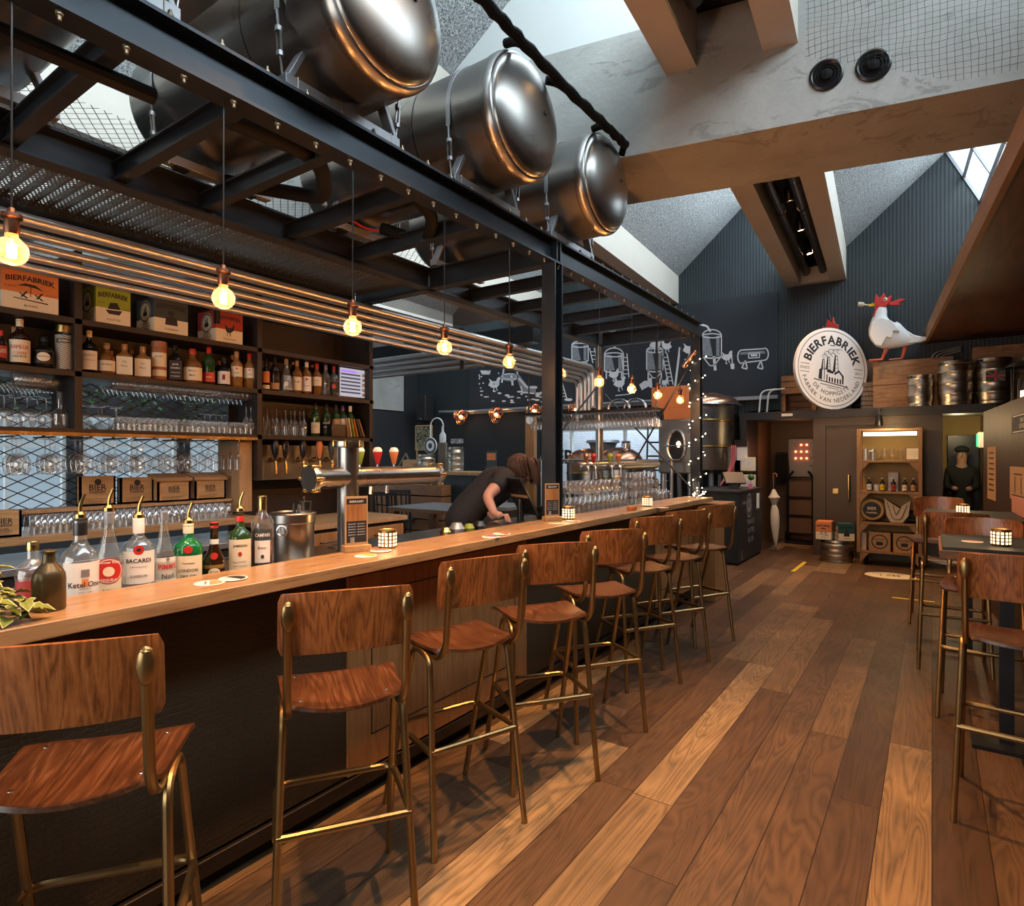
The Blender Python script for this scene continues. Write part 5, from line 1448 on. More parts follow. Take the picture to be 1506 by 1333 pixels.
for px, mt, nm in ((536, 'green', 'lime green tap badge'), (562, 'red', 'red tap badge'), (586, 'orange', 'orange tap badge')):
    y = at(px, 680, X=TX - .04).y - TY
    t = MB().tube(fillet([(-.04, y, zt), (-.12, y, zt), (-.13, y, zt - .1)], .03), .011, 10).cyl((-.075, y, zt + .01), (-.075, y, zt + .06), .005, n=8).build('tap', M['chrome'], bt_)
    h_ = MB().lathe([(0, .06), (.012, .06), (.016, .075), (.031, .125), (.029, .137), (.02, .15), (0, .152)], (-.075, y, zt), 16, sy=.6).build('tap_badge', M[mt], t); h_['label'] = nm
    MB().lathe([(.0, .1535), (.02, .15), (.0305, .137), (.0315, .128)], (-.075, y, zt), 16, sy=.6).build('badge_cap', M['white'], h_)
# second tower farther along
p0, p1 = at(846, 682, X=-2.5), at(965, 682, X=-2.5)
b2 = thing('beer_tower', 'far steel beer tower with coloured taps, beyond the thick post', 'beer tower', (-2.5, 4.9, ZW))
MB().cyl((0, 0, 0), (0, 0, .34), .045, n=20).cyl((0, .7, 0), (0, .7, .34), .03, n=16).build('column', M['stainless'], b2)
MB().tube([(0, p0.y - 4.9, .38), (0, p1.y - 4.9, .38)], .045, 20).build('cross_arm', M['stainless'], b2)
for px, mt in ((846, 'copper'), (857, 'red'), (882, 'green'), (895, 'orange')):
    y = at(px, 670, X=-2.5).y - 4.9 + .05
    t = MB().tube(fillet([(.03, y, .38), (.1, y, .38), (.11, y, .27)], .03), .011, 8).build('tap', M['chrome'], b2)
    MB().lathe([(0, .05), (.01, .05), (.028, .11), (.02, .13), (0, .132)], (.08, y, .36), 12).build('tap_badge', M[mt], t)

# menu stands
def menu(label, px, py, turn, name='menu_stand', z=ZC):
    p = at(px, py, Z=z); t = thing(name, label, 'menu', (p.x, p.y, z + .0005), face_cam(p) + turn, 'menu stands')
    MB().bb((-.06, -.03, 0), (.06, .03, .028)).build('wood_block', M['pine'], t, bevel=.002)
    MB().bb((-.052, -.004, .02), (.052, .004, .245)).build('board', M['kraft'], t)
    c = MB().bb((-.046, -.0048, .04), (.046, -.0042, .235)); o = c.build('menu_sheet', M['ink'], t, smooth=0)
    MB().bb((-.046, -.0056, .135), (.046, -.005, .21)).build('wood_print', M['oak_panel'], o, smooth=0)
    m = MB(); f = lambda zc, xc=0: (lambda x, y: (xc + x, -.0058, zc + y))
    m.text('BIERKAART', .009, f(.222), .01)
    for i in range(5):
        for j in (-1, 1): m.text('BIER VAN HET VAT', .0045, f(.122 - i * .012, j * .021), 0, .034)
    for i in range(4): m.text('HAPJES', .006, f(.06 - i * .006, -.02), 0, .03)
    m.build('lettering', M['paper'], o, smooth=0)
menu('wooden menu stand beside the foot of the near beer tower', 524, 811, .35)
menu('wooden menu stand beside the foot of the thick post', 812, 766, .5)
# candle holders
ch0 = None
M['brass_cup'] = plain('punched brass', (.3, .19, .08), .35, .9, .2)
def candle(label, px, py, z=ZC, grp='perforated candle holders'):
    global ch0
    p = at(px, py, Z=z); loc = (p.x, p.y, z + .0005)
    point('candle_light', (p.x, p.y, z + .13), .25, (1, .55, .2), .02)
    if ch0 is not None: return dup(ch0, loc, label=label, rz=RND.uniform(0, 1))
    t = thing('candle_holder', label, 'candle holder', loc, 0, grp); ch0 = t
    MB().lathe([(0, 0), (.038, 0), (.04, .003), (.041, .082), (.0395, .085), (.037, .082), (.036, .006), (0, .006)], n=28).build('cup', M['brass_cup'], t)
    g = MB()
    for r in range(4):
        for k in range(14):
            a = 2 * pi * k / 14; z_ = .016 + r * .0165; rr = .0412
            c = Vector((rr * cos(a), rr * sin(a), z_)); tx = Vector((-sin(a), cos(a), 0)) * .0055; tz = Vector((0, 0, .0058))
            g.quad(c - tx - tz, c + tx - tz, c + tx + tz, c - tx + tz)
    g.build('light_holes', M['candle_glow'], t, smooth=0)
    MB().cyl((0, 0, .007), (0, 0, .05), .03, n=18).build('candle', M['offwhite'], t)
    return t
candle('perforated brass candle holder beside the near menu stand', 570, 806)
candle('perforated brass candle holder beside the thick post menu stand', 836, 764)
candle('perforated brass candle holder near the far end of the bar, by the stacked glasses', 952, 745)
# coasters
co0 = {}
def coaster(label, px, py, mat, z=ZC + .0005, dz=0):
    p = at(px, py, Z=z); loc = (p.x, p.y, z + dz)
    t = thing('coaster', label, 'coaster', loc, RND.uniform(-1, 1), 'round beer mats')
    MB().lathe([(0, 0), (.047, 0), (.0475, .0008), (.047, .0016), (0, .0016)], n=30).build('mat', M['paper'], t)
    m = MB(); n = 18
    m.add([(.04 * cos(pi * k / n), .04 * sin(pi * k / n), .0019) for k in range(n + 1)], [tuple(range(n + 1))]); m.build('half_print', M[mat], t, smooth=0)
    m = MB().text('BIERFABRIEK', .007, lambda x, y: (x, y - .012, .002), .01, .07); m.build('lettering', M['ink'], t, smooth=0)
for a in (('white round beer mat in front of the clear bottles, left of a pair', 308, 858, 'kraft', ZC + .0005, 0), ('dark printed beer mat overlapping the left one, near the green gin', 343, 852, 'ink', ZC + .0005, .002),
          ('lime printed beer mat before the near menu stand', 538, 818, 'green', ZC + .0005, 0), ('red printed beer mat beside the near candle holder', 560, 811, 'red', ZC + .0005, .002),
          ('violet printed beer mat left of the thick post, nearest of a pair', 722, 790, 'purple', ZC + .0005, 0), ('red printed beer mat left of the thick post, overlapping the violet one', 738, 786, 'red', ZC + .0005, .002),
          ('lime printed beer mat at the foot of the thick post menu', 818, 770, 'green', ZC + .0005, 0), ('orange printed beer mat beside the candle at the thick post', 843, 767, 'orange', ZC + .0005, .002),
          ('white beer mat near the far end of the bar', 975, 747, 'orange', ZC + .0005, 0)): coaster(*a)
p = at(929, 766 - 15, Z=ZC); one('orange_dish', MB().lathe([(0, 0), (.035, 0), (.045, .03), (.042, .03), (.032, .004), (0, .004)], n=20), M['orange'], 'small orange dish beside the stacked glasses', 'dish', loc=(p.x, p.y, ZC + .0005))
p = at(1040, 731, Z=ZC)
one('glass_lantern', MB().lathe([(0, 0), (.035, 0), (.035, .16), (.033, .16), (.033, .004), (0, .004)], n=18), M['glass'], 'glass jar of tiny lights at the far end of the bar', 'lantern', loc=(-2.0, 6.2, ZC + .0005))

# stacked glasses on the work counter beyond the post
G1 = 'beer glasses in rows beyond the thick post'
for r in range(3):
    for k in range(11):
        glassat('tulip', (-2.32 - .09 * r, 4.28 + .088 * k, ZW + .166), 'upturned beer glass in the long rows right of the thick post', G1, FLIP)
        if k < 9: glassat('low', (-2.32 - .09 * r, 4.3 + .09 * k, ZW + .26), 'small tumbler standing on top of the upturned beer glasses', 'tumblers on top of the rows', FLIP)
for i in range(3):
    for r in range(2):
        for k in range(5):
            glassat('pint', (-2.27 - .1 * r, 5.3 + .098 * k, ZW + .1415 + .086 * i), 'pint glass in the tall nested stacks beside the far candle holder', 'nested pint glasses', FLIP)
for r in range(3):
    for k in range(3):
        glassat('balloon', (-2.26 - .11 * r, 5.83 + .11 * k, ZW + .216), 'upturned goblet at the far end of the glass rows', 'upturned goblets at the far bar end', FLIP)
# tools on the work counter
tl = thing('receipt_printer', 'low black receipt printer behind the bar, right of the thick post', 'printer', (-2.37, 3.95, ZW))
MB().bb((-.1, -.08, 0), (.1, .16, .09)).build('housing', M['black_plastic'], tl, bevel=.012)
MB().bb((-.06, -.03, .09), (.06, .05, .094)).build('paper_slot', M['slate'], tl)
for k, (px, s_, mt, l) in enumerate(((672, .07, 'zinc', 'small steel strainer lying on the work counter'), (690, .05, 'green', 'lime half lying on the work counter'), (705, .06, 'black_plastic', 'black gadget lying on the work counter'), (655, .05, 'gold', 'small brass jigger standing on the work counter'))):
    p = at(px, 771, X=-2.38)
    one('bar_tool', MB().lathe([(0, 0), (s_ * .6, 0), (s_ * .7, s_ * .4), (s_ * .4, s_ * .9), (0, s_ * .9)], n=12), M[mt], l, 'bar tool', loc=(p.x, p.y, ZW))

# ------------------------------------------------------------------ bartender bending over the till
def ensure_skin(me):
    bm = bmesh.new(); bm.from_mesh(me); bm.verts.layers.skin.verify(); bm.to_mesh(me); bm.free()
def skin_mesh(name, joints, edges, mat, par, root=0, sub=2):
    me = bpy.data.meshes.new(name + '_j'); me.from_pydata([j[:3] for j in joints], edges, [])
    o = bpy.data.objects.new(name, me); COL.objects.link(o)
    sk = o.modifiers.new('skin', 'SKIN'); sk.use_smooth_shade = True
    if not len(me.skin_vertices): ensure_skin(me)
    lay = me.skin_vertices[0]
    for i, j in enumerate(joints):
        r = j[3]; lay.data[i].radius = (r, r) if not hasattr(r, '__len__') else r
        lay.data[i].use_root = (i == root)
    ss = o.modifiers.new('sub', 'SUBSURF'); ss.levels = sub; ss.render_levels = sub
    dg = bpy.context.evaluated_depsgraph_get(); dg.update(); ev = o.evaluated_get(dg)
    nm = bpy.data.meshes.new_from_object(ev, depsgraph=dg); nm.materials.clear(); nm.materials.append(mat); nm.shade_smooth()
    o.modifiers.clear(); o.data = nm; nm.name = name
    if par is not None: o.parent = par
    return o
def V_(px, py, d): return at(px, py, D=d)
pr = thing('person', 'person in a black T-shirt bending over behind the bar, one hand on the work counter', 'person', (-2.95, 3.55, 0))
O = Vector((-2.95, 3.55, 0))
def rel(v, r): v = Vector(v) - O; return (v.x, v.y, v.z, r)
sho = V_(741, 704, 4.5); elb = V_(716, 731, 4.34); wri = V_(728, 757, 4.24); han = V_(735, 764, 4.2) + Vector((0, 0, .03))
sh2 = V_(722, 700, 4.95); el2 = V_(708, 727, 4.75); wr2 = V_(722, 757, 4.6)
hd = V_(768, 690, 4.72); nk = V_(755, 697, 4.72); ch = V_(742, 708, 4.75); ab = Vector((-2.93, 3.62, 1.12)); pv = Vector((-3.0, 3.55, .95))
J = [rel(pv, .13), rel(ab, .125), rel(ch, .14), rel(nk, .055), rel(hd + Vector((-.01, -.02, .02)), .085), rel(hd + Vector((.04, .03, -.06)), .06),
     rel(sho, .06), rel(elb, .043), rel(wri, .028), rel(han, .03), rel(sh2, .06), rel(el2, .043), rel(wr2, .028), rel(wr2 + Vector((.03, .02, -.04)), .03),
     rel((-3.05, 3.47, .5), .075), rel((-3.1, 3.5, .08), .05), rel((-2.98, 3.68, .5), .075), rel((-3.0, 3.72, .08), .05), rel((-3.0, 3.45, .05), .04), rel((-2.88, 3.7, .05), .04)]
E = [(0, 1), (1, 2), (2, 3), (3, 4), (4, 5), (2, 6), (6, 7), (7, 8), (8, 9), (2, 10), (10, 11), (11, 12), (12, 13), (0, 14), (14, 15), (0, 16), (16, 17), (15, 18), (17, 19)]
skin_mesh('body', J, E, M['skin'], pr)
sl_ = lambda a, b, t: Vector(a).lerp(Vector(b), t)
Jt = [rel(pv + Vector((0, 0, -.05)), .17), rel(ab, .142), rel(ch, .155), rel(sl_(ch, nk, .6), .085), rel(sho, .075), rel(sl_(sho, elb, .62), .062), rel(sh2, .075), rel(sl_(sh2, el2, .62), .062)]
skin_mesh('t_shirt', Jt, [(0, 1), (1, 2), (2, 3), (2, 4), (4, 5), (2, 6), (6, 7)], M['cloth_black'], pr)
Jt = [rel(pv, .15), rel((-3.05, 3.47, .5), .09), rel((-3.1, 3.5, .1), .065), rel((-2.98, 3.68, .5), .09), rel((-3.0, 3.72, .1), .065), rel(sl_(pv, ab, .5), .14)]
skin_mesh('trousers', Jt, [(0, 1), (1, 2), (0, 3), (3, 4), (0, 5)], M['cloth_black'], pr)
# hand: palm and five fingers resting on the counter edge
pal = han; fd = (Vector((.16, .05, -.09))).normalized(); sd = fd.cross(Vector((0, 0, 1))).normalized()
hj = [rel(wri, .026), rel(wri.lerp(pal, .6), .03), rel(pal + fd * .02, .03)]
he = [(0, 1), (1, 2)]
skin_mesh('palm', hj, he, M['skin'], pr)
for k, (o_, L_) in enumerate(((-.03, .06), (-.011, .07), (.009, .066), (.027, .052))):
    b = pal + sd * o_ + fd * .022
    skin_mesh('finger', [rel(b, .0095), rel(b + fd * L_ * .5 + Vector((0, 0, .03)), .009), rel(b + fd * L_ * .95 + Vector((0, 0, -.012)), .0075)], [(0, 1), (1, 2)], M['skin'], pr, sub=1)
b = pal - sd * .03; skin_mesh('thumb', [rel(b, .011), rel(b - sd * .02 + fd * .025, .0095), rel(b - sd * .022 + fd * .05 + Vector((0, 0, -.01)), .008)], [(0, 1), (1, 2)], M['skin'], pr, sub=1)
# hair falling forward
hr = MB(); RH = random.Random(5); hc = hd - O
hr.sphere(hc + Vector((-.02, -.01, .03)), .1, 16, 10, (1, 1, .95))
for k in range(110):
    a = RH.uniform(0, 2 * pi); s_ = Vector((cos(a) * .085, sin(a) * .085, .06))
    e = Vector((cos(a) * .1 + .03, sin(a) * .1 + .03, -RH.uniform(.02, .13)))
    hr.tube(fillet([hc + Vector((0, 0, .1)), hc + s_ * RH.uniform(1.1, 1.5), hc + e], .05, 3), [.006, .012, .012, .012, .009, .003], 5)
hr.build('hair', M['hair'], pr)
fc_ = MB(); fdir = Vector((.55, .45, -.5)).normalized(); fs = fdir.cross(Vector((0, 0, 1))).normalized(); fu = fs.cross(fdir)
fo = hc + fdir * .085
fc_.add([fo + fs * x + fu * y + fdir * z for x, y, z in ((0, .02, .0), (-.013, -.02, .004), (.013, -.02, .004), (0, -.015, .03))], [(0, 1, 3), (0, 3, 2), (1, 2, 3)])
fc_.build('nose', M['skin'], pr)
for s in (-1, 1): MB().sphere(fo + fs * .03 * s + fu * .025 - fdir * .005, .011, 8, 6).build('eye', M['white'], pr)
MB().sphere(fo - fu * .045, .018, 8, 6, (1, 1, .4)).build('mouth', M['crimson'], pr)
# till in front of the person
tt = thing('till_screen', 'black tilted till screen in front of the bending person', 'till', (-2.46, 3.95, ZW))
MB().box((0, -.3, .18), (.28, .02, .3), rx=radians(28), rz=radians(-28)).build('screen', M['black_plastic'], tt, bevel=.005)
MB().cyl((0, -.3, .0), (0, -.3, .16), .025, n=12).build('stand', M['black_plastic'], tt)
MB().box((.0, -.316, .18), (.25, .004, .02), rx=radians(28), rz=radians(-28)).build('edge_strip', M['kraft'], tt)
# ================================================================== BACK OF THE ROOM
# ---- chalk mural
YM = 10.93
xa, xb = at(690, 600, Y=YM).x, at(1144, 500, Y=YM).x
mu = thing('chalk_mural', 'huge chalkboard on the back wall with white drawings of a brewery', 'mural', ((xa + xb) / 2, YM, 2.55))
MB().bb((xa - (xa + xb) / 2, 0, 0), (xb - (xa + xb) / 2, .05, 1.75)).build('board', M['chalkboard'], mu, smooth=0)
MB().bb((xa - (xa + xb) / 2, -.03, -.06), (xb - (xa + xb) / 2, .03, 0)).build('ledge', M['zinc'], mu, smooth=0)
M['chalk_grey'] = plain('smudged chalk', (.2, .21, .23), .9, 0, .5, 30)
inv = Vector(((xa + xb) / 2, YM, 2.55))
ck, cg = MB(), MB()
def mp(p, off=.004): v = at(p[0], p[1], Y=YM - off) - inv; return v
def stroke(pts, w=1.6, mb=None):
    mb = mb or ck
    for a, b in zip(pts[:-1], pts[1:]):
        d = hypot(b[0] - a[0], b[1] - a[1]) or 1; nx, ny = -(b[1] - a[1]) / d * w / 2, (b[0] - a[0]) / d * w / 2
        mb.quad(mp((a[0] + nx, a[1] + ny)), mp((a[0] - nx, a[1] - ny)), mp((b[0] - nx, b[1] - ny)), mp((b[0] + nx, b[1] + ny)))
def fill(pts, mb=None): (mb or ck).add([mp(p, .003) for p in pts], [tuple(range(len(pts)))])
def ell(cx, cy, rx, ry, a0=0, a1=2 * pi, n=16): return [(cx + rx * cos(a0 + (a1 - a0) * k / n), cy + ry * sin(a0 + (a1 - a0) * k / n)) for k in range(n + 1)]
def ladder(x0, y0, x1, y1, w=9, n=7):
    stroke([(x0, y0), (x1, y1)]); stroke([(x0 + w, y0), (x1 + w, y1)])
    for k in range(1, n): t = k / n; stroke([(x0 + (x1 - x0) * t, y0 + (y1 - y0) * t), (x0 + (x1 - x0) * t + w, y0 + (y1 - y0) * t)], 1.2)
def vat(cx, top, bot, r, cone=0, legs=0, dome=8):
    fill([(cx - r, top), (cx - r, bot), (cx + r * .1, bot), (cx - r * .3, top)], cg); fill([(cx + r * .45, top), (cx + r * .45, bot), (cx + r * .8, bot), (cx + r * .8, top)], ck if r > 14 else cg)
    stroke([(cx - r, bot), (cx - r, top)] + ell(cx, top, r, dome, pi, 2 * pi) + [(cx + r, bot)]); stroke(ell(cx, top, r, 3)); stroke(ell(cx, bot, r, 3, 0, pi), 2)
    if cone: stroke([(cx - r, bot), (cx - 3, bot + cone), (cx + 3, bot + cone), (cx + r, bot)], 1.6)
    for s in (-1, 1):
        if legs: stroke([(cx + s * r * .8, bot), (cx + s * r * .8, bot + legs)], 2)
def hen(cx, cy, s, fl=1):
    b = [(-1, .1), (-.7, -.5), (-.9, -1), (-.3, -.55), (.3, -.6), (.5, -1.1), (.85, -1.3), (1.05, -1.0), (.85, -.7), (.8, 0), (.4, .5), (-.4, .5)]
    fill([(cx + fl * x * s, cy + y * s) for x, y in b]); stroke([(cx, cy + .4 * s), (cx - .2 * s, cy + 1.1 * s), (cx + .1 * s, cy + 1.15 * s)], 1.3); stroke([(cx + .3 * s, cy + .4 * s), (cx + .5 * s, cy + 1.0 * s)], 1.3)
stroke(ell(1091, 525, 6, 10, pi / 2, 3 * pi / 2) + [(1091, 515), (1124, 513)] + ell(1124, 521, 6, 9, -pi / 2, pi / 2) + [(1124, 530), (1091, 534)], 1.8)
fill([(1090, 518), (1124, 516), (1126, 520), (1088, 522)], cg); stroke([(1101, 520), (1117, 519), (1117, 526), (1101, 527), (1101, 520)], 1.5); stroke([(1104, 523), (1114, 522.5)], 3)
for x in (1096, 1119): stroke([(x, 531), (x - 5, 541), (x + 3, 543)], 2); stroke([(x, 530), (x + 3, 542)], 2)
hen(1069, 526, 8); stroke([(1076, 520), (1077, 536)], 1.5); fill([(1074, 535), (1080, 535), (1080, 543), (1075, 543)])
vat(1047, 494, 524, 14, 14, 0, 9); stroke([(1045, 488), (1040, 480), (1030, 477)], 3); stroke([(1050, 524), (1052, 545)], 4); hen(1014, 515, 10); stroke([(1007, 528), (1012, 536)], 2)
vat(963, 516, 544, 12, 12, 24, 6); hen(964, 508, 9); hen(980, 510, 8, -1); ladder(974, 520, 983, 566, 7, 8); stroke([(1000, 511), (993, 568)], 3); stroke([(956, 556), (957, 570)], 5); stroke([(972, 556), (971, 570)], 4)
fill([(940, 566), (948, 560), (956, 561), (953, 569), (944, 574)]); hen(977, 563, 6)
vat(903, 522, 545, 14, 0, 12, 10); ladder(914, 520, 917, 556, 8, 6); stroke([(904, 512), (904, 506)], 3); hen(903, 552, 8); hen(911, 565, 9); stroke([(905, 582), (925, 580), (935, 574)], 1.3)
vat(853, 508, 530, 12, 0, 8, 6); ladder(867, 512, 872, 534, 7, 4); stroke([(846, 500), (850, 492), (858, 496)], 3); stroke([(900, 486), (898, 480), (905, 476)], 3); fill([(896, 488), (908, 489), (902, 483)])
fill([(863, 549), (871, 549), (873, 560), (869, 580), (875, 586), (860, 589), (864, 575)]); fill([(848, 568), (853, 562), (857, 570), (854, 588), (847, 587)])
ladder(816, 560, 824, 588, 10, 6); fill([(800, 570), (814, 563), (814, 580), (802, 585)], cg); fill(ell(836, 588, 6, 2)[:-1])
stroke([(742, 535), (738, 563)], 2.5); stroke([(758, 533), (762, 556)], 2); stroke([(752, 552), (754, 567)], 3); fill(ell(750, 556, 13, 5)[:-1], cg); stroke(ell(750, 554, 13, 4), 1.8)
fill([(757, 550), (764, 552), (776, 568), (788, 567), (788, 578), (768, 578)], cg); stroke([(757, 550), (775, 570), (790, 570)], 3); stroke([(766, 568), (768, 577), (786, 579)], 2)
hen(727, 566, 9); fill([(706, 545), (722, 545), (720, 551), (709, 551)])
RM = random.Random(2)
for k in range(26): 
    x, y = RM.uniform(705, 800), RM.uniform(575, 592); fill(ell(x, y, RM.uniform(1, 5), RM.uniform(.8, 1.6), n=7)[:-1])
for k in range(12): fill(ell(RM.uniform(704, 740), RM.uniform(545, 572), 1.2, 1.2, n=6)[:-1])
ck.build('drawing', M['chalk'], mu, smooth=0); cg.build('shading', M['chalk_grey'], mu, smooth=0)
# dark wall sheet below the mural and pale panels at the far left
struct('trim_2', MB().bb((XL + .01, 10.96, 0), (-6.9, 10.99, 2.48)), M['dark_wall'], smooth=0)
b = MB().bb((XL, 7.2, 2.6), (XL + .03, 10.5, 4.4)); struct('trim_3', b, M['concrete'], smooth=0)
b = MB().bb((XL + .03, 7.6, 3.0), (XL + .05, 9.2, 4.2)); struct('trim_4', b, M['kraft'], smooth=0)
# conduit and woven wall lamps
c_ = MB().tube([at(646, 606, Y=10.85), at(690, 605, Y=10.85), at(1015, 587, Y=10.85)], .03, 8)
one('conduit_pipe', c_, M['zinc'], 'long grey conduit pipe under the chalk mural', 'pipe')
wl0 = None
for i, (px, py, l) in enumerate(((679, 613, 'woven copper wall lamp, leftmost under the mural'), (731, 610, 'woven copper wall lamp, second from the left under the mural'), (787, 605, 'woven copper wall lamp half hidden by the thick post'), (849, 603, 'woven copper wall lamp above the hanging beer glasses'))):
    p = at(px, py, Y=10.7)
    point('wall_lamp_light', p + Vector((0, -.02, 0)), 3.0, (1, .55, .22), .05)
    if wl0: dup(wl0, p, label=l); continue
    wl0 = t = thing('wall_lamp', l, 'wall lamp', p, 0, 'woven copper wall lamps')
    m = MB()
    for k in range(3):
        for q in range(5):
            r = .05 + q * .016; c = Vector((.075 * cos(k * 2.1 + .5), -.02, .075 * sin(k * 2.1 + .5)))
            m.tube([c + Vector((r * cos(a), .05 * sin(q), r * sin(a))) for a in [j * pi / 8 for j in range(16)]], .007, 5, closed=True)
    m.build('woven_shade', M['copper'], t); MB().sphere((0, -.03, 0), .03, 10, 8).build('bulb', M['lamp_glow'], t)
    MB().cyl((0, .0, .05), (0, .18, .1), .01, n=8).build('arm', M['black_steel'], t)
# loudspeaker at the far left
p = at(615, 601, Y=10.5)
sp = thing('wall_speaker', 'black box loudspeaker high on the far left wall', 'speaker', (p.x + .05, 10.72, p.z - .3))
MB().bb((-.14, -.18, 0), (.14, .12, .62)).build('cabinet', M['black_paint'], sp, bevel=.012)
MB().bb((-.12, -.185, .03), (.12, -.18, .59)).build('grille', M['black_matt'], sp); MB().bb((-.01, -.19, .05), (.01, -.184, .07)).build('badge', M['paper'], sp)
# wall lettering
p = at(672, 649, Y=10.95)
m = MB().text('GENTLEMEN', .11, lambda x, y: (x, 0, y), .015, .38, 1.05)
one('wall_lettering', m, M['chalk'], 'white GENTLEMEN lettering on the dark back wall', 'sign', loc=(p.x, 10.95, p.z), smooth=0)
p = at(642, 656, Y=8.5)
# things on the divider ledge
LZ = 1.2505
def keg_mesh(t, r, h, ribs=(.3, .7)):
    pr = [(0, .02), (r * .8, .02), (r * .82, 0), (r * .93, 0), (r * .95, .03), (r * .9, .045)]
    for f in ribs:
        pr += [(r * .97, h * f - .05), (r * .975, h * f - .02), (r * 1.0, h * f - .012), (r, h * f + .012), (r * .975, h * f + .02)]
    pr += [(r * .97, h - .08), (r * .9, h - .05), (r * .95, h - .035), (r * .93, h), (r * .84, h), (r * .8, h - .05), (0, h - .04)]
    MB().lathe(pr, n=32).build('barrel', M['keg'], t)
    v = MB().lathe([(0, h - .02), (.03, h - .02), (.035, h - .045)], n=12).build('valve', M['chrome'], t)
    m = MB()
    for a in (.6, .6 + pi): m.box((r * .94 * cos(a), r * .94 * sin(a), h - .025), (.012, .1, .022), rz=a)
    m.build('hand_grip', M['black_steel'], t)
def keg(label, loc, r, h, ribs=(.3, .7), rz=0, group='beer kegs'):
    t = thing('beer_keg', label, 'keg', loc, rz, group); keg_mesh(t, r, h, ribs); return t
p = at(670, 690, Y=8.3); keg('tall shiny keg on the divider ledge under the GENTLEMEN lettering', (p.x, 8.3, LZ), .15, .43, (.25, .5, .75))
p = at(627, 690, Y=8.15); keg('lower keg on the divider ledge, below the round logo disc', (p.x + .0, 8.15, LZ), .17, .3)
p = at(649, 690, Y=8.42); gbx = p.x
one('grey_board', MB().bb((-.09, -.03, 0), (.09, .03, .52)), M['grey_wood'], 'upright grey wooden board behind the two kegs on the ledge', 'board', loc=(p.x, 8.46, LZ), bevel=.004)
p = at(622, 690, Y=8.5); 
fr_ = thing('camouflage_picture', 'framed camouflage panel leaning behind the low keg', 'picture', (p.x, 8.52, LZ))
MB().bb((-.22, 0, .38), (.2, .03, .86)).bb((-.2, 0.005, 0), (-.17, .025, .38)).bb((.15, 0.005, 0), (.18, .025, .38)).build('frame', M['kraft'], fr_, smooth=0)
M['camo'] = None
def mk_camo():
    t = NT('camouflage'); n = t.noise(t.coord((1, 1, 1)), 7, 2, .4, 2)
    return t.done(t.bsdf(t.ramp(n, [(.42, (.02, .02, .015)), (.5, (.3, .27, .15)), (.58, (.05, .05, .03))]), .7))
M['camo'] = mk_camo(); MB().bb((-.2, -.003, .4), (.18, -.0005, .84)).build('panel', M['camo'], fr_, smooth=0)
p = at(629, 657, Y=8.1)
ld = thing('logo_disc', 'small white round logo disc leaning on the camouflage panel', 'sign', (p.x - .02, 8.2, LZ + .456))
MB().lathe([(0, .012), (.15, .012), (.155, 0), (.15, -.005), (0, -.005)], n=32, axis=(0, -1, 0)).build('disc', M['white'], ld)
m = MB().lathe([(.1, .013), (.143, .013)], n=32, axis=(0, -1, 0)); m.lathe([(0, .013), (.05, .013)], n=16, axis=(0, -1, 0)); m.build('print', M['slate'], ld, smooth=0)
p = at(644, 652, Y=8.6)
m = MB().lathe([(0, 0), (.07, 0), (.08, .05), (.075, .14), (.03, .2), (.026, .28), (.032, .3), (0, .3)], n=16, sy=.3)
one('flask_cutout', m, M['white'], 'white bottle-shaped cut-out under a curved hook, above the kegs', 'cut-out', loc=(gbx, 8.46, LZ + .5205))
m = MB().tube([(p.x + .1 + .16 * cos(a), 8.46, LZ + .82 + .16 * sin(a)) for a in [k * pi / 8 for k in range(9)]] + [(p.x - .06, 8.46, LZ + .55)], .012, 6)
one('white_hook', m, M['white'], 'thin white curved hook over the bottle-shaped cut-out', 'hook')
p = at(597, 690, Y=8.2); one('cardboard_box', MB().bb((-.13, -.1, 0), (.13, .1, .2)), M['kraft'], 'small cardboard box on the ledge, left of the low keg', 'box', loc=(p.x + .14, 8.2, LZ), bevel=.003)
m = MB().bar((0, 0, 0), (.25, 0, .32), .015, .03).bar((.25, 0, .32), (.42, 0, .0), .015, .03)
one('easel_board', m, M['grey_wood'], 'small wooden A-shaped stand on the divider ledge behind the orange tap badge', 'stand', loc=(p.x - .35, 8.3, LZ))
p = at(723, 688, Y=8.15); mn = thing('ledge_menu', 'orange menu card standing on the divider ledge', 'menu', (p.x, 8.15, LZ))
MB().bb((-.1, -.01, 0), (.1, .01, .36)).build('card', M['slate'], mn); MB().bb((-.09, -.013, .2), (.09, -.0105, .32)).build('print', M['orange'], mn)
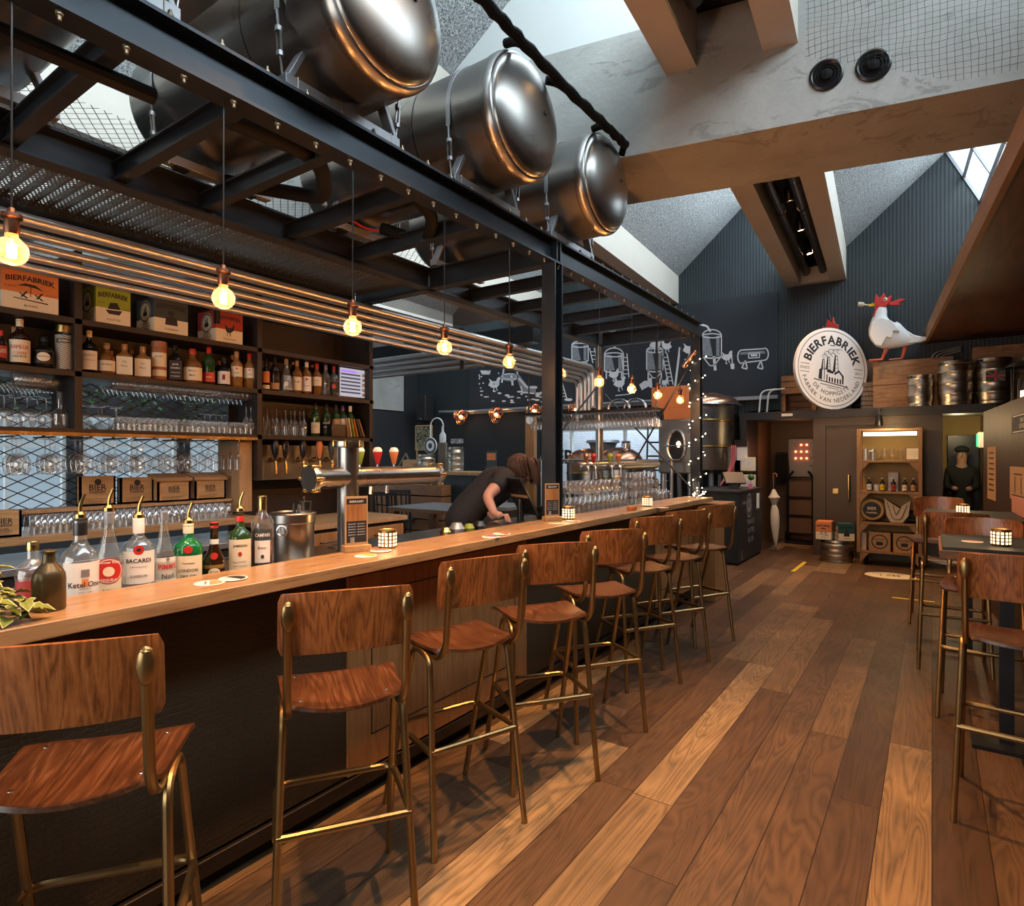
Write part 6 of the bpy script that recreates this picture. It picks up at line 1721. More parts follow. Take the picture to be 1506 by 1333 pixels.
# dining table and black chairs
dtb = thing('dining_table', 'steel-topped wooden dining table beyond the beer tower arm', 'table', (-6.05, 6.9, 0))
MB().bb((-.66, -.5, .7), (.66, .5, .75)).build('wood_top', M['table_wood'], dtb, bevel=.003); MB().bb((-.665, -.505, .752), (.665, .505, .764)).build('steel_sheet', M['galv'], dtb, bevel=.002)
for x in (-.6, .6):
    for y in (-.44, .44): MB().bb((x - .06, y - .06, 0), (x + .06, y + .06, .7)).build('leg', M['table_wood'], dtb, bevel=.003)
def black_chair(label, loc, rz):
    t = thing('slat_chair', label, 'chair', loc, rz, 'black slat-back chairs')
    MB().bb((-.2, -.2, .43), (.2, .2, .46)).build('seat', M['black_paint'], t, bevel=.008)
    for x in (-.18, .18):
        MB().bar((x, -.2, 0), (x, -.18, .44), .03, .03).bar((x, -.18, .44), (x, -.25, .95), .03, .03).build('rear_leg', M['black_paint'], t)
        MB().bar((x, .19, 0), (x, .18, .43), .03, .03).build('front_leg', M['black_paint'], t)
    b = MB().bar((-.19, -.25, .93), (.19, -.25, .93), .02, .06, (0, 0, 1)).build('top_slat', M['black_paint'], t)
    for k in range(4): MB().bar((-.12 + .08 * k, -.19, .5), (-.12 + .08 * k, -.245, .92), .022, .012, (0, 1, 0)).build('back_slat', M['black_paint'], t)
    return t
for i, (px, py, a, l) in enumerate(((545, 738, 20, 'black slat-back chair left of the dining table, nearest of the three'), (573, 738, 25, 'black slat-back chair left of the dining table, in the middle'), (592, 738, 30, 'black slat-back chair left of the dining table, beside its leg'), (717, 712, 160, 'black slat-back chair just left of the person'))):
    p = at(px, py, D=(9.2, 9.7, 10.3, 8.7)[i])
    if i == 0: bc = black_chair(l, (p.x, p.y, 0), radians(a))
    else: dup(bc, (p.x, p.y, 0), radians(a), l)
pl = thing('wooden_planter', 'long slatted wooden box behind the black chairs', 'planter', (-7.6, 7.72, 0))
for k in range(5): MB().bb((-1.2, -.12, .05 + k * .2), (.9, .12, .23 + k * .2)).build('board', M['table_wood'], pl, bevel=.004)
wp_ = MB().bb((-.1, -.05, 0), (.1, .05, 2.35))
p = at(781, 700, Y=9.6); wp = one('wooden_pillar', wp_, M['oak_panel'], 'reddish wooden pillar with a sticker just left of the thick post', 'pillar', loc=(p.x, 9.6, 0), bevel=.004)
MB().lathe([(0, .0), (.08, 0)], (0, -.052, 2.2), 16, axis=(0, -1, 0)).build('sticker', M['paper'], wp, smooth=0)
m = MB().bb((-.015, -.05, 0), (.015, .05, 0.06))
# ---- hanging beer glasses across the far end
hr_ = thing('glass_hanger', 'steel rack spanning the far end of the bar with beer glasses hung from it', 'glass rack', (-3.4, 6.7, 2.06))
MB().bb((-1.0, -.1, 0), (.8, .1, .02)).build('plate', M['black_steel'], hr_); 
for y in (-.06, .06): MB().tube([(-1.0, y, -.012), (.8, y, -.012)], .008, 6).build('rail', M['galv'], hr_)
for k in range(33):
    for r in range(2):
        glassat('flute', (-4.35 + .053 * k, 6.66 + .07 * r, 2.045), 'slanted beer flute hanging from the steel rack at the far bar end', 'beer flutes hanging from the rack', (pi, radians(-22), 0), sc=.95)
for x in (-4.38, -2.62): MB().cyl((x + 3.4, 0, .02), (x + 3.4, 0, .88), .01, n=6).build('hanger_rod', M['black_steel'], hr_)
for dx in (0, .12):
    m = MB().tube([(.14 * cos(a), 0, .12 * sin(a)) for a in [k * pi / 10 for k in range(11)]], .015, 8)
    one('bent_steel_rod', m, M['chrome'], 'bent steel rod on top of the glass rack, %s' % ('left of two' if dx == 0 else 'right of two'), 'rod', 'bent steel rods', loc=(-3.1 + dx * 1.6, 6.72 + dx * .3, 2.0805))

# ---- brewing kettles
def kettle(label, x, y, r, ztop, zsh, zbot, dome='copper', legs=True):
    t = thing('brewing_kettle', label, 'kettle', (x, y, 0), 0, 'brewing vessels')
    MB().lathe([(0, zbot - .12), (r * .5, zbot - .08), (r, zbot), (r, zsh)], n=40).build('vessel', M['stainless'], t)
    MB().lathe([(r * 1.05, zsh - .02), (r * 1.08, zsh), (r * 1.05, zsh + .02), (r * .98, zsh + .02)], n=40).build('rim', M['chrome'], t)
    pr = [(r * cos(a), zsh + .02 + (ztop - zsh - .02) * sin(a)) for a in [k * pi / 20 for k in range(11)]]
    MB().lathe(pr, n=40).build('dome', M[dome], t)
    for f in (.35, .75): MB().lathe([(r * 1.004, zbot + (zsh - zbot) * f - .02), (r * 1.012, zbot + (zsh - zbot) * f), (r * 1.004, zbot + (zsh - zbot) * f + .02)], n=40).build('hoop', M['gold'], t)
    for k in range(4):
        a = pi / 4 + k * pi / 2
        MB().cyl((r * .6 * cos(a), r * .6 * sin(a), 0), (r * .6 * cos(a), r * .6 * sin(a), zbot - .02), .04, n=10).build('leg', M['galv'], t)
    return t
k1 = kettle('tall dark steel brewing tank with copper dome beside the fairy-lit post', -3.24, 10.28, .62, 2.6, 2.36, 1.3)
p = at(912, 690, Y=8.9); k2 = kettle('low copper-domed brewing kettle between the taps and the ladder', p.x, 8.9, .36, 1.66, 1.4, .6)
MB().cyl((.1, 0, 1.6), (.1, 0, 1.72), .07, n=16).lathe([(.05, 0), (.08, .02), (.05, .04)], (.1, 0, 1.72), 14).build('manway', M['chrome'], k2)
p = at(868, 686, Y=9.7); k3 = kettle('copper-topped kettle half hidden behind the round steel post', p.x, 9.7, .42, 1.66, 1.42, .6)
MB().lathe([(.0, .2), (.28, .2), (.3, .16), (.25, .14), (.2, .0)], (.25, 0, 1.6), 20).build('hatch', M['zinc'], k3)
# steel mash cabinet with lit sight glass
mc = thing('mash_cabinet', 'steel mash cabinet with an oval lit sight glass, under the orange boxes', 'cabinet', (-2.86, 8.25, 0))
MB().bb((-.26, -.2, 1.28), (.22, .2, 2.02)).build('body', M['stainless'], mc, bevel=.02)
ov = [(.0 + .13 * cos(a) * (1 if abs(cos(a)) < .7 else .95), -.215, 1.66 + .21 * sin(a)) for a in [k * pi / 12 for k in range(24)]]
MB().tube(ov, .018, 8, closed=True).build('hatch_ring', M['chrome'], mc)
MB().add([(0, -.204, 1.66)] + [(x, -.204, z) for x, y, z in ov], [(0, 1 + k, 1 + (k + 1) % 24) for k in range(24)]).build('sight_glass', M['black_plastic'], mc, smooth=0)
MB().sphere((.03, -.21, 1.68), .04, 10, 8, (.7, .3, 1)).build('inner_lamp', M['lamp_glow'], mc)
MB().tube([(-.16, -.24, 1.66), (.16, -.24, 1.66)], .012, 8).build('latch_bar', M['chrome'], mc)
for x in (-.2, .17):
    for y in (-.15, .15): MB().cyl((x, y, 0), (x, y, 1.29), .025, n=10).build('leg', M['galv'], mc)
one('orange_box', MB().bb((-.2, -.15, 0), (.2, .15, .16)), M['orange'], 'low orange box resting on the steel mash cabinet', 'box', loc=(-2.86, 8.25, 2.0205), bevel=.004)
ob = thing('control_box', 'bigger orange control box on top, two bulbs in front of it', 'control box', (-2.98, 8.25, 2.181))
MB().bb((-.26, -.15, 0), (.26, .15, .3)).build('case', M['orange'], ob, bevel=.006); MB().bb((.255, -.1, .08), (.28, -.05, .22)).build('hinge', M['black_steel'], ob)
# ladder
ldp = at(948, 700, Y=10.0); ld_ = thing('steel_ladder', 'narrow black ladder leaning by the yard window', 'ladder', (ldp.x, 10.0, 0))
for s in (-.14, .14): MB().bar((s + .14, 0, 0), (s - .1, .75, 2.15), .03, .04).build('side_rail', M['black_steel'], ld_)
for k in range(1, 8): t_ = k / 8.5; MB().bar((-.14 + .14 - .24 * t_, .75 * t_, 2.15 * t_), (.14 + .14 - .24 * t_, .75 * t_, 2.15 * t_), .03, .03).build('rung', M['black_steel'], ld_)
# pipework manifold
pf = thing('pipe_manifold', 'tangle of steel brewing pipes and valves below the copper kettle', 'pipes', (-3.3, 7.9, 0))
for k in range(5):
    z = .85 + k * .12; x0 = -.7 + .1 * k
    MB().tube(fillet([(x0, .1 * k, .2), (x0, .1 * k, z), (.35 - .08 * k, .1 * k, z), (.35 - .08 * k, .1 * k, .3)], .08), .02, 10).build('pipe', M['stainless'], pf)
    v = MB().lathe([(0, .03), (.04, .03), (.045, 0), (.04, -.03), (0, -.03)], (x0 + .3, .1 * k - .02, z), 14, axis=(0, 1, 0)).cyl((x0 + .3, .1 * k, z), (x0 + .3, .1 * k, z + .1), .01, n=8).build('valve', M['chrome'], pf)
MB().tube([(-1.6, -.2, 1.46), (.6, -.2, 1.46)], .018, 10).build('pipe', M['chrome'], pf)
for x in (-1.5, .5): MB().cyl((x, -.2, 0), (x, -.2, 1.46), .018, n=10).build('support', M['galv'], pf)
sk_ = thing('steel_sink', 'small steel sink unit left of the round post', 'sink', (-4.6, 6.3, 0))
MB().bb((-.35, -.3, .85), (.35, .3, .9)).build('top', M['galv'], sk_, bevel=.005); MB().bb((-.33, -.28, 0), (.33, .28, .85)).build('body', M['stainless'], sk_)
MB().tube(fillet([(0, .2, .9), (0, .2, 1.25), (0, 0, 1.25), (0, 0, 1.15)], .08), .014, 10).build('tap', M['chrome'], sk_)
# lettering in the yard window
m = MB().text('FEBO', .3, lambda x, y: (x, 0, y), .03)
p = at(830, 672, Y=10.9); one('window_lettering', m, M['ink'], 'big black letters on the yard window', 'lettering', loc=(p.x, 11.03, p.z), smooth=0)
# ================================================================== ENTRANCE SIDE
# host desk
hdk = thing('host_desk', 'black host desk with chalk writing, at the far end of the bar', 'desk', (-2.55, 9.35, 0))
MB().bb((-.35, -.69, .03), (.35, .69, 1.0)).build('body', M['black_paint'], hdk, bevel=.004)
MB().bb((-.36, -.7, 1.0), (.36, .7, 1.035)).build('worktop', M['black_paint'], hdk, bevel=.004); MB().bb((-.33, -.67, 0), (.33, .67, .03)).build('plinth', M['black_matt'], hdk)
M['chalk_dim'] = plain('faded chalk', (.2, .21, .23), .9, 0, .5, 40)
w = MB(); f = lambda yc, zc: (lambda x, y: (.3512, yc + x, zc + y))
cd = lambda yc, zc, r0, r1, n=24: w.add([(.3512, yc + r * cos(2 * pi * k / n), zc + r * 1.2 * sin(2 * pi * k / n)) for r in (r0, r1) for k in range(n)], [(k, (k + 1) % n, n + (k + 1) % n, n + k) for k in range(n)])
cd(-.1, .8, .13, .15); cd(-.1, .8, .04, .09); w.text('BIERFABRIEK', .03, f(-.1, .86), .01, .2)
for tx, z in (('PEANUTS', .56), ('ON THE', .43), ('FLOOR', .3)): w.text(tx, .075, f(0, z), 0.0, .8)
w.text('CHEERS', .05, f(-.38, .85), 0, .2); w.text('BIER', .05, f(.4, .8), 0, .3)
w.text('S', .12, f(-.5, .12), .0); w.build('chalk_writing', M['chalk_dim'], hdk, smooth=0)
MB().bb((.351, .35, .72), (.3535, .52, .95)).build('paper_note', M['paper'], hdk, smooth=0)
tl2 = thing('desk_till', 'black till screen tilted on the host desk', 'till', (-2.4, 9.2, 1.0355))
MB().box((0, 0, .16), (.3, .03, .22), rx=radians(-42), rz=radians(35)).build('screen', M['black_plastic'], tl2, bevel=.006); MB().bb((-.06, -.05, 0), (.06, .05, .1)).build('stand', M['black_plastic'], tl2)
one('pink_note', MB().bb((-.03, 0, 0), (.03, .004, .07)), plain('pink paper', (.7, .15, .35), .6), 'pink paper note standing on the host desk edge', 'note', loc=(-2.24, 9.5, 1.0355))
one('desk_plant', MB().tube([(0, 0, 0), (.01, 0, .14)], .004, 5).sphere((.01, 0, .16), .05, 8, 6).cyl((0, 0, 0), (0, 0, .05), .03, n=10), M['leaf_green'], 'tiny green plant on the host desk', 'plant', loc=(-2.3, 9.75, 1.0355))
hs_ = MB().tube(fillet([(-2.42, 9.95, 1.5), (-2.35, 9.85, 1.75), (-2.35, 9.75, 1.3), (-2.5, 9.6, 1.1)], .2, 6), .012, 6)
hh_ = MB()
for k in range(3): hh_.tube(fillet([(-2.66 + k * .02, 10.0, 1.25), (-2.62 + k * .03, 9.9, 1.78), (-2.6 + k * .03, 9.85, 1.4), (-2.75, 9.75, 1.06)], .2, 6), .01, 6)
one('hose_loop', hh_, plain('pink hose', (.5, .12, .14), .5), 'loop of pinkish hoses hanging behind the host desk', 'hose')
# gauge boxes on the pillar, display holder
for z, l in ((1.52, 'white gauge box on the alcove pillar, upper of two'), (1.24, 'white gauge box on the alcove pillar, lower of two')):
    g = thing('gauge_box', l, 'gauge', (-2.43, 10.14, z - .24), 0, 'white gauge boxes')
    MB().bb((-.11, -.04, 0), (.11, .055, .22)).build('case', M['offwhite'], g, bevel=.008); MB().bb((-.08, -.042, .06), (.08, -.0405, .18)).build('dial', M['paper'], g)
    MB().bar((0, -.044, .08), (.05, -.044, .15), .004, .002).build('needle', M['ink'], g)
g = thing('wall_dispenser', 'black and white dispenser on the alcove pillar, above the gauges', 'dispenser', (-2.53, 10.14, 1.42))
MB().bb((-.1, -.06, .25), (.1, .055, .36)).build('head', M['black_plastic'], g); MB().bb((-.06, -.05, .03), (.08, .055, .25)).build('bottle_holder', M['paper'], g)
# control panel, coats, cart and umbrella in the alcove
cp = thing('electrical_cabinet', 'beige electrical panel with glowing red lamps in the alcove', 'control panel', (-1.93, 11.93, 1.15))
MB().bb((-.21, -.06, 0), (.21, .06, .68)).build('cabinet', M['beige'], cp, bevel=.006)
for r, xs in ((.57, (0, .09)), (.45, (-.09, 0, .09)), (.33, (-.09, 0, .09))):
    for x in xs: MB().lathe([(0, .02), (.014, .018), (.018, 0)], (x, -.06, r), 10, axis=(0, -1, 0)).build('lamp', M['red_lamp'], cp)
for z in (.57, .45, .33, .2): MB().bb((.14, -.075, z - .02), (.18, -.06, z + .02)).build('switch', M['black_plastic'], cp)
ct = thing('hand_truck', 'upright wooden hand truck with black rails under the control panel', 'hand truck', (-1.9, 11.6, 0))
for x in (-.2, .2): MB().tube(fillet([(x, 0, .1), (x, 0, 1.15), (x * .6, .05, 1.25)], .1), .02, 8).build('rail', M['black_steel'], ct)
for z in (.3, .62, .94): MB().bb((-.18, -.01, z - .13), (.18, .02, z + .13)).build('board', M['alcove'], ct, bevel=.003)
MB().bb((-.22, -.22, .02), (.22, .0, .04)).build('toe_plate', M['black_steel'], ct)
for x in (-.22, .22): MB().lathe([(0, .03), (.08, .03), (.1, .02), (.1, -.02), (.08, -.03), (0, -.03)], (x, .06, .1), 16, axis=(1, 0, 0)).build('wheel', M['rubber'], ct)
ctr = MB()
for k in range(4): ctr.sphere((-2.3 + k * .045, 11.75 + .03 * k, 1.3), .06, 8, 8, (.7, 1, 5))
one('hanging_coats', ctr, M['cloth_black'], 'dark coats hanging in the alcove corner', 'coat', kind='stuff')
p = at(1155, 800, Y=10.35)
um = thing('umbrella', 'closed beige umbrella leaning upright in the alcove opening', 'umbrella', (-2.05, 10.35, 0))
pr_ = [(0, .06), (.012, .08), (.03, .2), (.055, .4), (.06, .55), (.05, .66), (.028, .74), (.05, .8), (.075, .86), (.05, .9), (.02, .98), (.0, 1.0)]
MB().lathe([(r * (1.15), z) for r, z in pr_], n=14, sq=3).build('cloth', M['fabric'], um)
MB().cyl((0, 0, .0), (0, 0, .1), .006, n=8).cyl((0, 0, .98), (0, 0, 1.16), .008, n=8).build('shaft', M['chrome'], um); MB().tube(fillet([(0, 0, 1.14), (0, 0, 1.24), (.05, 0, 1.24), (.05, 0, 1.18)], .03), .012, 8).build('handle', M['table_wood'], um)
um.rotation_euler = (0, radians(-2), 0)
# lintel sticker and spotlight
one('lintel_label', MB().bb((-.08, -.004, -.02), (.08, 0, .02)).text('FIRE EXIT', .012, lambda x, y: (x, -.005, y), 0, .12), M['offwhite'], 'small pale label stuck to the black lintel', 'label', loc=(-1.85, 10.149, 2.16))
ls = thing('lintel_spotlight', 'small black spotlight under the lintel above the trolley', 'spotlight', (-.62, 10.02, 2.0))
MB().lathe([(0, .1), (.035, .1), (.04, .06), (.05, -.02), (.046, -.05), (.04, -.045), (0, -.045)], n=16).build('housing', M['black_plastic'], ls); MB().bb((-.01, -.01, .1), (.01, .01, .17)).bb((-.02, -.02, .17), (.02, .2, .2)).build('bracket', M['black_plastic'], ls)
MB().lathe([(0, -.046), (.036, -.046)], n=14).build('lamp', M['lamp_glow'], ls)
spotlight('trolley_light', (-.62, 10.0, 1.94), (-.55, 9.9, .4), 95, (1, .68, .33), 100, .8)
point('trolley_glow', (-.5, 9.62, 1.98), 3, (1, .68, .33), .05)
point('passage_light', (.3, 10.7, 1.9), 4, (1, .75, .4), .06)
point('alcove_light', (-1.95, 10.9, 1.6), 1.2, (1, .6, .3), .06)
# display trolley
tr = thing('display_trolley', 'tall wooden shelf trolley on castors with lit shelves of beer things', 'trolley', (-.49, 9.93, 0))
TW, TD = .36, .17
M['trolley'] = wood('tan trolley timber', (.2, .1, .035), (.4, .23, .1), None, 'Z', 2, .5, .8)
for x in (-TW, TW):
    for y in (-TD, TD): MB().bb((x - .022, y - .022, .17), (x + .022, y + .022, 1.9)).build('corner_post', M['trolley'], tr, bevel=.003)
TS = [.2, .6, 1.03, 1.46]
M['mustard'] = plain('mustard back board', (.38, .25, .08), .6, 0, .1)
for z in TS:
    s_ = MB().bb((-TW + .0, -TD, z - .03), (TW, TD, z)).build('shelf', M['trolley'], tr, bevel=.003)
    m = MB()
    for x in (-1, 1):
        m.prism([(0, 0), (.11, 0), (0, -.13)], lambda a, b: (x * (TW - .02 - a), -TD - .024, z - .03 + b), lambda a, b: (x * (TW - .02 - a), -TD - .018, z - .03 + b))
    m.build('gusset', M['trolley'], s_, smooth=0)
MB().bb((-TW, -TD, 1.87), (TW, TD, 1.9)).build('top_board', M['trolley'], tr, bevel=.003); MB().bb((-TW, TD - .005, .17), (TW, TD + .005, 1.88)).build('back_board', M['mustard'], tr)
MB().bb((-.3, -TD - .02, 1.8), (.32, -TD - .01, 1.85)).build('light_strip', emit('shelf light', (1, .75, .4), 3), tr)
for x in (-.28, .28):
    for y in (-.12, .12):
        MB().lathe([(0, .015), (.045, .015), (.055, .01), (.055, -.01), (.045, -.015), (0, -.015)], (x, y, .056), 18, axis=(1, 0, 0)).cyl((x, y, .1), (x, y, .17), .012, n=8).bb((x - .02, y - .008, .056), (x - .016, y + .008, .12)).build('castor', M['rubber'], tr)
def T(x, z, y=0): return (-.49 + x, 9.93 + y, z + .0005)
for x, y in ((-.28, -.05), (-.2, .04)): 
    t = thing('beer_mug', 'glass beer mug on the top trolley shelf, %s' % ('front' if y < 0 else 'behind it'), 'mug', T(x, TS[3], y), 0, 'beer mugs on the trolley')
    MB().lathe([(0, .01), (.035, .01), (.04, 0), (.042, .16), (.038, .16), (.036, .014), (0, .014)], n=16).build('glass_body', M['glassware'], t); MB().tube(fillet([(.04, 0, .13), (.08, 0, .13), (.08, 0, .04), (.04, 0, .03)], .03), .007, 6).build('handle', M['glassware'], t)
for x, l in ((-.06, 'left'), (.03, 'right')): glassat('tulip', T(x, TS[3]), 'stemmed beer glass on the top trolley shelf, %s of the pair' % l, 'stemmed beer glasses on the trolley')
glassat('pint', T(.13, TS[3]), 'plain pint glass on the top trolley shelf, beside the small framed picture', 'pint glass on the trolley')
fp = thing('framed_picture', 'small pale framed picture on the top trolley shelf', 'picture', T(.27, TS[3], .02)); MB().box((0, 0, .09), (.17, .012, .18), rx=radians(-6)).build('frame', M['trolley'], fp); MB().box((0, -.008, .09), (.14, .004, .15), rx=radians(-6)).build('print', M['offwhite'], fp)
for k, (x, mt) in enumerate(((-.24, 'paper'), (-.08, 'yellow'), (.05, 'crimson'), (.18, 'offwhite'), (.28, 'kraft'))):
    bottle('small beer bottle with %s label on the second trolley shelf' % ('white', 'yellow', 'red', 'cream', 'tan')[k], T(x, TS[2], -.06), .19, .03, 'spirit', 'brown_glass', ('paper', .9, 1.0), [(.08, .5, mt, 1.3, [('BIER', .3, .014, 'ink', .01)])], 'beer bottles on the trolley', n=14)
one('white_mug', MB().lathe([(0, 0), (.036, 0), (.038, .09), (.034, .09), (.033, .006), (0, .006)], n=16), M['white'], 'white printed mug between the bottles on the trolley', 'mug', loc=T(-.15, TS[2], .02))
one('white_card', MB().box((0, 0, .13), (.12, .006, .26), rx=radians(-5)), M['paper'], 'tall white card behind the red-labelled bottle on the trolley', 'card', loc=T(.04, TS[2], .09))
bk = thing('beer_barrel', 'lying wooden barrel end with a black logo plate on the third trolley shelf', 'barrel', T(-.2, TS[1]))
MB().tube([(0, -.13, .17), (0, -.06, .17), (0, .05, .17), (0, .14, .17)], [.14, .165, .165, .14], 20).build('barrel', M['mustard'], bk)
MB().lathe([(0, .002), (.11, .002)], (0, -.132, .17), 20, axis=(0, -1, 0)).build('logo_plate', M['ink'], bk, smooth=0); MB().text('BIER', .04, lambda x, y: (x, -.136, .19 + y), .01).text('FABRIEK', .025, lambda x, y: (x, -.136, .13 + y), .01).build('lettering', M['offwhite'], bk, smooth=0)
sh_ = MB(); sh_.prism([(-.14, .34), (-.11, .1), (-.06, .0), (.08, .0), (.15, .1), (.17, .32), (.1, .26), (.04, .2), (-.04, .26)], lambda x, z: (x, -.03, z), lambda x, z: (x, .02, z))
so = one('folded_shirt', sh_, M['fabric'], 'cream folded shirt with black piping on the third trolley shelf', 'shirt', loc=T(.08, TS[1], -.08), bevel=.01)
MB().tube(fillet([(-.1, -.036, .28), (-.04, -.036, .05), (.06, -.036, .05), (.13, -.036, .25)], .05), .004, 5).build('piping', M['ink'], so); MB().tube(fillet([(-.03, -.036, .24), (.0, -.036, .1), (.06, -.036, .22)], .04), .004, 5).build('piping', M['ink'], so)
one('black_cap', MB().sphere((0, 0, .09), .09, 14, 8, (1, 1, 1)).box((0, -.1, .05), (.13, .1, .01)), M['cloth_black'], 'black cap with a logo at the right end of the third trolley shelf', 'cap', loc=T(.27, TS[1], .02))
for x, l in ((-.11, 'left'), (.18, 'right')):
    cx_ = thing('logo_crate', 'printed wooden crate on the bottom trolley shelf, %s of the two' % l, 'crate', T(x, TS[0]), 0, 'printed crates in the trolley')
    MB().bb((-.13, -.12, 0), (.13, .13, .26)).build('body', M['pine'], cx_, bevel=.004)
    n = 24; m = MB().add([(r * cos(2 * pi * k / n), -.1212, .13 + r * sin(2 * pi * k / n)) for r in (.085, .1) for k in range(n)], [(k, (k + 1) % n, n + (k + 1) % n, n + k) for k in range(n)]); m.text('BIERFABRIEK', .02, lambda x, y: (x, -.1212, .16 + y), .01, .13); m.bb((-.04, -.1215, .08), (.04, -.1205, .13)); m.build('logo_print', M['ink'], cx_, smooth=0)
one('tall_pack', MB().bb((-.03, -.06, 0), (.03, .06, .24)), M['fabric'], 'narrow pale pack at the left end of the bottom trolley shelf', 'box', loc=T(-.3, TS[0], -.05), bevel=.003)
# keg with two beer boxes by the door
kg = keg('short ribbed keg standing on the floor by the door, beer boxes on it', (-1.13, 9.86, 0), .215, .32, (.3, .52, .75))
beer_box('small orange beer box on the floor keg, left of the pair', (-1.43, 9.75, .3205), (-1.14, 9.95, .575), 'orange', 'beach', 'BLONDE', grp='beer boxes on the floor keg').rotation_euler = (0, 0, radians(-90) + .0)
beer_box('small dark teal beer box on the floor keg, right of the pair', (-1.13, 9.72, .3205), (-.93, 9.92, .56), 'tealcard', 'man', 'PLOEGBAAS', grp='beer boxes on the floor keg').rotation_euler = (0, 0, radians(-68))
# floor markings
for (a, b), w_, l in ((((1166, 841), (1184, 827)), .05, 'short yellow tape strip on the floor, near the host desk'), (((1312, 879), (1375, 886)), .04, 'long yellow tape strip on the floor by the right stools')):
    p, q = at(*a, Z=0), at(*b, Z=0); m = MB().bar((p.x, p.y, .0015), (q.x, q.y, .0015), w_, .001)
    one('floor_tape', m, M['yellow'], l, 'tape', 'yellow floor tape')
p = at(1309, 847, Z=0); fs_ = thing('floor_sticker', 'oval white logo sticker on the floor before the trolley', 'sticker', (p.x, p.y, 0), radians(12))
MB().lathe([(0, .0012), (.28, .0012), (.281, .0002)], n=40, sy=.8).build('disc', M['offwhite'], fs_); MB().text('1.5M', .09, lambda x, y: (x, y, .0018), .02).text('BIERFABRIEK', .05, lambda x, y: (x, y + .12, .0018), .01, .35).build('print', M['ink'], fs_, smooth=0)

# ---- ledge over the entrance
EZ = 2.2205
def slat_crate(label, px0, px1, h, y0, y1, mat='crate_wood', n=3, z=EZ, grp='wooden crates on the ledge', open_front=False, rz=0):
    a, b = at(px0, 600, Y=y0).x, at(px1, 600, Y=y0).x; W = b - a; D_ = y1 - y0
    t = thing('wooden_crate', label, 'crate', ((a + b) / 2, (y0 + y1) / 2, z), rz, grp)
    g = h / n
    for k in range(n):
        m = MB(); z0, z1 = k * g + .006, (k + 1) * g - .006
        if not open_front: m.bb((-W / 2, -D_ / 2, z0), (W / 2, -D_ / 2 + .02, z1))
        m.bb((-W / 2, D_ / 2 - .02, z0), (W / 2, D_ / 2, z1)); m.bb((-W / 2, -D_ / 2 + .02, z0), (-W / 2 + .02, D_ / 2 - .02, z1)); m.bb((W / 2 - .02, -D_ / 2 + .02, z0), (W / 2, D_ / 2 - .02, z1))
        m.build('slat_course', M[mat], t, smooth=0)
    m = MB()
    for x in (-W / 2 + .025, W / 2 - .06): 
        for y in (-D_ / 2 + .02, D_ / 2 - .055): m.bb((x, y, 0), (x + .035, y + .035, h))
    m.bb((-W / 2 + .02, -D_ / 2 + .02, .0), (W / 2 - .02, D_ / 2 - .02, .02))
    m.build('corner_posts', M[mat], t, smooth=0)
    return t
big = slat_crate('big pale wooden crate the white rooster stands on', 1284, 1402, .72, 10.6, 10.93, n=2)
slat_crate('big wooden crate at the right end of the ledge, behind the union flag keg', 1430, 1520, .82, 10.6, 10.92, n=2)
slat_crate('upper wooden crate of the two left of the round sign', 1149, 1200, .3, 10.55, 10.9, z=EZ + .3005)
slat_crate('lower open-fronted wooden crate left of the round sign', 1149, 1200, .3, 10.55, 10.9, open_front=True)
slat_crate('grey slatted pallet crate at the right edge of the round sign', 1266, 1285, .43, 10.7, 10.92, 'grey_wood', n=6)
slat_crate('dark slatted crate peeking out behind the round sign', 1198, 1252, .95, 10.75, 10.92, 'grey_wood', n=5)
one('tall_board', MB().bb((-.05, -.02, 0), (.05, .02, .8)), M['grey_wood'], 'tall grey plank standing right behind the round sign', 'plank', loc=(at(1279, 600, Y=10.93).x, 10.93, EZ), bevel=.003)
for px, y, r, h, l in ((1354, 10.33, .165, .44, 'small worn keg in front of the big rooster crate'), (1405, 10.34, .212, .6, 'large worn keg right of the small one on the ledge'), (1462, 10.33, .205, .6, 'large keg with a flag sticker, beside the lantern')):
    p = at(px, 600, Y=y); k_ = keg(l, (p.x, y, EZ), r, h, (.25, .5, .75) if h > .5 else (.33, .7), group='kegs on the ledge')
    if 'flag' in l:
        m = MB().bb((-.1, -.223, .28), (.1, -.22, .42)); f_ = m.build('flag_sticker', M['slate'], k_, smooth=0)
        MB().bar((-.1, -.2235, .28), (.1, -.2235, .42), .001, .03, (0, 1, 0)).bar((-.1, -.2235, .42), (.1, -.2235, .28), .001, .03, (0, 1, 0)).build('white_cross', M['paper'], f_, smooth=0)
        MB().bb((-.012, -.226, .28), (.012, -.2245, .42)).bb((-.1, -.226, .338), (.1, -.2245, .362)).build('red_cross', M['red'], f_, smooth=0)
p = at(1483, 590, D=6.6)
ln = thing('candle_lantern', 'black metal lantern with a glowing candle on the partition ledge', 'lantern', (.66, 6.75, 1.9805))
MB().bb((-.1, -.1, 0), (.1, .1, .02)).build('base', M['black_steel'], ln)
for x in (-.09, .09):
    for y in (-.09, .09): MB().cyl((x, y, .02), (x, y, .3), .006, n=6).build('upright', M['black_steel'], ln)
MB().lathe([(.15, .3), (.1, .34), (.03, .36), (.02, .4), (0, .41)], n=20).build('lid', M['black_steel'], ln)
MB().lathe([(.06, .02), (.06, .2)], n=20).build('glass', M['glass'], ln); MB().cyl((0, 0, .02), (0, 0, .1), .04, n=16).build('candle', M['candle_glow'], ln)
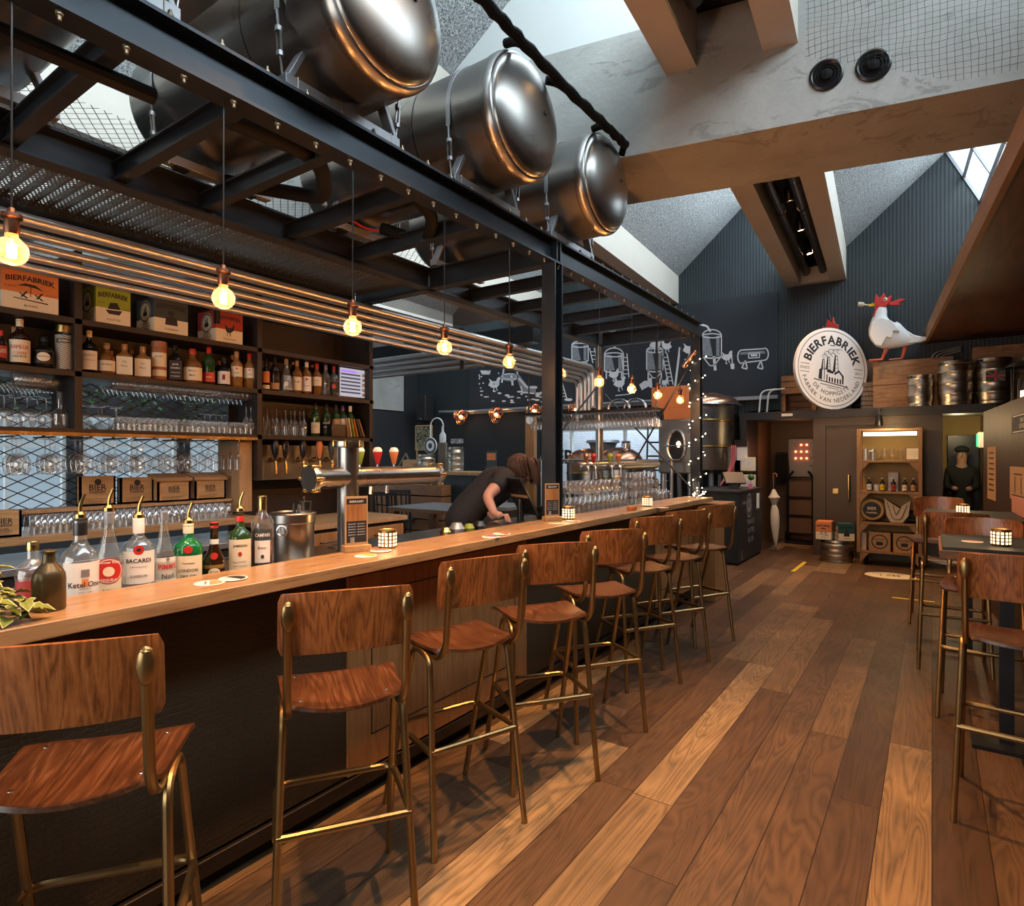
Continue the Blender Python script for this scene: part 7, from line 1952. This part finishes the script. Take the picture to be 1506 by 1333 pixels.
# bent white tubes left on the ledge, conduit on the wall
for i, x in enumerate((-2.32, -2.2)):
    m = MB().tube(fillet([(x, 10.4, EZ), (x + .03, 10.4, EZ + .36), (x + .26, 10.45, EZ + .38)], .1), .014, 8)
    one('bent_tube', m, M['white'], 'bent white tube standing at the left end of the ledge, %s of two' % ('left', 'right')[i], 'tube', 'bent white tubes')
m = MB()
cb0 = at(1370, 545, Y=10.9); ct0 = at(1370, 470, Y=10.9)
for k in range(3): m.tube(fillet([(cb0.x + k * .035, 10.95, EZ + .3), (cb0.x + k * .035, 10.95, 3.05 - .03 * k), (cb0.x + .35, 10.9, 3.1 - .03 * k)], .12), .014, 8)
one('wall_conduits', m, M['galv'], 'three grey conduits bending under the plywood soffit', 'conduit')

# round sign
c0 = at(1219, 543, Y=10.3); RS = .625
sg = thing('round_sign', 'large round white BIERFABRIEK sign with a factory drawing, leaning on crates', 'sign', (c0.x, 10.36, EZ + RS + .004))
sg.rotation_euler = (radians(-3), radians(5), radians(46))
NS = 64
MB().lathe([(0, .0), (RS, .0), (RS + .002, .012), (RS, .05), (0, .05)], n=NS, axis=(0, -1, 0)).build('disc', M['white'], sg)
fy = -.0512
m = MB()
for r0, r1 in ((RS * .915, RS * .93),): m.add([(r * cos(2 * pi * k / NS), fy, r * sin(2 * pi * k / NS)) for r in (r0, r1) for k in range(NS)], [(k, (k + 1) % NS, NS + (k + 1) % NS, NS + k) for k in range(NS)])
m.build('ring_line', M['ink'], sg, smooth=0)
def arc_text(mb, txt, h, R_, a_mid, step, bold, top=True):
    ws = [text_geo(c, bold)[2] * h / text_geo('H', bold)[3] if c != ' ' else h * .4 for c in txt]
    gap = h * step; tot = sum(ws) + gap * (len(txt) - 1); s = -tot / 2
    for c, w_ in zip(txt, ws):
        if c != ' ':
            m_ = s + w_ / 2; a = a_mid - m_ / R_ if top else a_mid + m_ / R_
            ux = Vector((sin(a), 0, -cos(a))) if top else Vector((-sin(a), 0, cos(a))); uy = Vector((cos(a), 0, sin(a))) if top else Vector((-cos(a), 0, -sin(a)))
            ctr = Vector((R_ * cos(a), fy, R_ * sin(a))); hh = h * text_geo(c, bold)[3] / text_geo('H', bold)[3]
            mb.text(c, hh, lambda x, y: ctr + ux * x * 1.0 + uy * y, bold)
        s += w_ + gap
m = MB(); arc_text(m, 'BIERFABRIEK', RS * .22, RS * .7, pi / 2, .13, .035); m.add([Vector((x, fy, z)) for x, z in ((-.045, RS * .555), (.045, RS * .555), (.045, RS * .575), (-.045, RS * .575))], [(0, 1, 2, 3)])
m.build('brand_lettering', M['ink'], sg, smooth=0)
m = MB(); arc_text(m, 'DE HOPPIGSTE', RS * .1, RS * .62, -pi / 2, .22, .005, False); arc_text(m, 'FABRIEK VAN NEDERLAND', RS * .1, RS * .79, -pi / 2, .22, .005, False)
m.text('SINDS', RS * .07, lambda x, y: (-RS * .74 + x, fy, -RS * .05 + y), 0); m.text('2011', RS * .07, lambda x, y: (RS * .74 + x, fy, -RS * .05 + y), 0)
for s in (-1, 1):
    for z in (.05, -.15): m.bb((s * RS * .74 - RS * .12, fy, RS * z - .004), (s * RS * .74 + RS * .12, fy - .0003, RS * z + .004))
m.build('lettering', M['ink'], sg, smooth=0)
m = MB(); f2 = lambda x, z: (x * RS, fy - .0002, z * RS)
def P2(*p): m.add([f2(*q) for q in p], [tuple(range(len(p)))])
def L2(a, b, w=.008): d = hypot(b[0] - a[0], b[1] - a[1]); nx, nz = -(b[1] - a[1]) / d * w, (b[0] - a[0]) / d * w; P2((a[0] + nx, a[1] + nz), (a[0] - nx, a[1] - nz), (b[0] - nx, b[1] - nz), (b[0] + nx, b[1] + nz))
for x, z0, z1, w_ in ((-.24, -.05, .2, .05), (-.1, -.05, .27, .06), (.11, -.08, .33, .075)):
    P2((x - w_, z0), (x - w_ * .15, z0), (x - w_ * .1, z1), (x - w_ * .45, z1)); L2((x + w_, z0), (x + w_ * .45, z1)); L2((x - w_, z0), (x - w_ * .45, z1)); L2((x - w_ * .5, z1), (x + w_ * .5, z1))
    for k in range(4): L2((x - w_ * .7, z0 + (z1 - z0) * k / 4), (x + w_ * .7, z0 + (z1 - z0) * k / 4), .005)
P2((-.36, -.28), (-.26, -.3), (-.26, -.02), (-.34, -.05)); L2((-.24, -.02), (-.16, -.02)); L2((-.2, -.3), (-.2, -.02), .01); P2((-.14, -.1), (.04, -.13), (.06, -.08), (-.1, -.02)); P2((.06, -.12), (.2, -.02), (.34, -.16), (.34, -.36), (.3, -.36), (.29, -.17), (.2, -.08), (.1, -.15))
P2((-.14, -.34), (-.14, -.16), (-.11, -.16), (-.11, -.34))
for k in range(5): P2((-.07 + .075 * k, -.33 - .008 * k), (-.03 + .075 * k, -.335 - .008 * k), (-.03 + .075 * k, -.22 - .008 * k), (-.07 + .075 * k, -.21 - .008 * k))
L2((-.48, -.3), (.45, -.42), .012); L2((-.3, -.4), (.3, -.46), .008); L2((-.1, -.47), (.2, -.5), .006)
for cx, cz, r in ((-.2, .28, .07), (-.13, .34, .09), (-.02, .4, .1), (.1, .42, .09), (.2, .44, .08), (.02, .34, .06)):
    pts = [(cx + r * cos(a), cz + r * .7 * sin(a)) for a in [k * pi / 8 for k in range(1, 13)]]
    for a, b in zip(pts[:-1], pts[1:]): L2(a, b, .006)
m.build('factory_drawing', M['ink'], sg, smooth=0)

# roosters
pe = at(1300, 531, Y=10.62); px2 = .0105
def rooster():
    t = thing('rooster_sculpture', 'big white rooster sculpture striding on the crate, bottle held in its beak', 'sculpture', (pe.x, 10.62, EZ + .7205))
    k = px2; yv = lambda x, z, y=0: (x * k, y, z * k)
    body = MB(); path = [(55, 26), (45, 27), (34, 27), (22, 30), (12, 34), (3, 38), (-3, 46), (-5, 55), (-5, 64), (-4, 72), (-3, 79)]
    rs = [.5, 3, 7, 13, 19, 21, 18, 13, 9, 8, 6]
    pass
    # apply varying radius by rebuilding along the fillet
    pts = fillet([yv(a, b) for a, b in path], .04, 2); N = len(pts)
    ctrl = [Vector(yv(a, b)) for a, b in path]
    def rr(p):
        dd = sorted(((p - c).length, i) for i, c in enumerate(ctrl))[:2]
        (d0, i0), (d1, i1) = dd; return (rs[i0] * d1 + rs[i1] * d0) / (d0 + d1 + 1e-9) * k
    body = MB().tube(pts, [rr(p) for p in pts], 18); body.v = [(x, y * .62, z) for x, y, z in body.v]
    b_ = body.build('body', M['white'], t, smooth=60)
    w_ = MB(); pl = [(-14, 56), (-2, 60), (10, 54), (20, 38), (12, 40), (10, 30), (4, 32), (-2, 20), (-10, 22), (-17, 38)]
    w_.prism(pl, lambda x, z: yv(x, z, -.15), lambda x, z: yv(x, z, -.105)); w_.build('wing', M['white'], t, bevel=.008)
    tl = MB().prism([(20, 44), (40, 30), (58, 28), (44, 22), (26, 22), (16, 28)], lambda x, z: yv(x, z, -.05), lambda x, z: yv(x, z, .05)); tl.build('tail', M['white'], t, bevel=.01)
    h = MB(); h.prism([(-12, 84), (-8, 78), (2, 76), (8, 84), (10, 92), (3, 89), (0, 97), (-5, 90), (-10, 97), (-11, 89)], lambda x, z: yv(x, z, -.045), lambda x, z: yv(x, z, .045)); h.build('comb', M['red'], t, bevel=.006)
    MB().prism([(4, 82), (20, 86), (26, 84), (18, 80), (20, 77), (8, 78)], lambda x, z: yv(x, z, -.03), lambda x, z: yv(x, z, .03)).build('crest', M['red'], t, bevel=.006)
    MB().prism([(-12, 80), (-6, 78), (-2, 70), (-10, 62), (-14, 66), (-11, 72)], lambda x, z: yv(x, z, -.04), lambda x, z: yv(x, z, .04)).build('wattle', M['red'], t, bevel=.006)
    MB().prism([(-8, 86), (-8, 80), (-18, 80), (-20, 83)], lambda x, z: yv(x, z, -.025), lambda x, z: yv(x, z, .025)).build('beak', M['yellow'], t, bevel=.004)
    e = MB().sphere(yv(2, 87, -.05), .028, 12, 8, (1, .5, 1)).build('eye', M['offwhite'], t); MB().sphere(yv(1.5, 87, -.062), .012, 8, 6).build('pupil', M['ink'], e)
    MB().tube([yv(-14, 81), yv(-24, 84), yv(-26, 84.5), yv(-32, 86)], [.012, .014, .035, .035], 12).build('beak_bottle', M['fabric'], t)
    for fx_, fy_, z1 in ((-1, -.05, 16), (22, .04, 20)):
        l = MB().tube([yv(fx_ + 4, z1, fy_), yv(fx_, 5, fy_), yv(fx_ - 1, 2, fy_)], [.03, .02, .018], 8)
        for a in (-.5, 0, .5): l.tube([yv(fx_ - 1, 2, fy_), Vector(yv(fx_ - 16, 1.4, fy_)) + Vector((0, a * .14, 0))], [.018, .01], 6)
        l.build('leg', M['orange_red'], t)
    return t
M['orange_red'] = plain('orange red paint', (.55, .1, .04), .4, 0, .1)
rooster()
p = at(1222, 485, Y=10.84)
t = thing('rooster_sculpture', 'small white rooster sculpture with red comb peeking above the round sign', 'sculpture', (p.x, 10.835, EZ + .9505))
MB().tube([(0, 0, 0), (0, 0, .18), (.0, 0, .32), (0, -.02, .4)], [.13, .14, .11, .07], 14).build('body', M['white'], t)
MB().prism([(-.13, .15), (-.1, .42), (-.06, .38), (-.03, .52), (.02, .46), (.05, .55), (.07, .44), (.13, .4), (.11, .3), (.13, .15), (.08, .3), (-.08, .3)], lambda x, z: (x, -.13, z), lambda x, z: (x, -.09, z)).build('comb', M['red'], t, bevel=.006)
MB().prism([(-.05, .32), (.05, .32), (.06, .22), (-.06, .22)], lambda x, z: (x, -.17, z), lambda x, z: (x, -.12, z)).build('beak', M['fabric'], t, bevel=.006)
MB().tube([(0, -.08, .5), (-.02, -.1, .62)], [.03, .015], 8).build('hat', M['ink'], t)

# ---- high tables on the partition
def high_table(label, x0, y0, y1):
    t = thing('high_table', label, 'table', (x0, (y0 + y1) / 2, 0), 0, 'high tables along the partition')
    L_ = (y1 - y0) / 2; x1 = parx(y1) - .006 - x0
    MB().bb((0, -L_, 1.0), (x1, L_, 1.045)).build('wood_edge', M['table_wood'], t, bevel=.003); MB().bb((.012, -L_ + .012, 1.046), (x1, L_ - .012, 1.062)).build('slate_top', M['tarwood'], t, bevel=.002)
    MB().bb((.26, -.03, .02), (.32, .03, 1.0)).build('column', M['black_steel'], t); MB().bb((.14, -.13, 0), (.44, .13, .02)).build('base', M['black_steel'], t)
    return t
high_table('near high table with slate top, nearest stool tucked against it', .03, 3.75, 4.42)
high_table('far high table against the dark partition', -.06, 5.5, 6.4)
candle('perforated brass candle holder on the near high table', 1472, 803, 1.0625); candle('perforated brass candle holder on the far high table', 1416, 758, 1.0625)
coaster('round printed beer mat on the near high table', 1430, 797, 'red', 1.0628)
# papers on the partition
def onpart(px, py):
    u = (px - CX) / F; rx, ry, rz = CS * u - SN, SN * u + CS, (HY - py) / F
    d = (.44 + .56) / (rx + .07 * ry); return Vector((rx * d, ry * d, HC + rz * d))
def sheet_on(name, label, cat, px0, py0, px1, py1, mat, pr=None):
    a, b = onpart(px0, py0), onpart(px1, py0); c, d = onpart(px0, py1), onpart(px1, py1)
    ctr = (a + d) / 2; t = thing(name, label, cat, ctr)
    off = Vector((-.006, 0, 0)); ys, zs = (a.y, b.y), (max(a.z, b.z), min(c.z, d.z))
    def q(u, v, o): y = ys[0] + (ys[1] - ys[0]) * u; return Vector((parx(y) - o, y, zs[0] + (zs[1] - zs[0]) * v)) - ctr
    MB().add([q(u, v, o) for o in (.004, .001) for u, v in ((0, 0), (1, 0), (1, 1), (0, 1))], [(0, 1, 2, 3), (7, 6, 5, 4), (0, 4, 5, 1), (1, 5, 6, 2), (2, 6, 7, 3), (3, 7, 4, 0)]).build('sheet', M[mat], t, smooth=0)
    m_ = {}
    for (u0, v0, u1, v1), mt in pr or ():
        m_.setdefault(mt, MB()).quad(q(u0, v0, .005), q(u1, v0, .005), q(u1, v1, .005), q(u0, v1, .005))
    for mt, mb in m_.items(): mb.build('print', M[mt], t, smooth=0)
    return t, q
sheet_on('wall_paper_strip', 'tall narrow pinkish paper taped to the partition, nearest the passage', 'poster', 1453, 658, 1465, 733, 'kraft', [((.2, .1 + .1 * k, .8, .13 + .1 * k), 'ink') for k in range(8)])
t, q = sheet_on('wall_sign', 'small black sign with two white lines high on the partition', 'sign', 1489, 612, 1530, 632, 'ink', [((.05, .05, .95, .1), 'paper'), ((.05, .9, .95, .95), 'paper')])
for tx, v in (('PLEASE WAIT', .35), ('TO BE SEATED', .65)): MB().text(tx, .03, lambda x, y: q(.5 - x / .75, v - y / .13, .0055), 0, .6).build('lettering', M['paper'], t, smooth=0)
sheet_on('wall_print', 'yellowed print with a drawing on the partition, above the dark poster', 'poster', 1486, 688, 1512, 733, 'kraft', [((.25, .2, .75, .24), 'ink'), ((.3, .3, .34, .8), 'ink'), ((.66, .3, .7, .8), 'ink')])
sheet_on('wall_poster', 'pink and black menu poster low on the partition', 'poster', 1489, 735, 1520, 801, 'ink', [((.0, .02, 1, .38), 'pinkish'), ((0, .9, 1, 1), 'pinkish')] + [((.1, .45 + .05 * k, .8, .47 + .05 * k), 'paper') for k in range(8)]) if M.setdefault('pinkish', plain('pink print', (.55, .25, .18), .6)) else 0
# person beyond the passage
pv2 = thing('person', 'person in black clothes and a cap standing in the lit passage', 'person', (.37, 11.5, 0)); pv2.scale = (.92, .92, .97)
J = [(0, 0, .85, .12), (0, 0, 1.1, .13), (0, 0, 1.27, .15), (0, 0, 1.42, .055), (0, -.01, 1.52, .08), (-.18, 0, 1.32, .06), (-.2, -.05, 1.08, .045), (-.06, -.18, 1.05, .035), (.16, 0, 1.32, .06), (.19, -.05, 1.08, .045), (.05, -.18, 1.05, .035), (-.09, 0, .45, .07), (-.09, 0, .08, .05), (.09, 0, .45, .07), (.09, 0, .08, .05), (0, -.015, 1.61, .085), (0, -.01, 1.69, .06)]
skin_mesh('body', J, [(4, 15), (15, 16), (0, 1), (1, 2), (2, 3), (3, 4), (2, 5), (5, 6), (6, 7), (2, 8), (8, 9), (9, 10), (0, 11), (11, 12), (0, 13), (13, 14)], M['skin'], pv2)
Jt = [(0, 0, .8, .145), (0, 0, 1.1, .15), (0, 0, 1.3, .165), (-.18, 0, 1.32, .075), (-.2, -.05, 1.08, .06), (.16, 0, 1.32, .075), (.19, -.05, 1.08, .06), (-.09, 0, .45, .09), (-.09, 0, .1, .07), (.09, 0, .45, .09), (.09, 0, .1, .07), (0, 0, 1.44, .085), (-.1, -.14, 1.055, .048), (.09, -.14, 1.055, .048)]
skin_mesh('clothes', Jt, [(0, 1), (1, 2), (2, 3), (3, 4), (2, 5), (5, 6), (0, 7), (7, 8), (0, 9), (9, 10), (2, 11), (4, 12), (6, 13)], M['cloth_black'], pv2)
MB().sphere((0, 0, 1.672), .1, 14, 8, (1, 1, .6)).box((0, -.12, 1.66), (.15, .12, .012)).build('cap', M['cloth_black'], pv2)
fcx = MB().add([(0, -.1, 1.61), (-.014, -.092, 1.575), (.014, -.092, 1.575), (0, -.125, 1.58)], [(0, 1, 3), (0, 3, 2), (1, 2, 3)]); fcx.build('nose', M['skin'], pv2)
for s in (-1, 1): MB().sphere((s * .03, -.085, 1.615), .011, 8, 6).build('eye', M['white'], pv2); MB().sphere((s * .09, 0, 1.6), .022, 8, 6, (.4, .8, 1.2)).build('ear', M['skin'], pv2)
MB().sphere((0, -.085, 1.55), .02, 8, 6, (1, .4, .35)).build('mouth', M['crimson'], pv2)
# ================================================================== camera and colour management
cam = bpy.data.cameras.new('camera'); co = bpy.data.objects.new('camera', cam); COL.objects.link(co)
cam.sensor_width = 36; cam.lens = F / 1506 * 36; cam.shift_y = 4.5 / 1506; cam.clip_start = .05
co.location = (0, 0, HC); co.rotation_euler = (pi / 2, 0, TH)
SC.camera = co
SC.view_settings.view_transform = 'Standard'; SC.view_settings.look = 'None'
SC.view_settings.gamma = 1; SC.view_settings.exposure = EXPO
SC.view_settings.use_curve_mapping = False
SC.cycles.max_bounces = 10; SC.cycles.transparent_max_bounces = 40; SC.cycles.diffuse_bounces = 4; SC.cycles.glossy_bounces = 4
SC.cycles.transmission_bounces = 6; SC.cycles.caustics_reflective = False; SC.cycles.caustics_refractive = False
SC.cycles.sample_clamp_indirect = 4; SC.cycles.use_denoising = True
